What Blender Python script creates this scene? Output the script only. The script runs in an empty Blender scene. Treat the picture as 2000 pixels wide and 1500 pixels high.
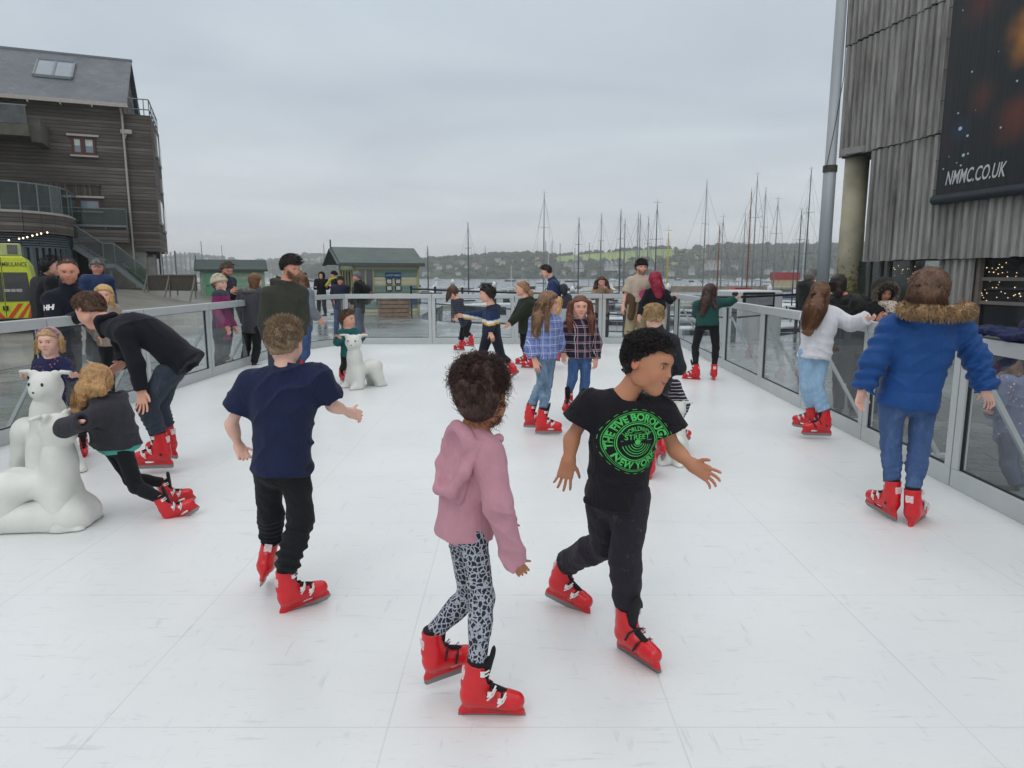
import bpy, math, random
import numpy as np
from mathutils import Vector, Matrix
from mathutils.bvhtree import BVHTree
R = math.radians
sc = bpy.context.scene
COL = sc.collection
random.seed(7); RNG = np.random.default_rng(7)
# ------------------------------------------------------------ camera maths
F, TH, CH = 1350.0, R(9.0), 1.55
CT, ST = math.cos(TH), math.sin(TH)
def ray(px, py):
    u, v = (px-1000)/F, (750-py)/F
    return np.array([u, CT+v*ST, -ST+v*CT])
CAM = np.array([0, 0, CH])
def P(px, py, Y):                      # point seen at a pixel, at world depth Y
    d = ray(px, py); return CAM + d*(Y/d[1])
def G(px, py, z=0.0):                  # point of a level plane seen at a pixel
    d = ray(px, py); return CAM + d*((z-CH)/d[2])
def mpp(py, Y):                        # metres per pixel at that depth
    return Y/ray(1000, py)[1]/F
def c(h, a=1.0):                       # sRGB hex -> linear
    v = [int(h[i:i+2], 16)/255 for i in (0, 2, 4)]
    return tuple(x/12.92 if x <= .04045 else ((x+.055)/1.055)**2.4 for x in v)+(a,)
def nrm(v):
    v = np.asarray(v, float); return v/(np.linalg.norm(v)+1e-12)
def V(*a): return np.array(a, float)
# ------------------------------------------------------------ objects
def tag(o, label=None, cat=None, group=None, kind=None):
    if label: o['label'] = label
    if cat: o['category'] = cat
    if group: o['group'] = group
    if kind: o['kind'] = kind
    return o
def empty(name, loc=(0, 0, 0), rz=0, label=None, cat=None, group=None):
    o = bpy.data.objects.new(name, None); COL.objects.link(o)
    o.location = Vector([float(x) for x in loc]); o.rotation_euler[2] = rz; o.empty_display_size = .1
    return tag(o, label, cat, group)
def mesh_obj(name, vs, fs, mat, parent=None, smooth=False, cols=None, org=None):
    me = bpy.data.meshes.new(name)
    vs = np.asarray(vs, float)
    if org is not None: vs = vs-np.asarray(org, float)
    if isinstance(fs, np.ndarray):
        n, k = len(fs), fs.shape[1]
        me.vertices.add(len(vs)); me.vertices.foreach_set('co', vs.astype(np.float32).ravel())
        me.loops.add(n*k); me.loops.foreach_set('vertex_index', fs.astype(np.int32).ravel())
        me.polygons.add(n); me.polygons.foreach_set('loop_start', np.arange(0, n*k, k, dtype=np.int32))
        me.polygons.foreach_set('loop_total', np.full(n, k, dtype=np.int32)); me.update(calc_edges=True)
    else:
        me.from_pydata([tuple(v) for v in vs], [], fs)
    if smooth: me.polygons.foreach_set('use_smooth', np.ones(len(me.polygons), dtype=bool))
    if cols is not None:
        a = me.color_attributes.new('Col', 'FLOAT_COLOR', 'POINT')
        cc = np.ones((len(vs), 4), np.float32); cc[:, :3] = np.asarray(cols)[:, :3]
        a.data.foreach_set('color', cc.ravel())
    me.materials.append(mat)
    me.validate()
    o = bpy.data.objects.new(name, me); COL.objects.link(o)
    if parent is not None: o.parent = parent
    return o
def copy_tree(o, parent=None):
    k = o.copy(); COL.objects.link(k)
    if parent is not None: k.parent = parent
    for ch in list(o.children): copy_tree(ch, k)
    return k
class MB:
    def __init__(s): s.v = []; s.f = []
    def add(s, vs, fs, M=None):
        n = len(s.v)
        for p in vs:
            s.v.append(tuple(M @ Vector(p)) if M is not None else tuple(float(q) for q in p))
        s.f += [tuple(i+n for i in f) for f in fs]; return s
    def box(s, lo, hi, M=None):
        x0, y0, z0 = lo; x1, y1, z1 = hi
        return s.add([(x0,y0,z0),(x1,y0,z0),(x1,y1,z0),(x0,y1,z0),(x0,y0,z1),(x1,y0,z1),(x1,y1,z1),(x0,y1,z1)],
                     [(0,3,2,1),(4,5,6,7),(0,1,5,4),(1,2,6,5),(2,3,7,6),(3,0,4,7)], M)
    def beam(s, a, b, w, h=None, up=(0, 0, 1)):      # rectangular bar a->b
        h = h or w; a, b = V(*a), V(*b); d = nrm(b-a); r_ = np.cross(d, V(*up))
        if np.linalg.norm(r_) < 1e-4: r_ = np.cross(d, V(1, 0, 0))
        r_ = nrm(r_); u = np.cross(r_, d); vs = []
        for p in (a, b):
            for i, j in ((-1,-1),(1,-1),(1,1),(-1,1)): vs.append(p+r_*i*w/2+u*j*h/2)
        return s.add(vs, [(0,1,2,3),(7,6,5,4),(0,4,5,1),(1,5,6,2),(2,6,7,3),(3,7,4,0)])
    def tube(s, pts, r, n=8, caps=True):
        pts = [V(*p) for p in pts]; m = len(pts); rr = r if hasattr(r, '__len__') else [r]*m
        vs = []; ref = None
        for i, p in enumerate(pts):
            d = nrm((pts[min(i+1, m-1)]-pts[max(i-1, 0)]))
            if ref is None:
                ref = V(0, 0, 1) if abs(d[2]) < .9 else V(1, 0, 0)
            a = nrm(np.cross(d, ref)); b = np.cross(a, d); ref = b if abs(np.dot(b, d)) < .5 else ref
            for k in range(n):
                t = 2*math.pi*k/n; vs.append(p+(a*math.cos(t)+b*math.sin(t))*rr[i])
        fs = [(i*n+k, i*n+(k+1) % n, (i+1)*n+(k+1) % n, (i+1)*n+k) for i in range(m-1) for k in range(n)]
        if caps: fs += [tuple(range(n))[::-1], tuple((m-1)*n+k for k in range(n))]
        return s.add(vs, fs)
    def prism(s, poly, lo, hi, axis='z', M=None):   # polygon extruded along an axis
        def q(a, b, t): return {'z': (a, b, t), 'y': (a, t, b), 'x': (t, a, b)}[axis]
        n = len(poly); vs = [q(a, b, lo) for a, b in poly]+[q(a, b, hi) for a, b in poly]
        return s.add(vs, [tuple(range(n)), tuple(range(n, 2*n))[::-1]]+[(i, (i+1) % n+0, (i+1) % n+n, i+n)[::-1] for i in range(n)], M)
    def sphere(s, p, r, n=8, m=6):
        rr = r if hasattr(r, '__len__') else (r, r, r); vs = []; fs = []
        for j in range(m+1):
            t = math.pi*j/m
            for i in range(n):
                a = 2*math.pi*i/n; vs.append((p[0]+rr[0]*math.sin(t)*math.cos(a), p[1]+rr[1]*math.sin(t)*math.sin(a), p[2]+rr[2]*math.cos(t)))
        for j in range(m):
            for i in range(n): fs.append((j*n+i, (j+1)*n+i, (j+1)*n+(i+1) % n, j*n+(i+1) % n))
        return s.add(vs, fs)
    def build(s, name, mat, parent=None, smooth=False, org=None, bevel=0):
        o = mesh_obj(name, s.v, s.f, mat, parent, smooth, org=org)
        if bevel:
            b = o.modifiers.new('b', 'BEVEL'); b.width = bevel; b.segments = 2; b.limit_method = 'ANGLE'
        return o
def textmesh(txt, size=1.0, bold=0.0, spacing=1.0):
    cu = bpy.data.curves.new('t', 'FONT'); cu.body = txt; cu.size = size; cu.offset = bold; cu.space_character = spacing
    cu.align_x = 'CENTER'; cu.align_y = 'CENTER'; cu.resolution_u = 3
    o = bpy.data.objects.new('t', cu); COL.objects.link(o)
    dg = bpy.context.evaluated_depsgraph_get(); e = o.evaluated_get(dg); me = e.to_mesh()
    vs = np.array([v.co[:] for v in me.vertices]); fs = [tuple(p.vertices) for p in me.polygons]
    e.to_mesh_clear(); bpy.data.objects.remove(o); bpy.data.curves.remove(cu)
    return vs[:, :2], fs
# ------------------------------------------------------------ implicit surfaces
class SDF:
    def __init__(s, vox): s.h = vox; s.ops = []; s.lo = np.full(3, 1e9); s.hi = np.full(3, -1e9)
    def cap(s, a, b, ra, rb=None, k=.02, fl=None, cut=False, wr=None, sub=False):
        # tapered capsule; fl=(axis, ratio) squashes it; cut = flat end at b; wr=(amplitude, count, phase) rings
        a, b = np.asarray(a, float), np.asarray(b, float); rb = ra if rb is None else rb
        m = max(ra, rb)+(abs(wr[0]) if wr else 0)
        f = 1 if fl is None else max(1, fl[1])
        lo, hi = np.minimum(a, b)-m*f, np.maximum(a, b)+m*f
        if not sub: s.lo = np.minimum(s.lo, lo); s.hi = np.maximum(s.hi, hi)
        s.ops.append(('c', a, b, ra, rb, k, fl, cut, wr, sub, lo, hi)); return s
    def ell(s, p, rad, fr=None, k=.02, sub=False):   # ellipsoid with frame rows
        p = np.asarray(p, float); m = max(rad)
        if not sub: s.lo = np.minimum(s.lo, p-m); s.hi = np.maximum(s.hi, p+m)
        s.ops.append(('e', p, np.array(rad, float), fr, k, sub, p-m, p+m)); return s
    def plane(s, p, n): s.ops.append(('p', np.asarray(p, float), nrm(n))); return s
    def func(s, fn): s.ops.append(('f', fn)); return s
    def mesh(s, disp=None):
        h = s.h; pad = 3*h; org = s.lo-pad; dim = np.ceil((s.hi+pad-org)/h).astype(int)+1
        dim = np.minimum(dim, 460)
        ax = [(org[i]+h*np.arange(dim[i])).astype(np.float32) for i in range(3)]
        MG = .075; D = np.full(dim, MG, np.float32)
        for op in s.ops:
            if op[0] == 'p':
                n = op[2]; q = op[1]
                pl = ((ax[0]-q[0])*n[0])[:, None, None]+((ax[1]-q[1])*n[1])[None, :, None]+((ax[2]-q[2])*n[2])[None, None, :]
                D = np.maximum(D, pl.astype(np.float32)); continue
            if op[0] == 'f':
                X = np.meshgrid(*ax, indexing='ij', sparse=True); D = op[1](X, D).astype(np.float32); continue
            lo, hi = op[-2]-MG, op[-1]+MG
            i0 = np.maximum(((lo-org)/h).astype(int), 0); i1 = np.minimum(((hi-org)/h).astype(int)+2, dim)
            if (i1 <= i0).any(): continue
            sl = tuple(slice(i0[k], i1[k]) for k in range(3))
            x, y, z = [g for g in np.meshgrid(*[ax[k][sl[k]] for k in range(3)], indexing='ij', sparse=True)]
            if op[0] == 'c':
                _, a, b, ra, rb, kk, fl, cut, wr, sub = op[:10]
                px, py, pz = x-a[0], y-a[1], z-a[2]; ba = b-a; sc_ = 1.0
                if fl is not None:
                    A = nrm(fl[0]); q = (px*A[0]+py*A[1]+pz*A[2])*(1/fl[1]-1)
                    px, py, pz = px+q*A[0], py+q*A[1], pz+q*A[2]; ba = ba+A*np.dot(ba, A)*(1/fl[1]-1); sc_ = min(1, fl[1])
                L2 = float(np.dot(ba, ba))+1e-12
                t0 = (px*ba[0]+py*ba[1]+pz*ba[2])/L2; t = np.clip(t0, 0, 1)
                dx, dy, dz = px-t*ba[0], py-t*ba[1], pz-t*ba[2]
                r = ra+(rb-ra)*t
                if wr: r = r+wr[0]*np.sin(t*wr[1]*6.283+wr[2]+25*(px-py)+14*pz)
                d = (np.sqrt(dx*dx+dy*dy+dz*dz)-r)*sc_
                if cut: d = np.maximum(d, (t0-1)*math.sqrt(L2))
            else:
                _, p, rad, fr, kk, sub = op[:6]
                px, py, pz = x-p[0], y-p[1], z-p[2]
                if fr is not None:
                    px, py, pz = [px*fr[i][0]+py*fr[i][1]+pz*fr[i][2] for i in range(3)]
                k0 = np.sqrt((px/rad[0])**2+(py/rad[1])**2+(pz/rad[2])**2)
                k1 = np.sqrt((px/rad[0]**2)**2+(py/rad[1]**2)**2+(pz/rad[2]**2)**2)+1e-6
                d = k0*(k0-1)/k1
            o = D[sl]
            if sub:
                hh = np.maximum(kk-np.abs(-d-o), 0)/kk; D[sl] = np.maximum(o, -d)+hh*hh*kk*.25
            else:
                hh = np.maximum(kk-np.abs(o-d), 0)/kk; D[sl] = np.minimum(o, d)-hh*hh*kk*.25
        if disp is not None:
            m = np.nonzero(np.abs(D) < .03)
            p = np.stack([ax[k][m[k]] for k in range(3)], 1)
            D[m] += disp(p).astype(np.float32)
        return nets(D, org, h)
def nets(D, org, h):
    for ax in range(3):
        i = [slice(None)]*3; i[ax] = 0; D[tuple(i)] = .05; i[ax] = -1; D[tuple(i)] = .05
    s = D < 0; n = np.array(D.shape)-1
    cnt = np.zeros(n, np.int8)
    for a in (0, 1):
        for b in (0, 1):
            for d in (0, 1): cnt += s[a:a+n[0], b:b+n[1], d:d+n[2]]
    act = (cnt > 0) & (cnt < 8); ix = np.nonzero(act); N = len(ix[0])
    if N == 0: return np.zeros((0, 3)), np.zeros((0, 4), int)
    pos = np.zeros((N, 3)); w = np.zeros(N)
    val = {k: D[ix[0]+k[0], ix[1]+k[1], ix[2]+k[2]] for k in [(a, b, d) for a in (0, 1) for b in (0, 1) for d in (0, 1)]}
    for ax in range(3):
        for a in (0, 1):
            for b in (0, 1):
                p = [a, b]; p.insert(ax, 0); q = list(p); q[ax] = 1
                va, vb = val[tuple(p)], val[tuple(q)]
                m = (va < 0) != (vb < 0); t = np.where(m, va/np.where(m, va-vb, 1), 0)
                for k in range(3):
                    pos[:, k] += m*(p[k]+(t if k == ax else 0))
                w += m
    pos = pos/w[:, None]+np.stack(ix, 1); vs = org+pos*h
    idx = np.full(n, -1, np.int64); idx[ix] = np.arange(N); faces = []
    for ax in range(3):
        o1, o2 = [(1, 2), (2, 0), (0, 1)][ax]
        a = [slice(1, n[k]) for k in range(3)]; a[ax] = slice(0, n[ax]); b = list(a); b[ax] = slice(1, n[ax]+1)
        s0, s1 = s[tuple(a)], s[tuple(b)]; m = np.nonzero(s0 != s1)
        if len(m[0]) == 0: continue
        base = [m[k]+(1 if k != ax else 0) for k in range(3)]
        def cell(d1, d2):
            q = list(base); q[o1] = q[o1]-d1; q[o2] = q[o2]-d2; return idx[q[0], q[1], q[2]]
        f = np.stack([cell(1, 1), cell(0, 1), cell(0, 0), cell(1, 0)], 1)
        fl = s1[m]; f[fl] = f[fl][:, ::-1]; faces.append(f)
    return vs, np.concatenate(faces)
def wob(p, f, seed=0):                     # cheap smooth noise, about -1..1
    x, y, z = p[:, 0]*f+seed*3.1, p[:, 1]*f+seed*1.7, p[:, 2]*f-seed*2.3
    a = np.sin(x+1.3*np.sin(y*1.1+.5*z)); b = np.sin(y*1.2+1.5*np.sin(z*.9+.4*x)+2); d = np.sin(z*1.1+1.4*np.sin(x*.8-y*.5)+4)
    return (a+b+d+.6*np.sin(2.1*(x+d)+1.7*(z-b)))/3.2
def folds(p, B, seed=0, f=34, vert=False):   # sparse sharp creases, <= 0
    w = wob(p, 7, seed); o = 0
    for k, (a, b, c_) in enumerate(((.75, .2, .62), (-.62, .3, .75), (.15, .1, 1.0))[2 if vert else 0:]):
        q = (p[:, 0]*a+p[:, 1]*b+p[:, 2]*c_)*f*(1.6 if vert else 1)+2.2*w+k*1.7; r = 1-np.abs(np.sin(q))
        m = np.clip(wob(p, 9, seed+3+k*5)*1.6-.1, 0, 1); o = o+r**2.2*m
    return -B*o
# ------------------------------------------------------------ materials
def nd(t, typ, ins=None, **p):
    n = t.nodes.new(typ)
    for k, v in p.items(): setattr(n, k, v)
    for k, v in (ins or {}).items():
        s = n.inputs[k]
        if isinstance(v, bpy.types.NodeSocket): t.links.new(v, s)
        else: s.default_value = v
    return n
def newmat(name):
    m = bpy.data.materials.new(name); m.use_nodes = True; m.node_tree.nodes.clear(); return m, m.node_tree
def out(t, sh): nd(t, 'ShaderNodeOutputMaterial', {'Surface': sh}); return t
def ramp(t, fac, stops, interp='LINEAR'):
    r = nd(t, 'ShaderNodeValToRGB', {'Fac': fac}); e = r.color_ramp; e.interpolation = interp
    while len(e.elements) > 1: e.elements.remove(e.elements[-1])
    e.elements[0].position, e.elements[0].color = stops[0]
    for p, cl in stops[1:]:
        q = e.elements.new(p); q.color = cl
    return r.outputs['Color']
def mix(t, fac, a, b, mode='MIX'):
    n = nd(t, 'ShaderNodeMix', data_type='RGBA', blend_type=mode)
    for i, v in ((0, fac), (6, a), (7, b)):
        if isinstance(v, bpy.types.NodeSocket): t.links.new(v, n.inputs[i])
        else: n.inputs[i].default_value = v
    return n.outputs[2]
def math_(t, op, a, b=0.0, d=0.0):
    n = nd(t, 'ShaderNodeMath', operation=op)
    for i, v in enumerate((a, b, d)):
        if isinstance(v, bpy.types.NodeSocket): t.links.new(v, n.inputs[i])
        else: n.inputs[i].default_value = v
    return n.outputs[0]
def noise(t, vec, scale, detail=4, rough=.5, dist=0):
    return nd(t, 'ShaderNodeTexNoise', {'Vector': vec, 'Scale': scale, 'Detail': detail, 'Roughness': rough, 'Distortion': dist}).outputs['Fac']
def mapping(t, vec, scale=(1, 1, 1), rot=(0, 0, 0), loc=(0, 0, 0)):
    return nd(t, 'ShaderNodeMapping', {'Vector': vec, 'Scale': scale, 'Rotation': rot, 'Location': loc}).outputs[0]
def objco(t): return nd(t, 'ShaderNodeTexCoord').outputs['Object']
def scl(col, k): return tuple(min(1, x*k) for x in col[:3])+(1,)
_mc = {}
def pbr(name, col, rough=.6, metal=0, var=.12, vs=6, bump=0, bs=60, spec=.5, vec=(1, 1, 1), coat=0):
    key = (name, col, rough, metal, bump)
    if key in _mc: return _mc[key]
    m, t = newmat(name); co = mapping(t, objco(t), vec); n = noise(t, co, vs, 6, .6)
    cl = ramp(t, n, [(.3, scl(col, 1-var)), (.7, scl(col, 1+var))])
    b = nd(t, 'ShaderNodeBsdfPrincipled', {'Base Color': cl, 'Roughness': rough, 'Metallic': metal, 'Specular IOR Level': spec, 'Coat Weight': coat})
    if bump:
        bn = nd(t, 'ShaderNodeBump', {'Strength': bump, 'Distance': .01, 'Height': noise(t, co, bs, 4, .6)})
        t.links.new(bn.outputs[0], b.inputs['Normal'])
    out(t, b.outputs[0]); _mc[key] = m; return m
def fabric(name, col=None, rough=.92, bump=.5, weave=420, fold=9, var=.16, pat=None, sheen=.04):
    # col None -> colour attribute; pat(t, vec) -> colour socket
    key = (name, col, rough, bump)
    if key in _mc: return _mc[key]
    m, t = newmat(name); co = objco(t)
    n = noise(t, mapping(t, co, (1, 1, .6)), fold*3, 5, .6)
    if pat is not None: base = pat(t, co)
    elif col is None: base = nd(t, 'ShaderNodeAttribute', attribute_name='Col').outputs['Color']
    else: base = col
    k = math_(t, 'MULTIPLY_ADD', n, var*2.4, 1-var*1.2)
    kc = nd(t, 'ShaderNodeCombineColor', {0: k, 1: k, 2: k}).outputs[0]
    cl = mix(t, 1.0, base, kc, 'MULTIPLY')
    b = nd(t, 'ShaderNodeBsdfPrincipled', {'Base Color': cl, 'Roughness': rough, 'Specular IOR Level': .25, 'Sheen Weight': sheen, 'Sheen Roughness': .6})
    hgt = math_(t, 'ADD', math_(t, 'MULTIPLY', noise(t, mapping(t, co, (1, 1, .45)), fold*2.2, 3, .5, 1.2), 1.0),
                math_(t, 'MULTIPLY', noise(t, co, weave, 2, .5), .12))
    bn = nd(t, 'ShaderNodeBump', {'Strength': bump, 'Distance': .02, 'Height': hgt})
    t.links.new(bn.outputs[0], b.inputs['Normal'])
    out(t, b.outputs[0]); _mc[key] = m; return m
def glassmat(name, tint=(1, 1, 1, 1), milky=.04, rough=.03, refl=1.0):
    m, t = newmat(name); co = objco(t)
    tr = nd(t, 'ShaderNodeBsdfTransparent', {'Color': tint})
    gl = nd(t, 'ShaderNodeBsdfGlossy', {'Roughness': rough, 'Color': (.95, .97, .97, 1)})
    fr = math_(t, 'MULTIPLY', nd(t, 'ShaderNodeFresnel', {'IOR': 1.5}).outputs[0], math_(t, 'SUBTRACT', 1.0, nd(t, 'ShaderNodeNewGeometry').outputs['Backfacing'])); refl *= .9
    a = nd(t, 'ShaderNodeMixShader', {0: math_(t, 'MULTIPLY', fr, refl), 1: tr.outputs[0], 2: gl.outputs[0]})
    df = nd(t, 'ShaderNodeBsdfDiffuse', {'Color': (.75, .78, .78, 1)})
    mk = math_(t, 'MULTIPLY', ramp(t, noise(t, mapping(t, co, (1, 1, .35)), 3.0, 6, .65, .6), [(.35, (0, 0, 0, 1)), (.75, (1, 1, 1, 1))]), milky*2)
    mk = math_(t, 'ADD', mk, milky*.5)
    b = nd(t, 'ShaderNodeMixShader', {0: mk, 1: a.outputs[0], 2: df.outputs[0]})
    out(t, b.outputs[0]); return m
def emit(name, col, s):
    m, t = newmat(name); e = nd(t, 'ShaderNodeEmission', {'Color': col, 'Strength': s}); out(t, e.outputs[0]); return m
def skinmat():
    m, t = newmat('skin'); base = nd(t, 'ShaderNodeAttribute', attribute_name='Col').outputs['Color']; co = objco(t)
    n = noise(t, co, 35, 5, .6)
    cl = mix(t, math_(t, 'MULTIPLY', n, .22), base, mix(t, .5, base, (.55, .16, .1, 1)))
    b = nd(t, 'ShaderNodeBsdfPrincipled', {'Base Color': cl, 'Roughness': .52, 'Specular IOR Level': .4, 'Subsurface Weight': .12, 'Subsurface Radius': (.012, .005, .003), 'Subsurface Scale': 1.0})
    bn = nd(t, 'ShaderNodeBump', {'Strength': .15, 'Distance': .004, 'Height': noise(t, co, 260, 3)})
    t.links.new(bn.outputs[0], b.inputs['Normal']); out(t, b.outputs[0]); return m
SKIN = skinmat()
def hairmat(col, strand=False):
    key = ('hair', col, strand)
    if key in _mc: return _mc[key]
    m, t = newmat('hair'); co = objco(t)
    n = noise(t, mapping(t, co, (1, 1, .12)), 120, 3, .6); n2 = noise(t, co, 9, 3)
    cl = ramp(t, math_(t, 'MULTIPLY_ADD', n, .65, math_(t, 'MULTIPLY', n2, .35)), [(.3, scl(col, .5)), (.52, col), (.72, scl(col, 1.7))])
    if strand: cl = mix(t, 1.0, cl, nd(t, 'ShaderNodeAttribute', attribute_name='Col').outputs['Color'], 'MULTIPLY')
    b = nd(t, 'ShaderNodeBsdfPrincipled', {'Base Color': cl, 'Roughness': .5, 'Specular IOR Level': .35})
    bn = nd(t, 'ShaderNodeBump', {'Strength': .6, 'Distance': .006, 'Height': n})
    t.links.new(bn.outputs[0], b.inputs['Normal']); out(t, b.outputs[0]); _mc[key] = m; return m
# ------------------------------------------------------------ skates
RED = pbr('red_plastic', c('c8101c'), .34, var=.13, vs=9, bump=.06, bs=40, coat=.15)
BLACK = pbr('black_rubber', c('1a1a1c'), .7, var=.2)
STEEL = pbr('steel', c('8d8c8b'), .38, .85, var=.15)
WHITEP = pbr('white_plastic', c('dcdcda'), .35, var=.06)
LINER = fabric('liner', c('1b1c1f'), bump=.3)
def make_skate(side):
    r = empty('skate', (0, 0, -50)); vx = .0048
    s = SDF(vx)
    s.cap((-.085, 0, .105), (.07, 0, .092), .048, .044, k=.03, fl=((0, 1, 0), .9))
    s.cap((.07, 0, .092), (.112, 0, .088), .043, .040, k=.02)
    s.plane((0, 0, .058), (0, 0, -1))
    s.cap((-.082, 0, .13), (-.058, 0, .272), .052, .056, k=.03, fl=((0, 1, 0), .92), cut=True)
    s.cap((-.105, 0, .175), (-.097, 0, .19), .03, k=.015)
    s.cap((-.02, 0, .125), (-.05, 0, .175), .04, .042, k=.03)
    s.cap((-.062, 0, .225), (-.048, 0, .30), .043, .046, k=.002, sub=True)
    s.cap((.0, 0, .20), (.01, 0, .30), .03, .05, k=.01, sub=True)
    # holder: thin keel with a lens shaped window
    s.cap((-.125, 0, .034), (.128, 0, .034), .018, .018, k=.012, fl=((0, 1, 0), .5))
    s.cap((-.10, 0, .07), (-.12, 0, .034), .026, .016, k=.02, fl=((0, 1, 0), .7))
    s.cap((.085, 0, .066), (.128, 0, .036), .024, .016, k=.02, fl=((0, 1, 0), .7))
    s.cap((-.05, 0, .05), (.09, 0, .05), .018, .018, k=.01, fl=((0, 1, 0), .5))
    s.cap((-.03, 0, .043), (.05, 0, .052), .005, .016, k=.003, sub=True)
    s.func(lambda X, D: np.maximum(D, (.024-X[2]+0*X[0]+0*X[1])))
    vs, fs = s.mesh(); mesh_obj('shell', vs, fs, RED, r, True)
    b = MB(); prof = [(-.148, .008), (-.138, -.003), (.128, -.003), (.156, .014), (.156, .028), (-.148, .028)]
    b.prism(prof, -.0045, .0045, 'y'); b.build('blade', STEEL, r)
    s = SDF(.006); s.cap((-.07, 0, .2), (-.055, 0, .288), .043, .05, cut=True, fl=((0, 1, 0), .92))
    s.cap((-.02, 0, .2), (.01, 0, .315), .03, .034, k=.02, fl=((1, 0, -.2), .35)); s.cap((.0, 0, .16), (.065, 0, .135), .02, .016, k=.02, fl=((.3, 0, 1), .6))
    vs, fs = s.mesh(); mesh_obj('liner', vs, fs, LINER, r, True)
    y = .046*side
    b = MB()
    for (x, z, dx, dz) in ((-.03, .245, .035, .0), (.0, .15, .035, .045), (.045, .118, .035, .04)):
        for off in (-.008, .008):
            b.tube([(x-dx*.4, y*1.12, z-dz*.5+off), (x+dx*.3, y*1.12, z+off), (x+dx*.7, y*.75, z+dz*.5+off)], .0042, 5)
        b.box((x-.012, min(y*1.1, y*1.3), z-.011), (x+.006, max(y*1.1, y*1.3), z+.011))
    b.build('buckle', WHITEP, r)
    b = MB(); b.tube([(-.078, -.05, .115), (-.078, .052, .115)], .011, 10)
    for (x, z, w) in ((.0, .165, .05), (.05, .13, .045)):
        b.tube([(x-.03, -y*1.06, z-.045), (x-.012, -y*.9, z-.005), (x+.005, 0, z+.012), (x+.0, y*.8, z-.005)], .006, 5)
    b.build('strap', BLACK, r)
    b = MB(); b.box((-.128, -.022, .2), (-.111, .022, .245)); b.build('sticker', pbr('sticker', c('d8c4c4'), .5, var=.35, vs=90), r)
    return r
def make_shoe():
    r = empty('shoe', (0, 0, -50)); s = SDF(.008)
    s.cap((-.09, 0, .045), (.1, 0, .04), .042, .038, k=.02); s.cap((-.08, 0, .06), (-.075, 0, .12), .042, .042, k=.03)
    s.plane((0, 0, 0), (0, 0, -1)); vs, fs = s.mesh(); mesh_obj('upper', vs, fs, pbr('shoe', c('2a2728'), .7), r, True)
    b = MB(); b.prism([(-.13, -.04), (.1, -.042), (.145, 0), (.1, .042), (-.13, .04)], 0, .018); b.build('sole', pbr('sole', c('b9b4aa'), .7), r)
    return r
SK = {1: make_skate(1), -1: make_skate(-1)}; SHOE = make_shoe()
_used = set()
def put_foot(kind, par, org, pos, yaw, pitch=0, roll=0, s=1.0, side=1):
    """pos: world position of blade centre; returns ankle and calf end in world space"""
    src = SHOE if kind == 'shoe' else SK[side]
    o = copy_tree(src, par); o.name = 'shoe' if kind == 'shoe' else 'ice_skate'
    M = Matrix.Rotation(R(90-yaw), 4, 'Z') @ Matrix.Rotation(R(-pitch), 4, 'Y') @ Matrix.Rotation(R(roll), 4, 'X')
    M = Matrix.Translation(Vector([float(a) for a in pos])-Vector([float(a) for a in org])) @ M @ Matrix.Scale(s, 4)
    o.matrix_local = M
    W_ = Matrix.Translation(Vector([float(a) for a in org])) @ M
    f = lambda q: np.array((W_ @ Vector(q))[:])
    if kind == 'shoe': return f((-.08, 0, .11)), f((-.08, 0, .07))
    return f((-.06, 0, .262)), f((-.07, 0, .12))
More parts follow.
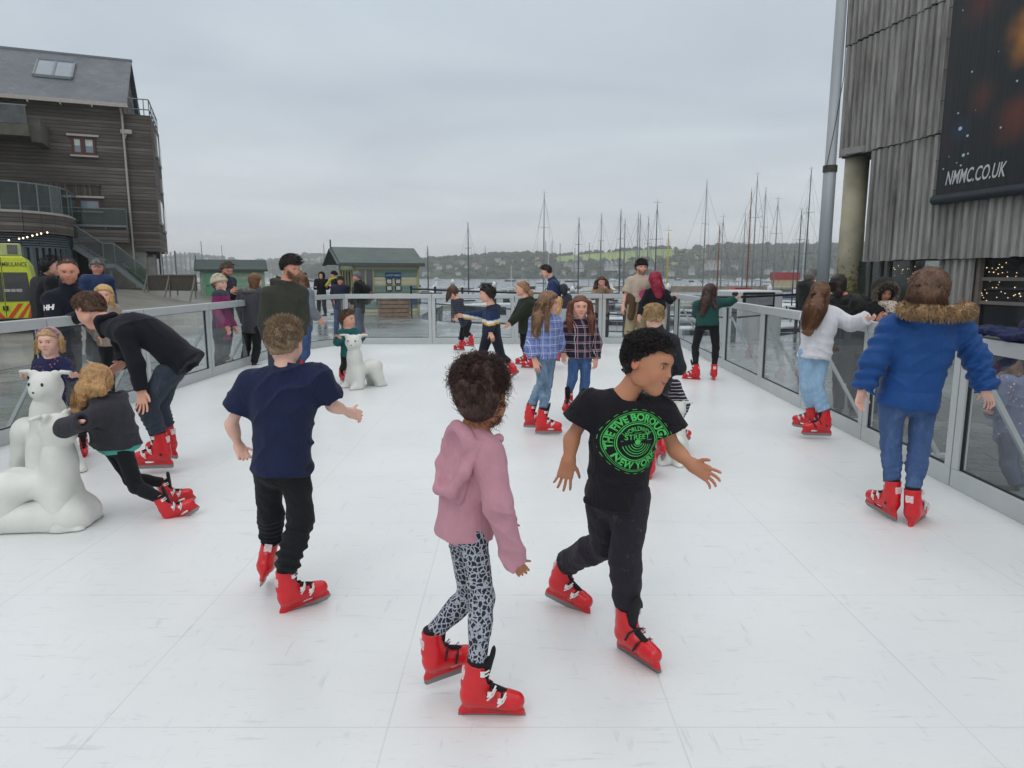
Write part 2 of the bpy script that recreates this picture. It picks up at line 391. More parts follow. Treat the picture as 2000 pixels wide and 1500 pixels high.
# ------------------------------------------------------------ heads and hands
def frame(yaw, pitch=0, roll=0):
    y, p = R(yaw), R(pitch)
    f = V(math.sin(y)*math.cos(p), math.cos(y)*math.cos(p), math.sin(p))
    r_ = nrm(np.cross(f, V(0, 0, 1))); u = np.cross(r_, f)
    if roll:
        a = R(roll); r2 = r_*math.cos(a)+u*math.sin(a); u = u*math.cos(a)-r_*math.sin(a); r_ = r2
    return r_, f, u
EYEW = V(.62, .6, .58)
def head_mesh(C, H, fr, neck, skin, vox, hairc, child=0.0, beard=0, smile=0, age=0, neckr=.2, brow=1.0):
    r_, f, u = fr
    L = lambda x, y, z: C+(r_*x+f*y+u*z)*H
    s = SDF(vox); q = (r_, f, u)
    wj = 1-.06*child
    s.ell(L(0, -.045, .13), (.345*H, .415*H, .365*H), q, k=.01)
    s.ell(L(0, .10, -.06), (.285*H*wj, .30*H, .33*H), q, k=.06*H*3)
    s.ell(L(0, .20, -.30), (.165*H, .165*H, .18*H), q, k=.12*H)
    s.ell(L(0, .275, -.40), (.085*H, .075*H, .07*H), q, k=.08*H)
    for e in (-1, 1):
        s.ell(L(e*.165, .24, -.14), (.10*H, .10*H, .11*H), q, k=.1*H)      # cheek
        s.ell(L(e*.205, .02, -.25), (.08*H, .15*H, .12*H), q, k=.1*H)      # jaw angle
    s.ell(L(0, .30, .16), (.2*H, .09*H, .07*H), q, k=.08*H)                # brow
    for e in (-1, 1): s.ell(L(e*.135, .385, .035), (.085*H, .05*H, .045*H), q, k=.05*H, sub=True)
    s.cap(L(0, .365, .07), L(0, .43, -.085), .022*H, .036*H, k=.035*H)     # nose
    for e in (-1, 1): s.ell(L(e*.042, .40, -.10), (.026*H, .03*H, .022*H), q, k=.02*H)
    s.ell(L(0, .355, -.205), (.085*H, .045*H, .022*H), q, k=.02*H)         # lips
    s.ell(L(0, .345, -.248), (.07*H, .042*H, .022*H), q, k=.02*H)
    s.ell(L(0, .40, -.226), (.09*H, .02*H, .006*H), q, k=.01*H, sub=True)
    for e in (-1, 1):                                                       # ears
        s.ell(L(e*.365, -.055, -.01), (.032*H, .07*H, .105*H), q, k=.03*H)
        s.ell(L(e*.395, -.035, .0), (.018*H, .035*H, .06*H), q, k=.02*H, sub=True)
    s.cap(L(0, -.09, -.15), neck, neckr*.98*H, neckr*1.12*H, k=.08*H)
    s.cap(neck, neck-V(0, 0, .03), neckr*1.15*H, neckr*1.5*H, k=.04)
    vs, fs = s.mesh()
    X = (vs-C)@np.stack([r_, f, u], 1)/H
    x, y, z = np.abs(X[:, 0]), X[:, 1], X[:, 2]
    cl = np.tile(np.array(skin[:3]), (len(vs), 1))
    g = lambda d, w: np.clip(1-d/w, 0, 1)[:, None]
    def blend(m, colr): nonlocal cl; m = np.clip(m, 0, 1); cl = cl*(1-m)+np.array(colr[:3])*m
    sk = np.array(skin[:3])
    fm = (y > .2)[:, None]
    blend(.45*g(np.hypot((x-.17)/1.2, z+.12), .12)*fm, sk*V(1.12, .72, .68))
    blend(.5*g(np.hypot(x, (z+.07)), .07)*fm, sk*V(1.1, .8, .75))
    zm = z+.226-smile*(x*x*3.2-.012); blend(1.6*g(np.hypot(x/(.085+.02*smile), zm/.04), 1.0)*fm, sk*V(.95, .5, .48))
    blend(.9*g(np.abs(zm)+np.maximum(x-.08-.025*smile, 0)*2, .014+.008*smile)*fm, sk*.25)
    br = np.hypot((x-.145)/.085, (z-.105+.25*(x-.14)**2*10)/.022)
    blend(1.5*brow*g(br, 1.2)*fm, hairc)
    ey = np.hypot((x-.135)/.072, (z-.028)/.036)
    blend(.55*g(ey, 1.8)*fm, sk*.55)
    blend((x > .355)[:, None]*.4*np.ones((len(vs), 1)), sk*V(1.15, .7, .65))
    if beard:
        bz = z+.03*np.sin(x*40)+.02*np.sin(y*50)
        bm = (np.clip((-.13-bz)*14+np.clip((x-.17)*8, -.8, 1.2), 0, 1)*(z > -.50)*np.clip((y-.06)*9, 0, 1)*np.clip((-.05-z)*30, 0, 1))[:, None]*beard
        bm = bm*(np.hypot(x/.09, (z+.226)/.035) > 1)[:, None]
        blend(bm, hairc)
    # eyes
    ev, ef, ec = [], [], []; n = len(vs)
    for e in (-1, 1):
        b = MB(); b.sphere((0, 0, 0), 1, 14, 12); v = np.array(b.v); E = L(e*.135, .292, .03); rr = .062*H
        loc = v.copy(); dirs = loc@np.stack([r_, f, u])      # local axes -> world
        ev.append(E+dirs*rr)
        ca = loc[:, 1]; zz = loc[:, 2]
        colr = np.tile(EYEW, (len(v), 1)); colr[ca > .80] = V(.10, .055, .03); colr[ca > .93] = .01
        colr[zz > .36] = sk*.6; colr[zz < -.5] = sk*.8; colr[(zz > .28)&(zz <= .36)] = .02
        ec.append(colr); ef += [tuple(i+n for i in q_) for q_ in b.f]; n += len(v)
    vs = np.concatenate([vs]+ev); cl = np.concatenate([cl]+ec)
    fs = np.concatenate([fs, np.array(ef)])
    return vs, fs, cl
def hand_prims(s, w, d, lat, side, L, curl=.4, spread=.12, k=.006, tcurl=.4):
    """w wrist, d finger direction, lat thumb-side direction, side 'R'/'L', L hand length"""
    d = nrm(d); lat = nrm(lat-d*np.dot(lat, d)); n = np.cross(d, lat)*(-1 if side == 'R' else 1)
    pl = L*.52; a0 = w+d*L*.03
    for o_, e in ((-.16, -.15), (0, 0), (.16, .17)):
        s.cap(a0+lat*o_*L*.75, w+d*pl*.92+lat*e*L*1.0, L*.085, L*.078, k=L*.08, fl=(n, .75))
    s.cap(w-d*L*.1, a0+d*L*.1, L*.125, L*.13, k=L*.1, fl=(n, .78))
    lens = (.40, .46, .43, .33); offs = (.20, .068, -.065, -.19)
    for i in range(4):
        b = w+d*(pl-abs(i-1.2)*L*.022)+lat*offs[i]*L*.88
        dd = nrm(d+lat*(1.5-i)*spread); cu = curl*(1+.15*i+.1*random.uniform(-1, 1)); ln = lens[i]*L; r0 = L*.047*(1 if i < 3 else .88)
        for j, fr in enumerate((.45, .31, .24)):
            ang = cu*(.45 if j == 0 else .85)
            nn = n-dd*np.dot(n, dd); nn = nrm(nn); dd2 = nrm(dd*math.cos(ang)+nn*math.sin(ang))
            e = b+dd2*ln*fr; s.cap(b, e, r0, r0*.92, k=L*.012); b = e; dd = dd2; r0 *= .92
    b = w+d*L*.12+lat*L*.13; dd = nrm(d*.55+lat*.8+n*.25*tcurl)
    e = b+dd*L*.2; s.cap(b, e, L*.075, L*.055, k=L*.05)
    dd = nrm(dd*.8+d*.5+n*.5*tcurl); e2 = e+dd*L*.17; s.cap(e, e2, L*.052, L*.045, k=L*.012)
    dd = nrm(dd+d*.2+n*.5*tcurl); s.cap(e2, e2+dd*L*.12, L*.045, L*.038, k=L*.012)
# ------------------------------------------------------------ hair and hats
HLX = [-.6, -.3, -.12, .0, .10, .16, .3, .36, .5]; HLZ = [-.30, -.27, -.16, -.02, .14, .20, .27, .31, .33]
def cap_sdf(C, H, fr, vox, th, line=None, grow=0, dz=0):
    r_, f, u = fr; s = SDF(vox); L = lambda x, y, z: C+(r_*x+f*y+u*z)*H
    s.ell(L(0, -.05, .13), (.345*H+th, .42*H+th, .365*H+th), (r_, f, u), k=.01)
    s.ell(L(0, -.16, -.08), (.27*H+th, .22*H+th, .2*H+th), (r_, f, u), k=.04)
    hx, hz = line or (HLX, HLZ)
    def fn(X, D):
        x = (X[0]-C[0])*f[0]+(X[1]-C[1])*f[1]+(X[2]-C[2])*f[2]
        z = (X[0]-C[0])*u[0]+(X[1]-C[1])*u[1]+(X[2]-C[2])*u[2]
        zl = np.interp(x/H, hx, hz)+dz
        return np.maximum(D, (zl*H-z)*.8)
    s.func(fn); return s
def strand_mesh(curves, r, mat, name, par, org, n=3):
    """curves: list of (m,3) arrays; thin tapering tubes"""
    vs, fs, cc = [], [], []; b = 0
    for cv in curves:
        m = len(cv); d = np.gradient(cv, axis=0); d /= np.linalg.norm(d, axis=1)[:, None]+1e-9
        ref = V(.3, .5, .81); a = np.cross(d, ref); a /= np.linalg.norm(a, axis=1)[:, None]+1e-9; q = np.cross(a, d)
        tt = np.linspace(0, 1, m); rr = (r*(1-.75*tt**2))[:, None]
        for k in range(n):
            t = 2*math.pi*k/n; vs.append(cv+(a*math.cos(t)+q*math.sin(t))*rr)
        i = np.arange(m-1)
        for k in range(n):
            k2 = (k+1) % n; fs.append(np.stack([b+k*m+i, b+k2*m+i, b+k2*m+i+1, b+k*m+i+1], 1))
        b += n*m; cc.append(np.full((n*m, 3), random.uniform(.55, 1.6)))
    return mesh_obj(name, np.concatenate(vs), np.concatenate(fs), mat, par, True, np.concatenate(cc), org)
def scalp_pts(C, H, fr, n, th=0, line=None, seed=1):
    r_, f, u = fr; rg = np.random.default_rng(seed); hx, hz = line or (HLX, HLZ); o = []
    while len(o) < n:
        d = nrm(rg.normal(size=3)); p = V(d[0]*(.345*H+th), -.05*H+d[1]*(.42*H+th), .13*H+d[2]*(.365*H+th))
        if p[2]/H > np.interp(p[1]/H, hx, hz)+.02:
            w = C+r_*p[0]+f*p[1]+u*p[2]; nn = nrm(r_*d[0]+f*d[1]+u*d[2]); o.append((w, nn, p/H))
    return o
def hair(par, org, C, H, fr, spec, Y):
    st = spec['st']; col = spec.get('col', c('3a2a20')); mat = hairmat(col); r_, f, u = fr
    vox = max(.005, min(.011, Y*.0016)); L = lambda x, y, z: C+(r_*x+f*y+u*z)*H
    near = Y < 9; mid_ = Y < 20; th = spec.get('th', .012)*H/.22
    if st in ('short', 'spiky', 'long', 'tied', 'curlytop'):
        s = cap_sdf(C, H, fr, vox, th, spec.get('line'), dz=spec.get('dz', 0))
        if st == 'curlytop':
            s.ell(L(0, .02, .36), (.25*H, .34*H, .14*H), fr, k=.03)
        if 'top' in spec: s.ell(L(0, .02, .3), (.29*H, .36*H, .22*H*spec['top']), fr, k=.03)
        if st in ('long',):
            for e in (-1, 1): s.cap(L(e*.30, -.06, .15), L(e*.31, -.10, -.30), .05*H, .06*H, k=.03)
        for pth in spec.get('tails', []):
            for (a, b) in zip(pth[:-1], pth[1:]):
                pa, pb = P(a[0], a[1], Y+a[2]), P(b[0], b[1], Y+b[2])
                s.cap(pa, pb, a[3]*.75, b[3]*.72, k=.03, fl=(V(0, 1, 0), spec.get('fl', .5)))
        amp = .006 if st != 'curlytop' else .010
        vs, fs = s.mesh(lambda p: amp*wob(p, 70, 1)+amp*.5*wob(p, 160, 2))
        ho = mesh_obj('hair', vs, fs, mat, par, True, org=org)
        cur = []
        n = max(spec.get('n', 420), 420) if near else 260
        if st in ('short', 'spiky', 'tied') and mid_:
            ln = spec.get('len', .035)
            for w, nn, q in scalp_pts(C, H, fr, n, th*.8, spec.get('line')):
                tang = nrm(-f*(.5)+u*(-.9) if st == 'tied' else (f*.25+u*(-.8 if q[2] < .3 else .1)+r_*q[0]))
                if st == 'spiky': g_ = min(1, max(0, (q[2]-.12)/.28)); tang = nrm(nn*(.35+.8*g_)+u*(-.8+1.3*g_)+np.random.normal(size=3)*.22)
                l = ln*random.uniform(.6, 1.2)*(1.3 if q[2] > .35 else .6); o_ = .004 if st != 'spiky' else 0
                cur.append(np.array([w+nn*o_+tang*l*t+nn*.008*math.sin(t*2.6)*(1 if st != 'spiky' else .2)+random.uniform(-.002, .002) for t in (0, .35, .7, 1)]))
        if st == 'curlytop':
            for w, nn, q in scalp_pts(C, H, fr, 2600, th+.004, spec.get('line')):
                up_ = 1 if q[2] > .25 else .45; w = w+nn*(.003+.006*(q[2] > .3))*up_; ax_ = nrm(nn+np.random.normal(size=3)*.7); a = nrm(np.cross(ax_, V(.2, .4, 1))); b = np.cross(ax_, a); rr = random.uniform(.004, .008); ph = random.uniform(0, 6); l = random.uniform(.006, .016)*up_
                cur.append(np.array([w+ax_*l*t+(a*math.cos(ph+t*7)+b*math.sin(ph+t*7))*rr for t in np.linspace(0, 1, 9)]))
        for pth in spec.get('tails', []):
            pts = [P(a[0], a[1], Y+a[2]) for a in pth]; ws = [a[3] for a in pth]; m = 10
            kk = int(n*.9/len(spec['tails'])) if near else 60
            sp = scalp_pts(C, H, fr, kk, th, spec.get('line'), seed=3)
            for i in range(kk):
                o1, o2 = random.uniform(-1, 1), random.uniform(-1, 1)*.45
                fallen = []
                T = np.linspace(0, 1, m)*(len(pts)-1); ex = random.uniform(.8, 1.04)
                for t in T:
                    t = min(t*ex, len(pts)-1-1e-6); j = int(t); g = t-j
                    ctr = pts[j]*(1-g)+pts[j+1]*g; w_ = ws[j]*(1-g)+ws[j+1]*g
                    fallen.append(ctr+V(1, 0, 0)*o1*w_+V(0, -1, 0)*o2*w_+np.random.normal(size=3)*.0015+V(1, .5, 0)*.004*math.sin(t*5+i))
                fallen = np.array(fallen)
                if spec.get('root', 1) and near:
                    w, nn, q = sp[i]
                    # nearer scalp side first
                    t = np.linspace(0, 1, 4)[:, None]; mid = w+nn*.012+u*(-.05)
                    pre = (1-t)**2*w+2*t*(1-t)*mid+t**2*fallen[1]
                    fallen = np.concatenate([pre[:-1], fallen[1:]])
                cur.append(fallen)
        if cur: strand_mesh(cur, spec.get('r', .0020 if near else .0042), hairmat(col, True), 'strand', ho, org)
        return ho
    if st == 'curly':
        ctr = P(*spec['c'][:2], Y+spec['c'][2]); rad = spec['c'][3]
        s = cap_sdf(C, H, fr, vox, th, ([-.6, -.02, .05, .12, .3, .5], [-.42, -.38, .02, .2, .3, .33]))
        s.ell(ctr, (rad[0]*.86, rad[1]*.86, rad[2]*.86), None, k=.04)
        vs, fs = s.mesh(lambda p: (.012*wob(p, 60, 5)+.006*wob(p, 140, 3))*np.clip((p[:, 2]-C[2]+.01)*18, .12, 1))
        ho = mesh_obj('hair', vs, fs, mat, par, True, org=org); cur = []
        for i in range(spec['n']):
            d = nrm(np.random.normal(size=3)); 
            if d[1] > .5: continue
            base = ctr+d*np.array(rad)*random.uniform(.78, .95)
            if random.random() < .07: base = C+d*V(.36*H, .43*H, .40*H)+V(0, 0, -.01)
            l = random.uniform(.010, .032)*(1.5 if random.random() < .12 else 1); ax = nrm(d+np.random.normal(size=3)*.5); a = nrm(np.cross(ax, V(.2, .4, 1))); b = np.cross(ax, a)
            rr = random.uniform(.004, .009); T = np.linspace(0, 1, 12); ph = random.uniform(0, 6)
            cur.append(np.array([base+ax*l*t+(a*math.cos(ph+t*9)+b*math.sin(ph+t*9))*rr+V(0, 0, -.010)*t*t for t in T]))
        strand_mesh(cur, .0011, hairmat(col, True), 'curl', ho, org); cur = []
        for w, nn, q in scalp_pts(C, H, fr, 1500, th+.002, ([-.6, -.02, .05, .12, .3, .5], [-.42, -.38, .02, .2, .3, .33])):
            if q[2] > .3: continue
            tg = nrm(ctr-w); tg = nrm(tg-nn*np.dot(tg, nn)*.8+np.random.normal(size=3)*.15); l = random.uniform(.02, .045); cur.append(np.array([w+tg*l*t+nn*(.003+.004*math.sin(t*3)) for t in (0, .3, .6, 1)]))
        strand_mesh(cur, .0012, hairmat(col, True), 'strand', ho, org); return ho
    if st == 'none': return None
def hat(par, org, C, H, fr, spec, Y):
    r_, f, u = fr; L = lambda x, y, z: C+(r_*x+f*y+u*z)*H; vox = max(.006, min(.012, Y*.0016)); k = spec['k']; col = spec['col']
    if k == 'beanie':
        ln = ([-.6, -.2, .1, .5], [-.06, -.02, .10, .20])
        s = cap_sdf(C, H, fr, vox, .03*H/.22*.75, ln); s.ell(L(0, -.06, .40), (.27*H, .3*H, .2*H), fr, k=.05)
        vs, fs = s.mesh(lambda p: .003*wob(p, 50)); o = mesh_obj('beanie', vs, fs, fabric('knit', col, bump=.9, weave=160), par, True, org=org)
        s = cap_sdf(C, H, fr, vox, .04*H/.22*.75, ln)
        zz = .14
        s.func(lambda X, D: np.maximum(D, ((X[0]-C[0])*(u+f*-.25)[0]+(X[1]-C[1])*(u+f*-.25)[1]+(X[2]-C[2])*(u+f*-.25)[2])-.22*H))
        vs, fs = s.mesh(); 
        if len(vs): mesh_obj('brim', vs, fs, fabric('knit', scl(col, .9), bump=.9, weave=160), o, True, org=org)
        if spec.get('bobble'):
            s = SDF(vox); s.ell(L(0, -.08, .66), (.11*H,)*3); vs, fs = s.mesh(lambda p: .01*wob(p, 90)); mesh_obj('bobble', vs, fs, fabric('bobble', spec['bobble']), o, True, org=org)
        return o
    if k == 'cap':
        ln = ([-.6, -.1, .5], [.02, .1, .22]); s = cap_sdf(C, H, fr, vox, .02, ln)
        vs, fs = s.mesh(); o = mesh_obj('flat_cap', vs, fs, fabric('capcloth', col), par, True, org=org)
        s = SDF(vox); s.cap(L(0, .30, .26), L(0, .48, .20), .15*H, .17*H, fl=(u, .12)); vs, fs = s.mesh(); mesh_obj('peak', vs, fs, fabric('capcloth', scl(col, .9)), o, True, org=org); return o
    if k in ('hood', 'furhood'):
        s = SDF(vox); th = .04 if k == 'hood' else .06
        s.ell(L(0, -.10, .1), (.36*H+th, .42*H+th, .42*H+th), fr); s.cap(L(0, -.15, -.2), L(0, -.2, -.55), .36*H, .34*H, k=.05)
        s.ell(L(0, .42, -.03), (.27*H, .40*H, .40*H), fr, k=.02, sub=True)
        vs, fs = s.mesh(lambda p: .004*wob(p, 40)); o = mesh_obj('hood', vs, fs, fabric('hoodcloth', col), par, True, org=org)
        if k == 'furhood':
            cur = []; 
            for i in range(900):
                a = random.uniform(-.7, math.pi+.7); rx, rz = .43*H+.02, .50*H+.02
                b = L(0, .2+random.uniform(-.1, .1), 0)+r_*math.cos(a)*rx+u*math.sin(a)*rz
                d = nrm(r_*math.cos(a)+u*math.sin(a)+np.random.normal(size=3)*.6+f*.3); cur.append(np.array([b-d*.02, b+d*.015, b+d*.045+V(0, 0, -.008)]))
            strand_mesh(cur, .0045, hairmat(spec['fur'], True), 'fur_trim', o, org)
            s = SDF(vox)
            ring = [L(math.cos(a)*.42, .2, math.sin(a)*.48) for a in np.linspace(-.7, math.pi+.7, 12)]
            for a, b in zip(ring[:-1], ring[1:]): s.cap(a, b, .03)
            vs, fs = s.mesh(lambda p: .008*wob(p, 80)); mesh_obj('fur_trim', vs, fs, hairmat(spec['fur']), o, True, org=org)
        return o
# ------------------------------------------------------------ a whole person
def torso_prims(s, J, S, add, hem=1.12, thick=1.0, k=.05, flare=0, top=True, shr=1.0, wr=None):
    sl, sr, hl, hr = J['s1'], J['s2'], J['h1'], J['h2']
    c0, c1 = (sl+sr)/2, (hl+hr)/2
    if 't' in J and top: c1 = J['t']
    mid = J.get('m', (c0+c1)/2)
    r0, r1 = nrm(sr-sl), nrm(hr-hl); w0 = np.linalg.norm(sr-sl)/2; w1 = np.linalg.norm(hr-hl)/2+.045*S
    w0 = w0*.96
    for t, tk, wf in ((.06, .078, .92), (.2, .095, .96), (.38, .098, .93), (.56, .092, .90), (.75, .094, .95), (.92, .102, 1.0), (hem, .10+flare, 1.02+flare*3)):
        if hem < t and t != hem: continue
        g = 2*t*(1-t); cc = c0*(1-t)+c1*t
        if 0 < t < 1: cc = (1-t)**2*c0+g*(mid*2-(c0+c1)/2)+t*t*c1
        rr = nrm(r0*(1-min(t, 1))+r1*min(t, 1)); w = (w0*(1-min(t, 1))+w1*min(t, 1))*wf+add*.6; tr = (tk*S+add)*thick
        tr = min(tr, w*.98)
        if wr and .1 < t < .95: tr += wr*((int(t*20) % 2)*2-1)
        s.cap(cc-rr*(w-tr), cc+rr*(w-tr), tr, k=k)
    if top:
        n = J['n']
        for a in (sl, sr): s.cap(n-V(0, 0, .035*S), a, .05*S+add*.7, (.05*S+add*.8)*shr, k=.045)
    dn = nrm(c1-mid) if hem > .9 else nrm(c1-c0)
    return c0+(c1-c0)*hem if hem <= 1 else c1+dn*np.linalg.norm(c1-c0)*(hem-1), dn
def person(label, Y, S, J, head, skin, top, bot, feet, hairs=None, hats=None, hands=(None, None), group=None, base=None, sleeve=None, extra=None, cat='person', foot='skate', zg=0.0):
    JW = {}
    for k_, v in J.items():
        JW[k_] = P(v[0], v[1], Y+(v[2] if len(v) > 2 else 0))
    hc = head['c']; C = P(hc[0], hc[1], Y+(hc[2] if len(hc) > 2 else 0)); H = head['h']*mpp(hc[1], Y+(hc[2] if len(hc) > 2 else 0))
    b0 = base or ((J['h1'][0]+J['h2'][0])/2, 0)
    org = V((JW['h1'][0]+JW['h2'][0])/2, Y, zg)
    root = empty('person', org, label=label, cat=cat, group=group)
    fr = frame(head['yaw'], head.get('pitch', 0), head.get('roll', 0))
    near = Y < 9; skin3 = np.array(skin[:3]); hairc = (hairs or {}).get('col', c('3a2a20'))
    ends = []
    for i, ft in enumerate(feet):
        if ft is None:
            ends.append((JW['k%d' % (i+1)]-V(0, 0, .35*S), JW['k%d' % (i+1)]-V(0, 0, .42*S))); continue
        d = ft.get('d', 0); pos = P(ft['p'][0], ft['p'][1], Y+d)
        ends.append(put_foot(foot, root, org, pos, ft['yaw'], ft.get('pitch', 0), ft.get('roll', 0), ft.get('s', .95*S), ft.get('side', 1)))
    JW['a1'], JW['a2'] = ends[0][0], ends[1][0]
    # --- body (skin) : one mesh
    parts = []; b = SDF(.014 if near else .02)
    torso_prims(b, JW, S, -.012, hem=.84 if 't' in JW else 1.0, k=.05)
    for i in (1, 2):
        i = str(i)
        b.cap(JW['s'+i], JW['e'+i], .040*S, .033*S, k=.03); b.cap(JW['e'+i], JW['w'+i], .034*S, .022*S, k=.02)
        b.cap(JW['h'+i], JW['k'+i], .062*S, .045*S, k=.03); b.cap(JW['k'+i], ends[int(i)-1][0], .046*S, .032*S, k=.02); b.cap(ends[int(i)-1][0], ends[int(i)-1][1], .03*S, k=.02)
    b.cap(JW['n'], C-fr[2]*.2*H, .04*S, .04*S, k=.02)
    vs, fs = b.mesh(); parts.append((vs, fs, np.tile(skin3, (len(vs), 1))))
    hv = max(.0034, min(.009, Y*.0011)); vs, fs, cl = head_mesh(C, H, fr, JW['n'], skin, hv, hairc, head.get('child', 0), head.get('beard', 0), neckr=head.get('nr', .2), smile=head.get('smile', 0), brow=head.get('brow', 1))
    parts.append((vs, fs, cl))
    tp = top; sl_ = tp.get('sl', 1.0)      # sleeve length: <.5 upper arm, 1 wrist
    for i in (0, 1):
        hd = hands[i]
        if hd == 'no': continue
        sfx = str(i+1); w, e = JW['w'+sfx], JW['e'+sfx]; fd = nrm(w-e)
        L_ = .175*S if hd is None else hd.get('L', .175*S)
        if hd is None: hd = {}
        if 'tip' in hd:
            tpt = P(hd['tip'][0], hd['tip'][1], Y+hd['tip'][2]); dr = tpt-w
        else: dr = fd
        lat = V(*hd['th']) if 'th' in hd else (fr[1]*1.0+V(0, 0, .2))
        side = hd.get('side', 'L' if i == 0 else 'R')
        s = SDF(max(.0034, min(.008, Y*.0011)))
        hand_prims(s, w, dr, lat, side, L_, hd.get('curl', .45), hd.get('spread', .1), tcurl=hd.get('tc', .5))
        a = e if sl_ < .9 else e*.45+w*.55
        ra = .035*S if sl_ < .9 else .029*S
        s.cap(a, w, ra, .0225*S, k=.02, fl=None)
        if sl_ < .9:
            s.cap(JW['s'+sfx]*.5+e*.5, e, .033*S, .033*S, k=.02); s.cap(e*.8+w*.2, e*.62+w*.38, .037*S, .034*S, k=.02)
        vs, fs = s.mesh(); cl = np.tile(skin3, (len(vs), 1)); dd = np.linalg.norm(vs-w, axis=1)
        m = np.clip((dd-L_*.3)/(L_*.7), 0, 1)[:, None]*.28; m = m*(((vs-w)@nrm(dr)) > 0)[:, None]
        cl = cl*(1-m)+skin3*V(1.15, .72, .68)*m
        parts.append((vs, fs, cl))
    n = 0; VV, FF, CC = [], [], []
    for vs, fs, cl in parts: VV.append(vs); FF.append(fs+n); CC.append(cl); n += len(vs)
    body = mesh_obj('body', np.concatenate(VV), np.concatenate(FF), SKIN, root, True, np.concatenate(CC), org)
    # --- trousers
    vx = max(.0055, min(.013, Y*.0017))
    if bot:
        s = SDF(vx); ad = bot.get('add', .012); torso_prims(s, JW, S, ad*.8, hem=1.0, top=False, k=.04)
        c0 = (JW['s1']+JW['s2'])/2; c1 = (JW['h1']+JW['h2'])/2
        s.plane(c1+(c0-c1)*bot.get('waist', .35), (c0-c1))
        th = bot.get('th', .073); kn = bot.get('kn', .052); an = bot.get('an', .042)
        for i in (0, 1):
            q = str(i+1); hp, kk = JW['h'+q], JW['k'+q]; an_ = ends[i][0]; an2 = an_+(kk-an_)*bot.get('up', .03)
            if bot.get('short'):
                s.cap(hp, hp+(kk-hp)*bot['short'], th*S+ad, kn*S*1.25+ad, k=.04, cut=True); continue
            kr = kn*S+ad; bl = bot.get('bunch', 0); bc = bot.get('bc', 5)
            s.cap(hp, kk, th*S+ad, kr, k=.03, wr=(bl*.35, 3, i)); s.cap(kk, an2, kr, an*S+ad, k=.025, cut=True, wr=(bl, bc, i*2))
            calf = kk*.65+an2*.35; back = nrm(np.cross(nrm(kk-hp), nrm(JW['h2']-JW['h1'])))
            s.cap(calf, calf*.8+an2*.2, kr*.98, kr*.9, k=.02)
        A = bot.get('amp', .003)
        fb = bot.get('fold', .004) if Y < 8 else 0; vs, fs = s.mesh(lambda p: A*wob(p*V(1, 1, .8), 26, S*9)+A*.6*wob(p, 60, 2)+(folds(p, fb, S*11, 40, True) if fb else 0))
        cols = bot['paint'](vs-org) if 'paint' in bot else None
        mesh_obj(bot.get('name', 'trousers'), vs, fs, bot['mat'], root, True, cols, org)
    # --- top
    def make_top(tp, name):
        s = SDF(vx); ad = tp.get('add', .014); q, dn = torso_prims(s, JW, S, ad, hem=tp.get('hem', 1.1), thick=tp.get('thick', 1), flare=tp.get('flare', 0), wr=tp.get('twr', 0))
        s.plane(q, dn)
        hollow = []
        if Y < 6 and not tp.get('solid'):
            c1 = (JW['h1']+JW['h2'])/2; w1 = np.linalg.norm(JW['h2']-JW['h1'])/2+.045*S; rr = nrm(JW['h2']-JW['h1']); tr = .085*S
            s.cap(q-rr*max(w1-tr, .01)+dn*.03, q+rr*max(w1-tr, .01)+dn*.03, tr*.7, k=.003, sub=True)
        sl = tp.get('sl', 1.0); cuff = tp.get('cuff', 1.0)
        for i in ('1', '2'):
            a, e, w = JW['s'+i], JW['e'+i], JW['w'+i]
            ru, re, rw = .048*S+ad*tp.get('slk', 1), .042*S+ad*tp.get('slk', 1), .03*S+ad*cuff
            if sl == 0: continue
            if sl < .5:
                t = sl*2; end = a+(e-a)*t; re2 = ru*tp.get('flr', 1.05); s.cap(a, end, ru, re2, k=.035, cut=True)
                if Y < 6: s.cap(end-(e-a)*.10, end+(e-a)*.1, re2-2.6*vx, re2-2.4*vx, k=.002, sub=True)
            else:
                t = (sl-.5)*2; end = e+(w-e)*t; wr = tp.get('swr'); rend = re*(1-t)+rw*t
                s.cap(a, e, ru, re, k=.035, wr=wr); s.cap(e, end, re, rend, k=.02, cut=True, wr=wr)
                if tp.get('rib'): s.cap(end+(e-end)*.13, end, rend*.86, rend*.84, k=.004, cut=True)
                if Y < 6: s.cap(end-(w-e)*.05, end+(w-e)*.2, rend*.86-2.2*vx if tp.get('rib') else rend-2.4*vx, k=.002, sub=True)
        # neckline
        if tp.get('collar'):
            s.cap(JW['n']+V(0, 0, -.02), JW['n']+(C-fr[2]*.25*H-JW['n'])*.55+V(0, 0, .0), .062*S+ad*.6, .062*S+ad*.6, k=.02, cut=True)
        s.cap(JW['n']+V(0, 0, .0), C-fr[2]*.2*H, (.21*H*1.05 if not tp.get('collar') else .2*H), .2*H, k=.012, sub=True)
        if tp.get('hood'):
            hx = tp['hood']; r_, f_, u_ = frame(hx.get('yaw', head['yaw'])); sz = hx.get('sz', 1)*S; hp = JW['n']-f_*(.085*S+ad*.5)+V(0, 0, hx.get('dz', .0))
            s.cap(hp-f_*.01*S-V(0, 0, .03*sz), hp-f_*.02*S-V(0, 0, .125*sz), .095*sz, .055*sz, k=.02, fl=(f_, .55))
            for e in (-1, 1):
                s.cap(hp-V(0, 0, .02*sz)+r_*e*.02*sz-f_*.02*S, hp+r_*e*.09*sz+f_*.03*S, .038*sz, .034*sz, k=.02)
                s.cap(hp+r_*e*.09*sz+f_*.03*S, JW['n']+f_*.055*S+r_*e*.05*sz-V(0, 0, .02), .034*sz, .022*sz, k=.02)
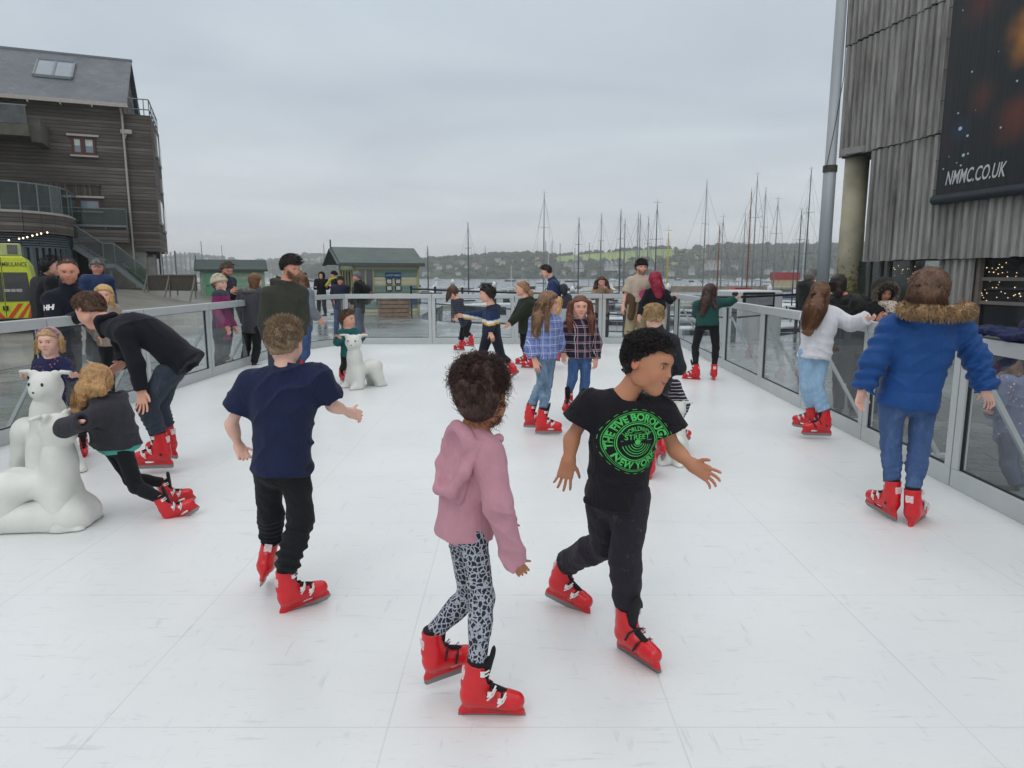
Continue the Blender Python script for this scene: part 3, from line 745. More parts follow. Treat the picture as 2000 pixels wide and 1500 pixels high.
            s.cap(hp+V(0, 0, .06*sz)-f_*.015*S, hp-f_*.02*S-V(0, 0, .05*sz), .065*sz, .045*sz, k=.012, sub=True, fl=(f_, .5))
            s.cap(JW['n']+V(0, 0, -.01), C-fr[2]*.1*H, .2*H, .24*H, k=.012, sub=True)
        A = tp.get('amp', .004)
        fb = tp.get('fold', .007)*1.5 if Y < 9 else 0; ql = tp.get('quilt')
        def dsp(p):
            o = A*wob(p*V(1, 1, .75)+V(0, 0, .25)*p[:, :1], 20, S*7)+A*.4*wob(p, 52, 3)
            if fb: o = o+folds(p, fb, S*13)
            if ql: r = np.abs(np.sin((p[:, 2]+.012*wob(p, 6, 2))*math.pi/ql)); qa = tp.get('qa', .009); o = o+qa*(1-r)**3-qa*.4*r
            return o
        vs, fs = s.mesh(dsp)
        cols = tp['paint'](vs-org) if 'paint' in tp else None
        return mesh_obj(name, vs, fs, tp['mat'], root, True, cols, org)
    tops = []
    if 'under' in tp: make_top(tp['under'], 'undershirt')
    to = make_top(tp, tp.get('name', 'jacket'))
    if hairs: hair(root, org, C, H, fr, hairs, Y)
    if hats: hat(root, org, C, H, fr, hats, Y)
    if extra: extra(root, org, JW, C, H, fr, to)
    return root
# ------------------------------------------------------------ decals lying on a garment
def decal(name, to, org, O, ax, ay, dr, v2, fs, mat, lift=.0025, sub=None):
    """v2: (n,2) metres in the (ax, ay) plane at O; projected along dr onto mesh object `to`"""
    me = to.data; bv = BVHTree.FromPolygons([v.co[:] for v in me.vertices], [p.vertices[:] for p in me.polygons])
    ax, ay, dr = nrm(ax), nrm(ay), nrm(dr); vs, ok = [], []
    for a, b in v2:
        p = Vector(O-org+ax*a+ay*b-dr*.4); h = bv.ray_cast(p, Vector(dr), .9)
        if h[0] is None: vs.append(p); ok.append(False)
        else: vs.append(h[0]-Vector(dr)*lift); ok.append(True)
    md = sorted([(v-Vector(O-org)).dot(Vector(dr)) for v, k in zip(vs, ok) if k]); 
    if not md: return None
    f2 = [f for f in fs if all(ok[i] for i in f)]
    return mesh_obj(name, [v[:] for v in vs], f2, mat, to)
def ringtext(txt, r, a0, a1, size, inward=False, bold=.02):
    """letters standing on a circle from angle a0 to a1 (degrees)"""
    v, f = textmesh(txt, size, bold); x0, x1 = v[:, 0].min(), v[:, 0].max(); t = (v[:, 0]-x0)/(x1-x0)
    a = np.radians(a0+(a1-a0)*t); rr = r+v[:, 1]*(-1 if inward else 1)
    return np.stack([np.cos(a)*rr, np.sin(a)*rr], 1), f
def ring2d(r0, r1, n=64, a0=0, a1=360, gaps=0):
    a = np.radians(np.linspace(a0, a1, n+1)); v = np.concatenate([np.stack([np.cos(a)*r0, np.sin(a)*r0], 1), np.stack([np.cos(a)*r1, np.sin(a)*r1], 1)])
    return v, [(i, i+1, i+n+2, i+n+1) for i in range(n) if not gaps or (i//2) % gaps]
def subdiv2d(v, f, n=1):
    """split polygons into a fan with edge midpoints so that they drape"""
    v = list(map(tuple, v))
    for _ in range(n):
        nf = []; em = {}
        def mid(a, b):
            k = (min(a, b), max(a, b))
            if k not in em: em[k] = len(v); v.append(((v[a][0]+v[b][0])/2, (v[a][1]+v[b][1])/2))
            return em[k]
        for q in f:
            tr = [(q[0], q[i], q[i+1]) for i in range(1, len(q)-1)]
            for a, b, c_ in tr:
                x, y, z = mid(a, b), mid(b, c_), mid(c_, a); nf += [(a, x, z), (x, b, y), (z, y, c_), (x, y, z)]
        f = nf
    return np.array(v), f
# ------------------------------------------------------------ cloth patterns
def plaid(name, base, c1, c2, c3, s=11.0, ang=0):
    def pat(t, co):
        v = mapping(t, co, (s, s, s), (0, 0, R(ang)))
        sx = nd(t, 'ShaderNodeSeparateXYZ', {0: v})
        X = math_(t, 'ADD', sx.outputs[0], math_(t, 'MULTIPLY', sx.outputs[1], .8)); Z = sx.outputs[2]
        def bars(a, ph, w):
            m = math_(t, 'FRACT', math_(t, 'ADD', a, ph)); return math_(t, 'LESS_THAN', m, w)
        cl = base
        cl = mix(t, math_(t, 'MULTIPLY', bars(X, 0, .42), .6), cl, c1); cl = mix(t, math_(t, 'MULTIPLY', bars(Z, 0, .42), .6), cl, c1)
        for a in (X, Z):
            cl = mix(t, math_(t, 'MULTIPLY', bars(a, .62, .09), .75), cl, c2); cl = mix(t, math_(t, 'MULTIPLY', bars(a, .80, .06), .8), cl, c3)
        return cl
    return fabric(name, None, pat=pat, bump=.35)
def spots(name, base, dark, scale, jit=.9, edge=.12):
    def pat(t, co):
        d = nd(t, 'ShaderNodeVectorMath', {0: co, 1: nd(t, 'ShaderNodeTexNoise', {'Vector': co, 'Scale': 25.0}).outputs['Color']}, operation='MULTIPLY_ADD')
        d = mapping(t, co, (1, 1, .85))
        wn = nd(t, 'ShaderNodeTexNoise', {'Vector': co, 'Scale': 60.0, 'Detail': 2.0}).outputs['Color']
        v2 = nd(t, 'ShaderNodeVectorMath', {0: wn, 1: (.014, .014, .014), 2: d}, operation='MULTIPLY_ADD').outputs[0]
        e = nd(t, 'ShaderNodeTexVoronoi', {'Vector': v2, 'Scale': scale, 'Randomness': jit}, feature='DISTANCE_TO_EDGE').outputs['Distance']
        cell = nd(t, 'ShaderNodeTexVoronoi', {'Vector': v2, 'Scale': scale, 'Randomness': jit}, feature='F1').outputs['Color']
        m = ramp(t, e, [(edge-.03, (0, 0, 0, 1)), (edge+.03, (1, 1, 1, 1))])
        dk = mix(t, .35, dark, mix(t, 1.0, dark, cell, 'MULTIPLY'))
        return mix(t, m, base, dk)
    return fabric(name, None, pat=pat, bump=.15)
def flecks(name, base, fl, scale, th=.22):
    def pat(t, co):
        v = nd(t, 'ShaderNodeTexVoronoi', {'Vector': mapping(t, co, (1, 1, 1)), 'Scale': scale, 'Randomness': .8})
        m = math_(t, 'LESS_THAN', v.outputs['Distance'], th); return mix(t, m, base, fl)
    return fabric(name, None, pat=pat, bump=.3)
def stripes(name, a, b, s, w=.3, ax=2):
    def pat(t, co):
        z = nd(t, 'ShaderNodeSeparateXYZ', {0: co}).outputs[ax]
        m = math_(t, 'LESS_THAN', math_(t, 'FRACT', math_(t, 'MULTIPLY', z, s)), w); return mix(t, m, a, b)
    return fabric(name, None, pat=pat, bump=.3)
def denim(name, col, wash=.5):
    def pat(t, co):
        n = noise(t, mapping(t, co, (1, 1, .35)), 16, 6, .65, .6); w = noise(t, co, 420, 2)
        cl = ramp(t, n, [(.3, scl(col, 1-.45*wash)), (.52, col), (.75, scl(mix_c(col, c('b8c6d4'), .22*wash), 1.1))])
        return mix(t, math_(t, 'MULTIPLY', w, .10), cl, c('c5cfd8'))
    return fabric(name, None, pat=pat, bump=.6, fold=12)
def mix_c(a, b, k): return tuple(x*(1-k)+y*k for x, y in zip(a[:3], b[:3]))+(1,)
FAIR = c('e0ab94'); PALE = c('e3b7a4'); TAN = c('b87c5c'); BROWN = c('8f5c40'); RUDDY = c('d4977f')
HB = c('2b2220'); HBR = c('4c3628'); HDB = c('735742'); HBL = c('a58560'); HBK = c('131114')
jeans = denim('jeans', c('2a4c7c')); jeans_dark = denim('jeans_dark', c('152132'), .3); jeans_light = denim('jeans_light', c('8fb0cc'), .4); jeans_mid = denim('jeans_mid', c('2b5487'), .7)
black_tr = fabric('black_cloth', c('17181b')); char_tr = fabric('charcoal_cloth', c('26282c'))
G_R = 'skaters on the white rink'; G_O = 'onlookers outside the rink boards'
PEOPLE = []
def people_near():
    # boy seen from behind, navy tee
    def ex1(root, org, J, C, H, fr, to): pass
    person('boy with spiky fair hair in navy t-shirt and black trousers, skating away in front', 3.12, .76,
      dict(n=(557,722), s1=(489,748,.0), s2=(622,742,.02), e1=(452,828,.02), e2=(648,792,.10), w1=(467,872,.07), w2=(684,806,.22), h1=(521,912,0), h2=(580,912,0), k1=(528,1005,.06), k2=(588,1014,-.02)),
      dict(c=(557,671,.02), h=88, yaw=8, pitch=-6, child=1, nr=.175), PALE,
      dict(name='t_shirt', mat=fabric('navy_tee', c('1b2340'), bump=.6, fold=7), sl=.31, add=.018, hem=1.06, flr=1.3, slk=1.1, thick=1.1, amp=.004, flare=.02, fold=.010),
      dict(mat=black_tr, add=.016, bunch=.007, bc=6, amp=.006, waist=0, kn=.055, an=.045, th=.066),
      [dict(p=(514,1138), d=.10, yaw=-14, pitch=-16, roll=12, s=.80, side=-1), dict(p=(597,1187), d=-.06, yaw=58, pitch=10, roll=0, s=.80, side=-1)],
      dict(st='spiky', col=c('8c775e'), th=.006, len=.024, n=3600, r=.0011, top=.8, line=([-.6, -.3, -.14, -.02, .1, .3, .5], [-.24, -.22, -.10, .07, .16, .27, .33]), dz=0),
      hands=(dict(tip=(476,893,.04), th=(.5,.2,0), side='L', curl=1.2, L=.125), dict(tip=(704,812,.27), th=(-.1,.2,.6), side='R', curl=.9, L=.13)), group=G_R, extra=ex1)
    # curly haired girl, pink hoodie
    def ex2(root, org, J, C, H, fr, to):
        n = J['n']-V(0, 0, .012); bk, rt, z = V(-.77, -.64, 0), V(.64, -.77, 0), V(0, 0, 1.); s = SDF(.005)
        s.cap(n+bk*.06-z*.03, n+bk*.085-z*.18, .085, .055, fl=(bk, .5))
        pt = [n+rt*.07-bk*.05-z*.01, n+rt*.085+bk*.03-z*.02, n+rt*.07+bk*.095-z*.10, n+rt*.035+bk*.125-z*.175, n-rt*.035+bk*.125-z*.175, n-rt*.07+bk*.095-z*.10, n-rt*.085+bk*.03-z*.02, n-rt*.07-bk*.05-z*.01]
        for a, b in zip(pt[:-1], pt[1:]): s.cap(a, b, .017, k=.02)
        s.cap(n+bk*.10-z*.02, n+bk*.125-z*.135, .048, .030, k=.012, sub=True, fl=(bk, .55)); s.cap(n+z*.02, n+z*.1, .05, k=.01, sub=True)
        vs, fs = s.mesh(lambda p: .003*wob(p, 40)+folds(p, .005, 3)); mesh_obj('hood', vs, fs, fabric('pink_sweat', c('b98793'), bump=.5, fold=6), to, True, org=org)
    person('curly haired girl in pink hoodie and leopard print leggings, skating in front', 2.32, .72,
      dict(n=(927,842), s1=(897,878,.09), s2=(951,886,-.06), e1=(925,960,.20), e2=(972,985,-.12), w1=(985,1022,.22), w2=(1006,1098,-.08), h1=(898,1022,.045), h2=(920,1028,-.03), k1=(918,1160,.10), k2=(941,1168,-.04)),
      dict(c=(945,783,0), h=106, yaw=54, pitch=0, child=1), c('a66f4e'),
      dict(name='hoodie', mat=fabric('pink_sweat', c('b98793'), bump=.5, fold=6), sl=1.0, add=.019, hem=1.14, slk=1.0, cuff=1.0, amp=.005, rib=1, flare=.042, fold=.008, solid=1),
      dict(mat=spots('leopard', c('a4a7b1'), c('2c2f3a'), 60, .9, .10), name='leggings', add=.004, th=.068, kn=.053, an=.040, waist=.0, amp=.0015),
      [dict(p=(884,1318), d=.10, yaw=70, pitch=9, s=.74, side=1), dict(p=(959,1402), d=-.07, yaw=91, pitch=0, s=.79, side=-1)],
      dict(st='curly', col=c('45302a'), c=(936,738,.02,(.105,.10,.092)), th=.016, n=3200),
      hands=(dict(tip=(994,1036,.2), th=(.3,0,.3), side='L', curl=.8, L=.11), dict(tip=(1028,1126,-.06), th=(.6,.2,.3), side='R', curl=.9, L=.10)), group=G_R, extra=ex2)
    # boy with black tee and green print
    GREEN = pbr('green_print', c('49b85a'), .8, var=.18, vs=60)
    def ex3(root, org, J, C, H, fr, to):
        O = P(1246, 864, 2.6); ax = nrm(V(.93, .36, 0)); ax = nrm(V(.93, .36, .05)); dr = nrm(np.cross(V(0, 0, 1), ax)); ay = np.cross(ax, dr)*1.0
        dr = nrm(V(-.36, .93, 0)); ay = V(0, 0, 1.); rr = .118
        items = [ring2d(rr*.985, rr, 90), ring2d(rr*.94, rr*.955, 90), ring2d(rr*.66, rr*.68, 70), ring2d(rr*.60, rr*.63, 70), ring2d(rr*1.06, rr*1.075, 90, gaps=2)]
        for k in range(5): items.append(ring2d(rr*(.12+.085*k), rr*(.145+.085*k), 40, 195, 345))
        items.append(ring2d(rr*.0, rr*.09, 24))
        items.append(ringtext('THE FIVE BOROUGHS', rr*.81, 195, -15, rr*.31, bold=.0012))
        items.append(ringtext('NEW YORK', rr*.81, 208, 332, rr*.31, True, bold=.0012))
        items.append(ringtext('WORLDWIDE', rr*.45, 150, 30, rr*.2, bold=.0003))
        v, f = textmesh('STREET', rr*.25, .0004); items.append((v+V(0, rr*.12)[:2] if False else v+np.array([0, rr*.17]), f))
        for x in (-1, 1): items.append((np.array([[-.5, .02], [.5, .02], [.5, .035], [-.5, .035]])*rr+np.array([0, rr*(.17-.02+.13*x)]), [(0, 1, 2, 3)]))
        V2, F2 = [], []; n = 0
        for v, f in items:
            v, f = subdiv2d(v, f, 1 if len(f) < 60 else 0); V2.append(v); F2 += [tuple(i+n for i in q) for q in f]; n += len(v)
        decal('print', to, org, O, ax, ay, dr, np.concatenate(V2), F2, GREEN)
    person('dark haired boy in black t-shirt with round green print, skating to the right in front', 2.72, .80,
      dict(n=(1214,784,-.02), s1=(1152,794,.02), s2=(1290,808,-.02), e1=(1117,856,.02), e2=(1318,878,-.04), w1=(1111,898,.0), w2=(1352,908,-.12), h1=(1179,962,.03), h2=(1232,968,-.03), k1=(1182,1062,.10), k2=(1222,1082,-.05)),
      dict(c=(1265,712,-.06), h=114, yaw=128, pitch=-10, roll=8, child=.8, nr=.18, smile=1), c('b98262'),
      dict(name='t_shirt', mat=fabric('black_tee', c('17151b'), bump=.5, fold=7), sl=.27, add=.02, hem=1.08, flr=1.35, thick=1.12, amp=.004, slk=1.3, fold=.009),
      dict(mat=fabric('dusty_joggers', None, pat=lambda t, co: mix(t, ramp(t, noise(t, co, 26, 7, .75), [(.60, (0, 0, 0, 1)), (.74, (.35, .35, .35, 1))]), c('26222b'), c('9a9aa4'))), add=.018, bunch=.004, bc=3, amp=.005, waist=.1, an=.048, kn=.055, th=.078),
      [dict(p=(1106,1183), d=.34, yaw=122, pitch=-12, roll=0, s=.80, side=-1), dict(p=(1246,1290), d=-.12, yaw=146, pitch=0, roll=6, s=.82, side=1)],
      dict(st='curlytop', col=c('1c1615'), th=.003, len=.02, n=900, line=([-.6, -.3, -.12, .0, .10, .16, .3, .36, .5], [-.26, -.24, -.12, .06, .17, .22, .30, .34, .37])),
      hands=(dict(tip=(1098,948,.0), th=(.8,0,-.3), side='R', curl=.25, spread=.16, L=.145), dict(tip=(1402,938,-.2), th=(.1,-.1,.8), side='L', curl=.3, spread=.2, L=.145)), group=G_R, extra=ex3)
    # girl with blue padded jacket
    def ex4(root, org, J, C, H, fr, to):
        cur = []; ctr = J['n']+V(0, -.10, .055)
        mat = hairmat(c('9a7d5b')); s = SDF(.009); rg = []
        for a in np.linspace(-.35, math.pi+.35, 14): rg.append(ctr+V(math.cos(a)*.185, -math.sin(a)*.09, -.015-math.sin(a)*.02))
        for a, b in zip(rg[:-1], rg[1:]): s.cap(a, b, .033)
        vs, fs = s.mesh(lambda p: .01*wob(p, 70)); o = mesh_obj('fur_trim', vs, fs, mat, root, True, org=org)
        for i in range(2600):
            j = random.uniform(0, 12.99); k = int(j); b = rg[k]*(1-j+k)+rg[k+1]*(j-k); d = nrm(np.random.normal(size=3)+V(0, -.5, .2)); cur.append(np.array([b+d*.022, b+d*.04, b+d*.06+V(0, 0, -.012)]))
        strand_mesh(cur, .003, hairmat(c('9a7d5b'), True), 'strand', o, org)
    person('girl in bright blue padded jacket with fur trimmed hood, skating away beside the right boards', 4.25, .90,
      dict(n=(1808,614), s1=(1743,640,.02), s2=(1872,638,-.02), e1=(1708,704,0), e2=(1907,700,-.05), w1=(1684,762,.02), w2=(1926,764,-.12), h1=(1742,782,0), h2=(1804,782,0), k1=(1740,868,.04), k2=(1795,876,-.02)),
      dict(c=(1811,568,0), h=82, yaw=-6, pitch=-4), PALE,
      dict(name='jacket', mat=fabric('blue_nylon', c('10437f'), rough=.55, bump=.5, fold=8, sheen=.05), sl=1, add=.040, hem=1.10, swr=(.009, 3.5, 0), hood=dict(yaw=0, sz=1.1, dz=-.02), amp=.003, flare=.03, slk=.95, quilt=.12, qa=.004, fold=.006),
      dict(mat=jeans, add=.008, bunch=.003, bc=6, th=.082, kn=.058, an=.042, waist=.0),
      [dict(p=(1720,1001), d=.06, yaw=-14, pitch=6, roll=0, s=.9, side=1), dict(p=(1792,1024), d=-.05, yaw=48, pitch=8, roll=-4, s=.95, side=-1)],
      dict(st='long', col=c('5d4232'), th=.016, tails=[[(1810,550,-.08,.085), (1808,578,-.11,.10), (1808,602,-.10,.125)]], n=1800, r=.002),
      hands=(dict(tip=(1676,792,.02), th=(.6,.2,0), side='L', curl=.6, L=.15), dict(tip=(1934,784,-.1), th=(-.3,.6,0), side='R', curl=.5, L=.14)), group=G_R, extra=ex4)
def bx(pts, Y, s=1): pass
def people_mid():
    T = dict
    person('long haired girl in white sweatshirt and pale jeans, one hand on the right rail', 6.45, .88,
      T(n=(1603,607), s1=(1581,618,-.02), s2=(1626,616,.06), e1=(1580,655,.12), e2=(1662,632,.05), w1=(1590,672,.2), w2=(1694,621,-.10), h1=(1578,690,.0), h2=(1604,690,.02), k1=(1576,752,.03), k2=(1592,756,-.02)),
      T(c=(1602,575,0), h=46, yaw=35, pitch=-8), PALE,
      T(name='sweatshirt', mat=fabric('white_sweat', c('d2d3d6'), bump=.5, fold=6), sl=1, add=.038, hem=1.13, amp=.007, slk=.9, thick=1.2, rib=1, flare=.02),
      T(mat=jeans_light, add=.016, bunch=.004, bc=4, th=.08, kn=.06, an=.052, waist=0),
      [T(p=(1572,836), d=.12, yaw=-38, s=.88, side=1), T(p=(1595,850), d=-.05, yaw=-82, s=.90, side=-1)],
      T(st='long', col=c('6b4a35'), tails=[[(1604,565,-.09,.075), (1592,605,-.16,.10), (1578,645,-.15,.075)]], n=900, fl=.45),
      hands=('no', T(tip=(1704,622,-.16), th=(-.5,-.5,.4), side='R', curl=1.5, L=.125)), group=G_R)
    person('girl in teal hoodie and black leggings leaning on the far right rail', 10.3, .90,
      T(n=(1381,590), s1=(1363,597), s2=(1401,592,.02), e1=(1360,612,.25), e2=(1424,590,.1), w1=(1366,620,.4), w2=(1438,582,.05), h1=(1369,632,0), h2=(1394,632,0), k1=(1358,678,.05), k2=(1398,680,.0)),
      T(c=(1386,571,.02), h=32, yaw=15, pitch=-10), PALE,
      T(name='hoodie', mat=fabric('teal_sweat', c('1f4a45')), add=.03, hem=1.10, hood=T(yaw=0, sz=1.1), thick=1.1),
      T(mat=black_tr, add=.004, th=.084, kn=.055, an=.042, waist=0),
      [T(p=(1350,743), d=-.05, yaw=-62, s=.92, side=1), T(p=(1393,743), d=-.05, yaw=10, s=.92, side=1)],
      T(st='long', col=c('3f2c25'), tails=[[(1384,566,-.09,.08), (1378,590,-.15,.09), (1372,612,-.13,.07)], [(1390,580,-.1,.05), (1398,602,-.15,.04)]], n=300),
      hands=('no', T(tip=(1445,580,.02), th=(-.5,-.3,.3), side='R', curl=1.6, L=.12)), group=G_R)
    # blond boy in dark jacket, back
    person('blond boy in dark grey jacket seen from behind beyond the boy in the black t-shirt', 5.6, .78,
      T(n=(1281,644), s1=(1256,664,0), s2=(1312,668,.05), e1=(1240,715,.1), e2=(1326,718,.12), w1=(1256,735,.25), w2=(1310,726,.28), h1=(1262,745,.10), h2=(1296,745,.12), k1=(1262,820,.1), k2=(1284,815,.15)),
      T(c=(1277,620,0), h=48, yaw=5, pitch=-15, child=1), PALE,
      T(name='jacket', mat=fabric('grey_softshell', c('26282e')), add=.026, hem=1.15, collar=1),
      T(mat=flecks('patterned_leggings', c('3a3b42'), c('b6b7bf'), 60), add=.008, th=.075, an=.042, waist=0),
      [T(p=(1268,932), d=-.38, yaw=8, s=.82, side=1), T(p=(1293,898), d=-.1, yaw=-5, pitch=-32, s=.82, side=1)],
      T(st='short', col=c('b0926a'), th=.006, n=1700, len=.02, r=.0015, line=([-.6, -.3, -.14, -.02, .1, .3, .5], [-.24, -.22, -.10, .07, .16, .27, .33])),
      hands=('no', T(tip=(1303,716,.26), th=(0,-.2,.6), side='R', curl=.8, L=.13)), group=G_R)
    person('child in striped long sleeved top bent forward in front of the blond boy', 6.0, .70,
      T(n=(1290,752), s1=(1268,765,.1), s2=(1318,752,-.02), e1=(1262,800,.2), e2=(1338,790,-.05), w1=(1270,825,.3), w2=(1326,822,-.02), h1=(1290,800,.05), h2=(1318,802,.0), k1=(1292,836,.0), k2=(1314,836,.0)),
      T(c=(1278,738,.1), h=38, yaw=-30, pitch=-50, child=1), PALE,
      T(name='top', mat=stripes('striped_jersey', c('33293a'), c('c9c4c6'), 34, .22), add=.01, hem=1.0),
      T(mat=jeans, add=.016, th=.085, kn=.06, an=.05, waist=.1),
      [T(p=(1296,872), d=.0, yaw=0, s=.74, side=1), T(p=(1330,862), d=.02, yaw=60, s=.74, side=-1)],
      T(st='long', col=c('6b4a30'), tails=[[(1278,730,-.05,.06), (1290,750,-.06,.05)]], n=200),
      hands=('no', T(tip=(1322,842,-.02), th=(0,-.3,.3), side='R', curl=.6, L=.12)), group=G_R)
    # two girls in plaid
    person('girl in light blue checked shirt and acid wash jeans beside the girl in dark plaid', 6.75, .83,
      T(n=(1068,616), s1=(1046,630,-.06), s2=(1086,630,.06), e1=(1036,680,-.10), e2=(1092,670,.14), w1=(1045,704,-.12), w2=(1083,690,.2), h1=(1054,692,-.03), h2=(1074,692,.05), k1=(1060,745,-.05), k2=(1068,750,.06)),
      T(c=(1072,592,0), h=45, yaw=112, pitch=-8, child=.7), FAIR,
      T(name='shirt', mat=plaid('blue_check', c('7484b8'), c('4e5c93'), c('c3cbe6'), c('a9b3d8'), 13), sl=.85, add=.024, hem=1.10, amp=.006, flare=.01, cuff=1.5, thick=1.15),
      T(mat=denim('acid_wash', c('647f98'), 1.3), add=.008, bunch=.003, bc=6, th=.078, kn=.055, an=.042, waist=0),
      [T(p=(1047,835), d=.02, yaw=100, s=.86, side=-1), T(p=(1071,846), d=-.14, yaw=96, s=.88, side=-1)],
      T(st='long', col=c('7d6048'), tails=[[(1058,585,-.08,.055), (1050,620,-.12,.06), (1044,662,-.13,.035)], [(1070,600,-.14,.02), (1068,650,-.19,.018)]], n=600, th=.012),
      hands=(T(tip=(1050,728,-.16), th=(.7,.2,0), side='R', curl=.25, spread=.08, L=.14), 'no'), group=G_R)
    person('girl in dark plaid shirt and ripped jeans with long red brown hair, facing the camera', 7.15, .82,
      T(n=(1133,623), s1=(1113,636,0), s2=(1154,636,0), e1=(1102,668,.02), e2=(1166,672,.02), w1=(1101,690,-.04), w2=(1164,700,-.03), h1=(1121,690,0), h2=(1145,690,0), k1=(1118,740,-.03), k2=(1143,745,-.02)),
      T(c=(1133,600,-.02), h=44, yaw=176, pitch=-4, child=.7), FAIR,
      T(name='shirt', mat=plaid('dark_plaid', c('2a2438'), c('1a1624'), c('b98d92'), c('c9bcc2'), 12), sl=1, add=.022, hem=1.14, amp=.005, flare=.01, thick=1.1),
      T(mat=jeans_mid, add=.004, th=.076, kn=.054, an=.042, waist=0),
      [T(p=(1108,808), d=-.05, yaw=200, s=.84, side=1), T(p=(1139,812), d=-.05, yaw=172, s=.84, side=1)],
      T(st='long', col=c('6b4230'), tails=[[(1115,592,-.05,.03), (1112,622,-.10,.032), (1114,648,-.12,.025)], [(1151,592,-.05,.03), (1155,622,-.10,.035), (1156,652,-.12,.026)]], n=500, th=.010, root=0),
      hands=(T(tip=(1101,708,-.06), th=(.5,-.4,0), side='R', curl=.6, L=.14), T(tip=(1163,716,-.05), th=(-.5,-.4,0), side='L', curl=.6, L=.14)), group=G_R)
    def chev(p):
        x, z = p[:, 0], p[:, 2]; zc = z-.10*np.abs(x+.02)*2; o = np.tile(np.array(c('1b2438')[:3]), (len(p), 1))
        top = .98
        o[zc > .885] = c('1d3054')[:3]; m = (zc > .845)&(zc <= .885); o[m] = c('d8d8d8')[:3]; m = (zc > .815)&(zc <= .845); o[m] = c('d3a53f')[:3]; o[z > 1.02] = c('1b2438')[:3]; return o
    person('dark haired boy in navy hoodie with yellow and white stripes, striding left', 10.2, .84,
      T(n=(959,598), s1=(953,612,.16), s2=(966,610,-.12), e1=(928,616,.2), e2=(958,636,-.18), w1=(905,617,.2), w2=(958,650,-.24), h1=(954,652,.07), h2=(966,652,-.06), k1=(940,696,.05), k2=(980,698,-.05)),
      T(c=(951,575,0), h=32, yaw=-92, pitch=-4, child=.6), FAIR,
      T(name='hoodie', mat=fabric('stripe_sweat', None), paint=chev, add=.028, hem=1.06, hood=T(yaw=-90, sz=1.1)),
      T(mat=fabric('navy_joggers', c('1b1e28')), add=.018, th=.084, waist=0),
      [T(p=(928,744), d=-.05, yaw=-80, s=.86, side=1), T(p=(1003,735), d=0, yaw=-55, pitch=-35, s=.86, side=1)],
      T(st='short', col=c('221a16'), th=.02, top=1.1, n=150),
      hands=(T(tip=(893,617,.2), th=(0,-.3,.4), side='R', curl=.3, L=.15), T(tip=(963,662,-.26), th=(-.6,-.2,0), side='L', curl=.3, L=.15)), group=G_R)
    person('girl in dark green hoodie with tied fair hair, facing left near the far boards', 11.6, .86,
      T(n=(1026,583), s1=(1020,592,.13), s2=(1034,594,-.10), e1=(1010,612,.1), e2=(1014,616,-.15), w1=(1000,626,.1), w2=(996,632,-.2), h1=(1022,645,.06), h2=(1033,645,-.05), k1=(1022,674,.05), k2=(1030,674,-.03)),
      T(c=(1019,564,0), h=28, yaw=-95, pitch=-4), FAIR,
      T(name='hoodie', mat=fabric('dark_green_sweat', c('23291f')), add=.035, hem=1.12, hood=T(yaw=-95, sz=1.1)),
      T(mat=black_tr, add=.004, waist=0),
      [T(p=(1021,712), d=.1, yaw=-85, s=.86, side=1), T(p=(1033,719), d=-.1, yaw=-80, s=.86, side=1)],
      T(st='tied', col=c('a07c5c'), th=.012, tails=[[(1030,566,-.02,.05), (1037,574,-.02,.045), (1036,584,-.02,.02)]], n=150),
      hands=('no', T(tip=(986,640,-.22), th=(0,-.3,.5), side='L', curl=.4, L=.15)), group=G_R)
    person('child in striped grey padded jacket leaning forward by the far boards', 14.0, .80,
      T(n=(893,585), s1=(888,590,.12), s2=(896,592,-.10), e1=(893,612,.15), e2=(900,612,-.16), w1=(890,620,.2), w2=(893,622,-.24), h1=(907,632,.06), h2=(914,632,-.05), k1=(903,650,.05), k2=(910,652,-.03)),
      T(c=(884,571,0), h=24, yaw=-95, pitch=-25, child=1), FAIR,
      T(name='padded_jacket', mat=stripes('striped_nylon', c('3c3f4c'), c('1d1f29'), 24, .4), add=.03, hem=1.08, hood=T(yaw=-90, sz=.9)),
      T(mat=black_tr, add=.014, waist=0),
      [T(p=(897,684), d=.1, yaw=-75, s=.82, side=1), T(p=(915,676), d=-.05, yaw=-80, s=.82, side=1)],
      T(st='long', col=c('4a3529'), tails=[[(880,566,-.06,.06), (876,578,-.08,.05), (873,588,-.08,.03)]], n=150, root=0),
      hands=('no', T(tip=(887,624,-.26), th=(0,-.3,.5), side='L', curl=.4, L=.13)), group=G_R)
    person('child with blonde ponytail and pale grey top half hidden behind the blue checked shirt girl', 11.4, .78,
      T(n=(1092,606), s1=(1082,612,.0), s2=(1103,612,0), e1=(1078,632,0), e2=(1112,618,-.05), w1=(1080,645,-.1), w2=(1110,604,-.1), h1=(1085,650,0), h2=(1099,650,0), k1=(1085,672,0), k2=(1098,674,0)),
      T(c=(1090,592,0), h=24, yaw=30, child=1), FAIR,
      T(name='top', mat=fabric('pale_grey', c('a9adb2')), add=.022, hem=1.1),
      T(mat=black_tr, add=.008, waist=0),
      [T(p=(1086,704), d=0, yaw=-30, s=.8, side=1), T(p=(1100,698), d=.3, yaw=60, s=.8, side=-1)],
      T(st='tied', col=c('c3a065'), tails=[[(1090,590,-.1,.05), (1088,606,-.13,.04), (1086,622,-.12,.02)]], n=150), group=G_R)
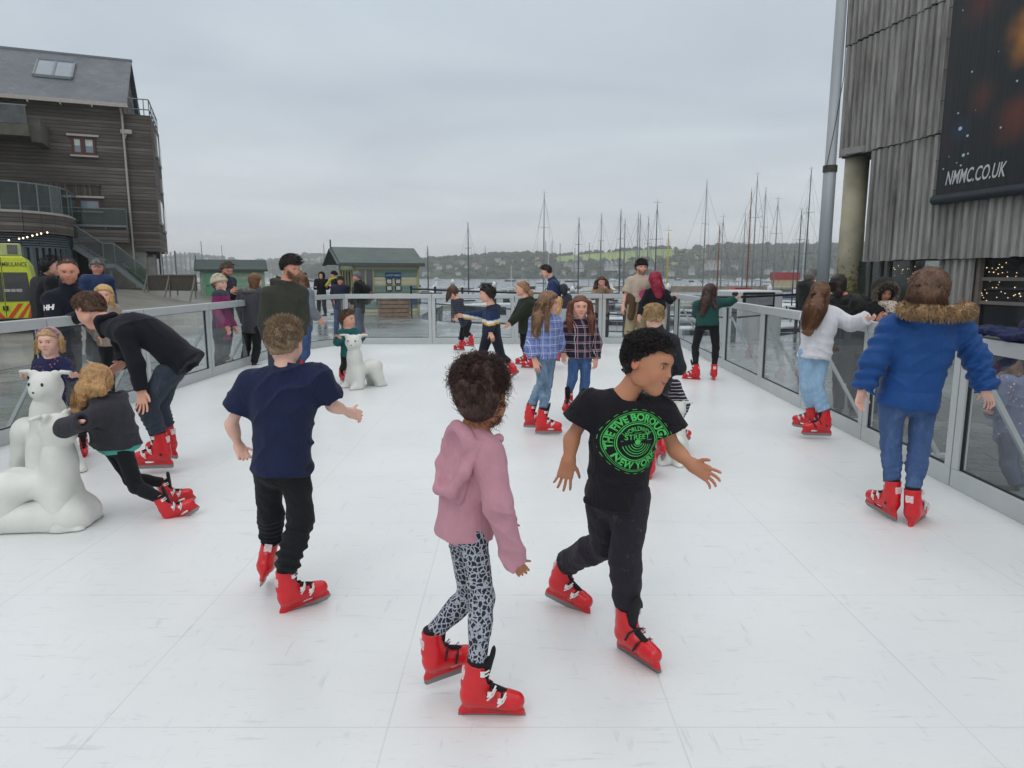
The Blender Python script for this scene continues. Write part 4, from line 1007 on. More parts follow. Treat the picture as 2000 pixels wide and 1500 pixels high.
    # man beige tee
    def sun(root, org, J, C, H, fr, to):
        O = (J['s1']+J['s2'])/2+V(.02, 0, -.24); v, f = [], []
        a = np.linspace(0, 2*math.pi, 25)[:-1]; n0 = 0
        v += [(.085*math.cos(t)*1.0, .085*math.sin(t)) for t in a]; f.append(tuple(range(24)))
        for k in range(16):
            t = 2*math.pi*k/16; l = .16 if k % 2 else .125; n = len(v)
            v += [(.095*math.cos(t-.09), .095*math.sin(t-.09)), (l*math.cos(t), l*math.sin(t)), (.095*math.cos(t+.09), .095*math.sin(t+.09))]; f.append((n, n+1, n+2))
        v, f = subdiv2d(v, f, 1); decal('print', to, org, O, V(1, 0, 0), V(0, 0, 1), V(0, 1, 0), v, f, pbr('pink_print', c('b8466e'), .8, var=.2, vs=50))
    person('man in beige t-shirt with pink sun print and black beanie beside the red haired woman', 13.3, 1.03,
      T(n=(1250,538), s1=(1232,549,0), s2=(1272,549,0), e1=(1221,578,0), e2=(1281,578,.1), w1=(1217,598,-.05), w2=(1272,595,-.15), h1=(1238,590,0), h2=(1259,590,0), k1=(1232,632,0), k2=(1254,634,0)),
      T(c=(1253,522,-.02), h=28, yaw=172, pitch=-6, beard=.7), FAIR,
      T(name='t_shirt', mat=fabric('beige_tee', c('b3a392')), add=.035, sl=.38, hem=1.0, flr=1.2, thick=1.15),
      T(mat=fabric('khaki', c('9c8f70')), add=.03, th=.09, kn=.07, an=.06, waist=0, bunch=.006),
      [T(p=(1226,682), d=-.1, yaw=200, s=1.0, side=1), T(p=(1256,688), d=-.1, yaw=160, s=1, side=1)],
      T(st='short', col=c('4a3322'), th=.02), T(k='beanie', col=c('141416')),
      hands=(T(tip=(1215,612,-.06), th=(.4,-.5,0), side='R', curl=.4, L=.18), 'no'), group=G_R, extra=lambda *a: (sun(*a), tied_jacket(*a)))
    person('woman with bright red hair and black top at the far corner of the rink', 12.9, .93,
      T(n=(1281,562), s1=(1266,572,0), s2=(1299,572,0), e1=(1254,594,0), e2=(1309,588,.0), w1=(1249,615,-.1), w2=(1317,582,.2), h1=(1272,607,0), h2=(1294,607,0), k1=(1271,650,0), k2=(1293,650,0)),
      T(c=(1280,546,0), h=28, yaw=25, pitch=0), FAIR,
      T(name='top', mat=fabric('black_knit', c('16161a')), add=.022, hem=1.12),
      T(mat=fabric('cream_cloth', c('a9a597')), add=.02, waist=.05),
      [T(p=(1270,695), d=0, yaw=0, s=.9, side=1), T(p=(1294,697), d=0, yaw=10, s=.9, side=1)],
      T(st='long', col=c('8e2038'), tails=[[(1280,540,-.08,.10), (1283,558,-.13,.12), (1287,576,-.13,.10)]], n=260, th=.022),
      hands=(T(tip=(1247,628,-.1), th=(.6,.2,0), side='L', curl=.5, L=.16), T(tip=(1325,578,.25), th=(-.5,-.3,.3), side='R', curl=.6, L=.16)), group=G_R)
    person('small boy in speckled teal coat holding the far bear skating aid', 9.85, .62,
      T(n=(680,644), s1=(668,652,-.02), s2=(693,650,.04), e1=(659,668,-.05), e2=(701,664,.0), w1=(664,660,-.14), w2=(708,657,-.12), h1=(673,690,.02), h2=(686,690,.04), k1=(672,715,.02), k2=(684,714,.05)),
      T(c=(679,624,0), h=33, yaw=110, pitch=0, child=1), FAIR,
      T(name='coat', mat=flecks('teal_fleck', c('1f5a5c'), c('3f8f8d'), 70), add=.035, hem=1.14, collar=0, thick=1.2),
      T(mat=fabric('dark_green_cloth', c('20271f')), add=.012, waist=0),
      [T(p=(669,745), d=0, yaw=150, s=.66, side=1), T(p=(682,744), d=.15, yaw=120, s=.66, side=-1)],
      T(st='short', col=c('5c432c'), th=.018, n=200),
      hands=(T(tip=(654,655,-.16), th=(.3,-.3,.4), side='R', curl=1.1, L=.12), T(tip=(717,652,-.12), th=(-.3,-.3,.4), side='L', curl=1.1, L=.12)), group=G_R)
    person('tall bearded man in dark olive parka looking down beside the left boards', 8.5, 1.03,
      T(n=(558,552), s1=(524,575,-.10), s2=(588,572,.10), e1=(516,635,-.14), e2=(592,622,.08), w1=(528,672,-.2), w2=(588,652,-.02), h1=(539,668,-.04), h2=(572,668,.05), k1=(538,725,-.04), k2=(572,725,.04)),
      T(c=(568,522,-.02), h=42, yaw=118, pitch=-22, beard=.85), RUDDY,
      T(name='parka', mat=fabric('olive_cloth', c('393a32'), fold=6), add=.04, hem=1.13, hood=T(yaw=118, sz=1.25, dz=.01), slk=.95, collar=0, amp=.006),
      T(mat=jeans_dark, add=.02, th=.085, kn=.06, an=.055, waist=0),
      [T(p=(540,775), d=-.05, yaw=110, s=1.05, side=-1), T(p=(573,765), d=.1, yaw=100, s=1.05, side=-1)],
      T(st='short', col=c('1e1511'), th=.026, n=900, len=.028, top=.9),
      hands=('no', T(tip=(588,672,-.05), th=(.3,-.6,0), side='L', curl=.7, L=.18)), group=G_R)
    person('man in navy wool coat and jeans bending down with a hand on his knee', 5.35, 1.0,
      T(n=(208,630,.0), m=(292,650,0), t=(350,700,0), s1=(228,640,.14), s2=(243,652,-.16), e1=(240,690,.22), e2=(266,712,-.2), w1=(238,712,.05), w2=(276,762,-.22), h1=(334,724,.10), h2=(324,730,-.08), k1=(310,795,.12), k2=(288,795,-.12)),
      T(c=(177,606,.0), h=66, yaw=-68, pitch=-38, roll=-6), FAIR,
      T(name='coat', mat=fabric('navy_wool', c('14161f'), bump=.35, fold=6), add=.022, hem=1.2, collar=0, thick=1.0, flare=.005, amp=.004, slk=.9),
      T(mat=jeans_dark, add=.012, bunch=.006, bc=6, th=.074, kn=.060, an=.052, waist=-.1),
      [T(p=(318,893), d=.18, yaw=-75, s=1.0, side=1), T(p=(300,914), d=-.12, yaw=-97, s=1.02, side=1)],
      T(st='short', col=c('5b4232'), th=.008, n=1600, len=.022, top=.8, r=.0016),
      hands=(T(tip=(222,722,-.02), th=(0,-.3,.4), side='R', curl=.5, L=.18), T(tip=(279,806,-.24), th=(.6,-.1,.1), side='L', curl=.25, spread=.2, L=.19)), group=G_R, extra=coat_collar)
    def band(root, org, J, C, H, fr, to):
        r_, f, u = fr; s = SDF(.006); pts = [C+r_*math.cos(a)*.37*H+u*(.15+math.sin(a)*.36)*H+f*.1*H for a in np.linspace(.1, math.pi-.1, 12)]
        for a, b in zip(pts[:-1], pts[1:]): s.cap(a, b, .012)
        vs, fs = s.mesh(lambda p: .004*wob(p, 120)); mesh_obj('headband', vs, fs, pbr('band', c('8f6f86'), .8, var=.5, vs=40), root, True, org=org)
    person('little girl with flowered headband and navy fox print coat behind a bear skating aid', 5.75, .62,
      T(n=(100,702), s1=(78,716,0), s2=(123,712,0), e1=(68,738,-.05), e2=(140,735,-.05), w1=(65,735,-.16), w2=(140,734,-.16), h1=(90,775,0), h2=(113,775,0), k1=(88,830,0), k2=(125,835,0)),
      T(c=(97,668,0), h=52, yaw=172, pitch=-3, child=1, smile=.6), PALE,
      T(name='coat', mat=flecks('fox_print', c('23264a'), c('b06a6e'), 32, .2), add=.022, hem=1.2, flare=.02, thick=1.2),
      T(mat=fabric('navy_leggings', c('1b1d33')), add=.004, waist=0),
      [T(p=(95,915), d=0, yaw=180, s=.66, side=1), T(p=(166,888), d=.1, yaw=150, pitch=-20, s=.66, side=1)],
      T(st='long', col=c('b9966a'), tails=[[(73,665,0,.022), (72,690,-.02,.024)], [(121,665,0,.022), (122,688,-.02,.024)]], n=260, th=.014, root=0),
      hands=(T(tip=(52,733,-.17), th=(.3,-.3,.4), side='R', curl=1.1, L=.12), T(tip=(152,731,-.17), th=(-.3,-.3,.4), side='L', curl=1.1, L=.12)), group=G_R, extra=band)
    person('girl in charcoal hooded coat and black leggings leaning over the nearest bear skating aid', 4.35, .72,
      T(n=(200,778,0), m=(214,812,0), s1=(186,800,.12), s2=(206,806,-.12), e1=(150,832,.0), e2=(126,836,-.36), w1=(132,822,-.1), w2=(162,822,-.42), h1=(214,866,.08), h2=(238,870,-.05), k1=(256,936,.08), k2=(266,950,-.04)),
      T(c=(188,745,0), h=64, yaw=-70, pitch=-30, child=1), PALE,
      T(name='coat', mat=fabric('charcoal_fleece', c('343339'), bump=.5), add=.03, hem=1.0, hood=T(yaw=-75, sz=1.5, dz=.0), amp=.005, thick=1.15,
        under=T(mat=fabric('turquoise_jersey', c('4aa396')), add=.022, hem=1.14, sl=0)),
      T(mat=black_tr, add=.004, th=.08, kn=.054, an=.04, waist=0),
      [T(p=(354,986), d=.22, yaw=84, pitch=20, s=.72, side=-1), T(p=(362,1012), d=-.05, yaw=78, pitch=32, s=.74, side=-1)],
      T(st='long', col=c('a98255'), tails=[[(176,738,-.08,.06), (165,765,-.13,.065), (150,800,-.14,.04)], [(200,735,-.06,.05), (195,762,-.14,.06)]], n=900, th=.014, r=.002),
      hands=('no', 'no'), group=G_R)
def tied_jacket(root, org, J, C, H, fr, to):
    c1 = (J['h1']+J['h2'])/2; s = SDF(.014); s.cap(c1+V(-.14, 0, .05), c1+V(.14, 0, .03), .13, k=.03)
    s.cap(c1+V(-.12, -.08, .05), c1+V(-.17, -.12, -.28), .075, .06, k=.03); s.cap(c1+V(.06, -.1, .05), c1+V(.08, -.14, -.1), .05, .04, k=.03)
    vs, fs = s.mesh(lambda p: .014*wob(p, 22)); mesh_obj('tied_jacket', vs, fs, fabric('brown_cloth', c('54402f')), root, True, org=org)
def coat_collar(root, org, J, C, H, fr, to):
    s = SDF(.007); n = J['n']; d = nrm(C-n)
    for e in (-1, 1):
        r_ = V(.2, 1, 0)*e; s.cap(n+d*.02+r_*.075-V(-.02, 0, -.02), n+d*.0+V(.06, 0, .05), .028, .03, k=.02); s.cap(n+d*.02+r_*.075, n-V(.0, 0, .10)+r_*.05, .026, .02, k=.02)
    vs, fs = s.mesh(lambda p: .003*wob(p, 40)); mesh_obj('collar', vs, fs, fabric('navy_wool', c('14161f'), bump=.35, fold=6), to, True, org=org)
def std(label, Y, hx, hy, hh, cx, w, ys, ye, yw, yh, yk, ya, topm, botm, yaw, hair_, hat_=None, face=None, skin=FAIR, S=1.0, arms=None, dx=0, add=.035, group=G_O, hem=1.1, extra=None, foot='shoe', zg=-.12, child=0, pitch=0, beard=0, hood=None, tp=None, body=None):
    """an upright figure: head pixel and height, shoulder centre and width, then rows of shoulder, elbow, wrist, hip, knee, ankle"""
    by = yaw if body is None else body
    fw = frame(by)[1]; rt = frame(by)[0]; hw = w/2; k = mpp(ys, Y)
    def q(x, y, sgn, sc_=1.0, f=0): # spread shoulders along body axis
        wid = .19*S*sc_; return (x+rt[0]*sgn*wid/k+fw[0]*f/k, y, rt[1]*sgn*wid+fw[1]*f)
    L, Rr = (-1, 1) if rt[0] >= 0 else (1, -1)
    A = dict(n=(cx, ys-.055*S/k), s1=q(cx, ys, L), s2=q(cx, ys, Rr), e1=q(cx, ye, L, 1.2), e2=q(cx, ye, Rr, 1.2), w1=q(cx, yw, L, 1.1, .15), w2=q(cx, yw, Rr, 1.1, .15),
             h1=q(cx+dx*.5, yh, L, .48), h2=q(cx+dx*.5, yh, Rr, .48), k1=q(cx+dx, yk, L, .5), k2=q(cx+dx, yk, Rr, .5))
    if arms: A.update(arms)
    f1 = dict(p=q(cx+dx, ya, L, .6)[:2], d=q(cx+dx, ya, L, .6)[2], yaw=by-8, s=S, side=1); f2 = dict(p=q(cx+dx, ya, Rr, .6)[:2], d=q(cx+dx, ya, Rr, .6)[2], yaw=by+8, s=S, side=1)
    tpd = dict(name='jacket', mat=topm, add=add, hem=hem); 
    if hood: tpd['hood'] = dict(yaw=by, sz=1.1)
    else: tpd['collar'] = 1
    if tp: tpd.update(tp)
    return person(label, Y, S, A, dict(c=(hx, hy), h=hh, yaw=yaw, pitch=pitch, child=child, beard=beard), skin, tpd, dict(mat=botm, add=.02, waist=0, th=.08), [f1, f2], hair_, hat_, group=group, extra=extra, foot=foot, zg=zg)
def backpack(col, col2=None, side=1):
    def ex(root, org, J, C, H, fr, to):
        sl, sr = J['s1'], J['s2']; rt = nrm(sr-sl); 
        up = nrm((sl+sr)/2-(J['h1']+J['h2'])/2); f = fr[1]; b = nrm(np.cross(rt, up)); b = b if np.dot(b, f) < 0 else -b
        c0 = (sl+sr)/2+b*.2-up*.22; s = SDF(.014)
        s.cap(c0-up*.16-rt*.06, c0-up*.16+rt*.06, .13, k=.04, fl=(b, .8)); s.cap(c0+up*.12-rt*.05, c0+up*.12+rt*.05, .11, k=.06, fl=(b, .8)); s.cap(c0-up*.12+b*.09, c0-up*.06+b*.09, .085, k=.03)
        vs, fs = s.mesh(lambda p: .005*wob(p, 30)); o = mesh_obj('bag', vs, fs, fabric('bagcloth', col), None, True, org=c0)
        o.name = 'backpack'; o.location = Vector(c0.tolist()); tag(o, ex.label, 'backpack')
        m = MB()
        for e in (-1, 1):
            a = c0+rt*e*.1; m.tube([a+up*.1, a+up*.24-b*.12, a+up*.12-b*.36, a-up*.1-b*.36, a-up*.22-b*.1], .014, 6)
        m.build('strap', fabric('bagcloth', col), o, True, org=c0)
        if col2:
            s = SDF(.014); s.cap(c0-up*.12+b*.13-rt*.05, c0-up*.12+b*.13+rt*.05, .06, k=.03); s.cap(c0-up*.02+b*.12-rt*.05, c0-up*.02+b*.12+rt*.05, .045, k=.03)
            vs, fs = s.mesh(); mesh_obj('pocket', vs, fs, fabric('bagcloth', col2), o, True, org=c0)
    ex.label = side; return ex
def people_out():
    T = dict; H1 = lambda col, th=.018, **k: dict(st='short', col=col, th=th, n=200, **k)
    nav = fabric('navy_soft', c('1a1d28')); blk = fabric('black_soft', c('17181b')); blu = fabric('blue_nylon', c('1d3157'), rough=.6); gry = fabric('grey_soft', c('43454b')); dgr = fabric('dark_green_nylon', c('1e241e'), rough=.7)
    def hh(root, org, J, C, H, fr, to):
        v, f = textmesh('HH', .075, .004); O = J['s1']*.72+J['e1']*.28
        decal('logo', to, org, O+V(.01, 0, 0), V(1, .15, .1), V(-.1, 0, 1), V(-.1, 1, 0), v, f, WHITEP)
    person('balding man in navy jacket with white letters on the sleeve, leaning on the left rail', 7.75, 1.05,
      T(n=(135,562), s1=(98,585,-.12), s2=(158,580,.14), e1=(108,640,-.25), e2=(172,625,.05), w1=(158,616,-.42), w2=(185,612,-.1), h1=(108,672,-.05), h2=(142,672,.08), k1=(115,740,0), k2=(145,740,.1)),
      T(c=(133,530,-.04), h=48, yaw=148, pitch=-14, beard=.25, brow=.8), RUDDY,
      T(name='jacket', mat=nav, add=.035, hem=1.1, collar=1, thick=1.1),
      T(mat=blk, add=.02, waist=0), [T(p=(115,822), d=0, yaw=140, s=1.05), T(p=(150,815), d=.1, yaw=130, s=1.05)],
      T(st='short', col=c('4b3a30'), th=.004, n=350, len=.015, line=([-.6,-.3,-.1,0,.1,.2,.3,.5],[-.28,-.2,-.1,.02,.2,.36,.42,.5])), hands=('no', T(tip=(196,612,-.2), th=(0,-.3,.5), side='L', curl=.5, L=.18)), group=G_O, foot='shoe', zg=-.12, extra=hh)
    std('dark haired man in black coat standing directly beside the ambulance', 9.3, 99, 521, 36, 88, 0, 552, 590, 625, 640, 690, 762, blk, blk, 62, H1(HBK), S=1.03, tp=T(collar=1))
    std('man in grey flat cap and blue waterproof jacket below the outside stairs', 11.2, 190, 522, 30, 190, 0, 548, 577, 605, 618, 655, 706, blu, blk, 150, H1(c('8b8a88')), T(k='cap', col=c('5a5a5e')), skin=RUDDY, S=1.05, pitch=-8, add=.045, hood=1)
    std('child with curly blonde hair standing outside the left boards behind the bending man', 7.9, 203, 578, 38, 203, 0, 605, 635, 660, 668, 720, 790, fabric('cream_cloth2', c('9b8d80')), blk, 150, T(st='long', col=c('c2a06a'), tails=[[(190,575,0,.03), (189,598,0,.03)], [(217,578,-.02,.03), (219,602,-.02,.03)]], n=160, th=.025, root=0), S=.72, child=1)
    def magenta(p):
        o = np.tile(np.array(c('3b3c46')[:3]), (len(p), 1)); m = (p[:, 0] > -.02)&(p[:, 2] < 1.32)&(p[:, 2] > .6); o[m] = c('8d2a63')[:3]; return o
    std('woman in cream knitted hat and grey and magenta coat outside the left boards', 11.4, 429, 554, 32, 432, 0, 577, 608, 638, 648, 690, 738, fabric('magenta_coat', None), gry, 108, T(st='short', col=c('8a6b4c'), th=.012), T(k='beanie', col=c('c8bda6')), skin=PALE, S=.96, hem=1.2, tp=T(paint=magenta, collar=1, flare=.02))
    std('bearded man in dark top looking down at his phone behind the cream hat woman', 12.6, 443, 527, 27, 440, 0, 550, 580, 580, 620, 655, 705, fabric('slate_cloth', c('30343f')), gry, 125, H1(c('5a4a40')), skin=RUDDY, S=1.03, pitch=-25, beard=.8, arms=T(e1=(430,585,-.1), e2=(452,582,.1), w1=(452,570,-.3), w2=(458,568,-.1)))
    std('woman in grey coat with thick fur collar seen from behind, beside the tall bearded man', 12.0, 499, 549, 28, 492, 0, 573, 602, 630, 640, 680, 720, gry, blk, 20, T(st='long', col=c('6b4a30'), tails=[[(498,545,-.08,.08), (496,560,-.1,.08)]], n=100, th=.02), S=.95, hem=1.15, extra=fur_collar)
    std('long haired woman in pale grey padded jacket just behind the tall bearded man', 9.6, 583, 545, 33, 590, 0, 574, 602, 622, 640, 690, 735, fabric('pale_puffer', c('767d86'), rough=.7), jeans, 60, T(st='long', col=c('6e5039'), tails=[[(588,540,-.08,.08), (594,565,-.12,.08), (597,590,-.12,.05)]], n=200, th=.015), S=.9, group=G_R, foot='skate', zg=0)
    std('man in dark cap and jacket chatting on the wet quay, farthest left of the group', 25, 594, 539, 13.5, 594, 0, 549, 563, 570, 576, 595, 618, blk, jeans, 120, H1(HB), T(k='cap', col=c('22242c')), S=1.02)
    std('person in black hooded top with hood up on the wet quay, holding a drink', 26, 628, 539, 13, 628, 0, 549, 562, 561, 576, 596, 618, blk, blk, 185, None, T(k='hood', col=c('17181b')), S=1.0)
    std('person in black hat and coat with a yellow scarf beside the striped kiosk', 26, 652, 537, 13.5, 654, 0, 548, 560, 558, 575, 596, 616, blk, blk, -100, None, T(k='beanie', col=c('121316')), S=1.03, extra=scarf)
    std('woman in dark green bobble hat smiling behind the far boards', 18.4, 665, 549, 16, 664, 0, 562, 580, 588, 600, 628, 660, fabric('navy_quilt', c('262c3c')), jeans, 172, T(st='short', col=c('6b4a30'), th=.012), T(k='beanie', col=c('1f3a30'), bobble=c('b9a54a')), skin=RUDDY, S=.9)
    std('man in striped woollen hat and black jacket facing left behind the far boards', 18.2, 697, 541, 17, 702, 0, 556, 577, 592, 606, 632, 662, blk, fabric('bluegrey_cloth', c('4e566a')), -110, None, T(k='beanie', col=c('6c6f72')), S=1.05, extra=backpack(c('1c1d22'), c('8c1f2b'), 'black and red backpack worn by the man in the striped hat'), body=-70)
    std('man in blue padded jacket looking down inside the far boards', 14.4, 1067, 530, 23, 1082, 0, 555, 582, 600, 610, 645, 688, blu, blk, -80, H1(c('2a1f19'), .01), skin=FAIR, S=1.03, pitch=-22, group=G_R, foot='skate', zg=0, extra=backpack(c('33363d'), None, 'dark grey backpack worn by the man in the blue padded jacket'))
    person('long haired woman in tan coat resting her chin on her hand at the far boards', 16.3, .93,
      T(n=(1175,562), s1=(1162,569,0), s2=(1190,569,0), e1=(1158,580,-.2), e2=(1194,582,-.15), w1=(1171,577,-.35), w2=(1181,562,-.25), h1=(1168,612,0), h2=(1184,612,0), k1=(1168,645,0), k2=(1184,645,0)),
      T(c=(1175,551,-.02), h=20, yaw=176, pitch=-12), FAIR,
      T(name='coat', mat=fabric('tan_wool', c('8b745e')), add=.03, hem=1.3), T(mat=blk, add=.01, waist=0), [T(p=(1168,672), yaw=180, s=.9), T(p=(1184,672), yaw=180, s=.9)],
      T(st='long', col=c('4c2f22'), tails=[[(1166,548,-.02,.05), (1163,562,-.05,.05), (1163,574,-.05,.04)], [(1184,548,-.02,.05), (1187,562,-.05,.05), (1189,574,-.05,.04)]], n=100, th=.02), group=G_O, foot='shoe', zg=-.12)
    std('man in grey cap and dark green hooded coat outside the boards beside the grey pole', 12, 1583, 541, 25, 1577, 0, 560, 590, 612, 620, 668, 715, dgr, blk, 60, H1(c('77726c')), T(k='cap', col=c('6c6e70')), skin=RUDDY, S=1.02, hood=1)
    std('woman with dark hair and black coat seen from behind outside the right boards', 8.4, 1637, 556, 36, 1652, 0, 592, 632, 665, 680, 740, 815, dgr, blk, 30, T(st='long', col=c('2a1e1b'), tails=[[(1635,550,-.08,.09), (1637,572,-.11,.09)]], n=160, th=.02), S=1.0, add=.06, hood=1, extra=shoulder_bag)
    std('woman in fur trimmed hood and leopard scarf looking down outside the right boards', 8.2, 1727, 570, 36, 1728, 0, 606, 645, 640, 690, 750, 825, blk, blk, 184, T(st='short', col=c('6b4a38'), th=.01), T(k='furhood', col=c('24221f'), fur=c('86796a')), skin=RUDDY, S=.97, pitch=-24, add=.05, extra=leo_scarf, arms=T(e1=(1702,650,-.1), e2=(1756,650,-.1), w1=(1716,625,-.35), w2=(1738,622,-.35)))
    std('small girl with brown hair and grey print coat outside the right boards, eating', 5.3, 1956, 705, 52, 1972, 0, 750, 800, 840, 850, 905, 962, flecks('grey_print', c('666c88'), c('d9b7b0'), 26, .18), fabric('slate_leggings', c('4d5268')), -75, T(st='long', col=c('7d5b43'), tails=[[(1975,700,-.05,.05), (1985,730,-.06,.05)]], n=300, th=.016), S=.64, child=1, arms=T(e1=(1945,785,-.12), w1=(1938,742,-.14), e2=(1965,800,.1), w2=(1935,805,-.05)), hood=1)
    std('adult in dark purple coat behind the small girl at the right edge', 6.1, 2040, 560, 55, 2035, 0, 640, 720, 790, 800, 880, 975, fabric('purple_coat', c('2b2440')), blk, -60, H1(HB), S=1.0, hem=1.2)
def fur_collar(root, org, J, C, H, fr, to):
    s = SDF(.013); n = J['n']
    for a in np.linspace(0, 6.28, 9): s.ell(n+V(math.cos(a)*.11, math.sin(a)*.09, .0), (.065, .06, .06), None, k=.03)
    vs, fs = s.mesh(lambda p: .014*wob(p, 55)); mesh_obj('fur_collar', vs, fs, hairmat(c('6a655f')), root, True, org=org)
def scarf(root, org, J, C, H, fr, to):
    s = SDF(.013); n = J['n']
    s.cap(n+V(-.1, -.12, .0), n+V(-.28, -.15, -.22), .05, .05); s.cap(n+V(-.1, -.12, 0), n+V(.1, -.1, .02), .05)
    vs, fs = s.mesh(); mesh_obj('scarf', vs, fs, fabric('yellow_cloth', c('b5b03a')), root, True, org=org)
def leo_scarf(root, org, J, C, H, fr, to):
    s = SDF(.009); n = J['n']
    for a in np.linspace(0, 6.28, 9)[:-1]: s.ell(n+V(math.cos(a)*.075, math.sin(a)*.07-.02, .015), (.055, .05, .045), None, k=.03)
    s.cap(n+V(0, -.12, 0), n+V(0, -.17, -.13), .06, .045, k=.03)
    vs, fs = s.mesh(lambda p: .004*wob(p, 50)); mesh_obj('scarf', vs, fs, flecks('leopard_scarf', c('bdb0a0'), c('2b2523'), 42, .32), root, True, org=org)
def shoulder_bag(root, org, J, C, H, fr, to):
    p = P(1672, 640, 7.95); b = MB(); b.box((-.17, -.06, -.28), (.17, .06, .0)); o = b.build('handbag', fabric('bagcloth', c('23232a')), None, bevel=.03); o.location = Vector(p.tolist())
    tag(o, 'dark handbag hanging from the shoulder of the woman in the black coat', 'handbag')
    m = MB(); m.tube([(-.12, 0, 0), (-.09, .0, .3), (.0, .02, .42), (.1, .0, .3), (.12, 0, 0)], .009, 6); m.build('strap', BLACK, o, True)
# ------------------------------------------------------------ world, camera, light
def make_world():
    w = bpy.data.worlds.new('World'); sc.world = w; w.use_nodes = True; t = w.node_tree; t.nodes.clear()
    g = nd(t, 'ShaderNodeTexCoord').outputs['Generated']; sx = nd(t, 'ShaderNodeSeparateXYZ', {0: g}); z = sx.outputs[2]
    zz = math_(t, 'ADD', math_(t, 'MAXIMUM', z, 0.0), .16)
    cx = math_(t, 'DIVIDE', sx.outputs[0], zz); cy = math_(t, 'DIVIDE', sx.outputs[1], zz)
    v = nd(t, 'ShaderNodeCombineXYZ', {0: cx, 1: cy, 2: 0.0}).outputs[0]
    n = noise(t, mapping(t, v, (.8, 1.1, 1)), .9, 7, .52, .5); n2 = noise(t, mapping(t, v, (.35, .8, 1), loc=(3, 1, 0)), .8, 3, .5)
    base = ramp(t, z, [(0.0, c('ebeef0')), (.06, c('dbe1e5')), (.2, c('c6d0d8')), (.36, c('bfcad4')), (.6, c('dadfe6')), (1.0, c('ffffff'))])
    k = math_(t, 'ADD', math_(t, 'MULTIPLY_ADD', n, .62, .695), math_(t, 'MULTIPLY_ADD', n2, .26, -.13))
    cl = mix(t, 1.0, base, nd(t, 'ShaderNodeCombineColor', {0: k, 1: k, 2: math_(t, 'MULTIPLY_ADD', k, .8, .2)}).outputs[0], 'MULTIPLY')
    up = math_(t, 'MULTIPLY_ADD', math_(t, 'POWER', math_(t, 'MAXIMUM', z, 0.0), 1.6), .52, 1.0)
    sky = nd(t, 'ShaderNodeTexSky', sky_type='NISHITA'); sky.sun_disc = False; sky.sun_elevation = R(48); sky.sun_rotation = R(200)
    b1 = nd(t, 'ShaderNodeBackground', {'Color': cl, 'Strength': up}); b2 = nd(t, 'ShaderNodeBackground', {'Color': sky.outputs[0], 'Strength': .1})
    m = nd(t, 'ShaderNodeMixShader', {0: .06, 1: b1.outputs[0], 2: b2.outputs[0]})
    nd(t, 'ShaderNodeOutputWorld', {'Surface': m.outputs[0]})
    l = bpy.data.lights.new('sun', 'SUN'); l.energy = .5; l.angle = R(35); l.color = (1, .97, .93)
    o = bpy.data.objects.new('sun', l); COL.objects.link(o); o.rotation_euler = (R(42), 0, R(-20))
    cam = bpy.data.cameras.new('camera'); co = bpy.data.objects.new('camera', cam); COL.objects.link(co); sc.camera = co
    co.location = (0, 0, CH); co.rotation_euler = (R(90)-TH, 0, 0); cam.sensor_width = 36; cam.lens = 36*F/2000; cam.clip_end = 20000; cam.clip_start = .05
    sc.view_settings.view_transform = 'Standard'; sc.view_settings.look = 'None'; sc.view_settings.exposure = 0; sc.view_settings.gamma = 1
    cy_ = sc.cycles; cy_.volume_bounces = 0; cy_.max_bounces = 8; cy_.diffuse_bounces = 3; cy_.glossy_bounces = 3; cy_.transparent_max_bounces = 12; cy_.transmission_bounces = 4
    cy_.use_denoising = True; cy_.volume_step_rate = 10; cy_.caustics_reflective = False; cy_.caustics_refractive = False
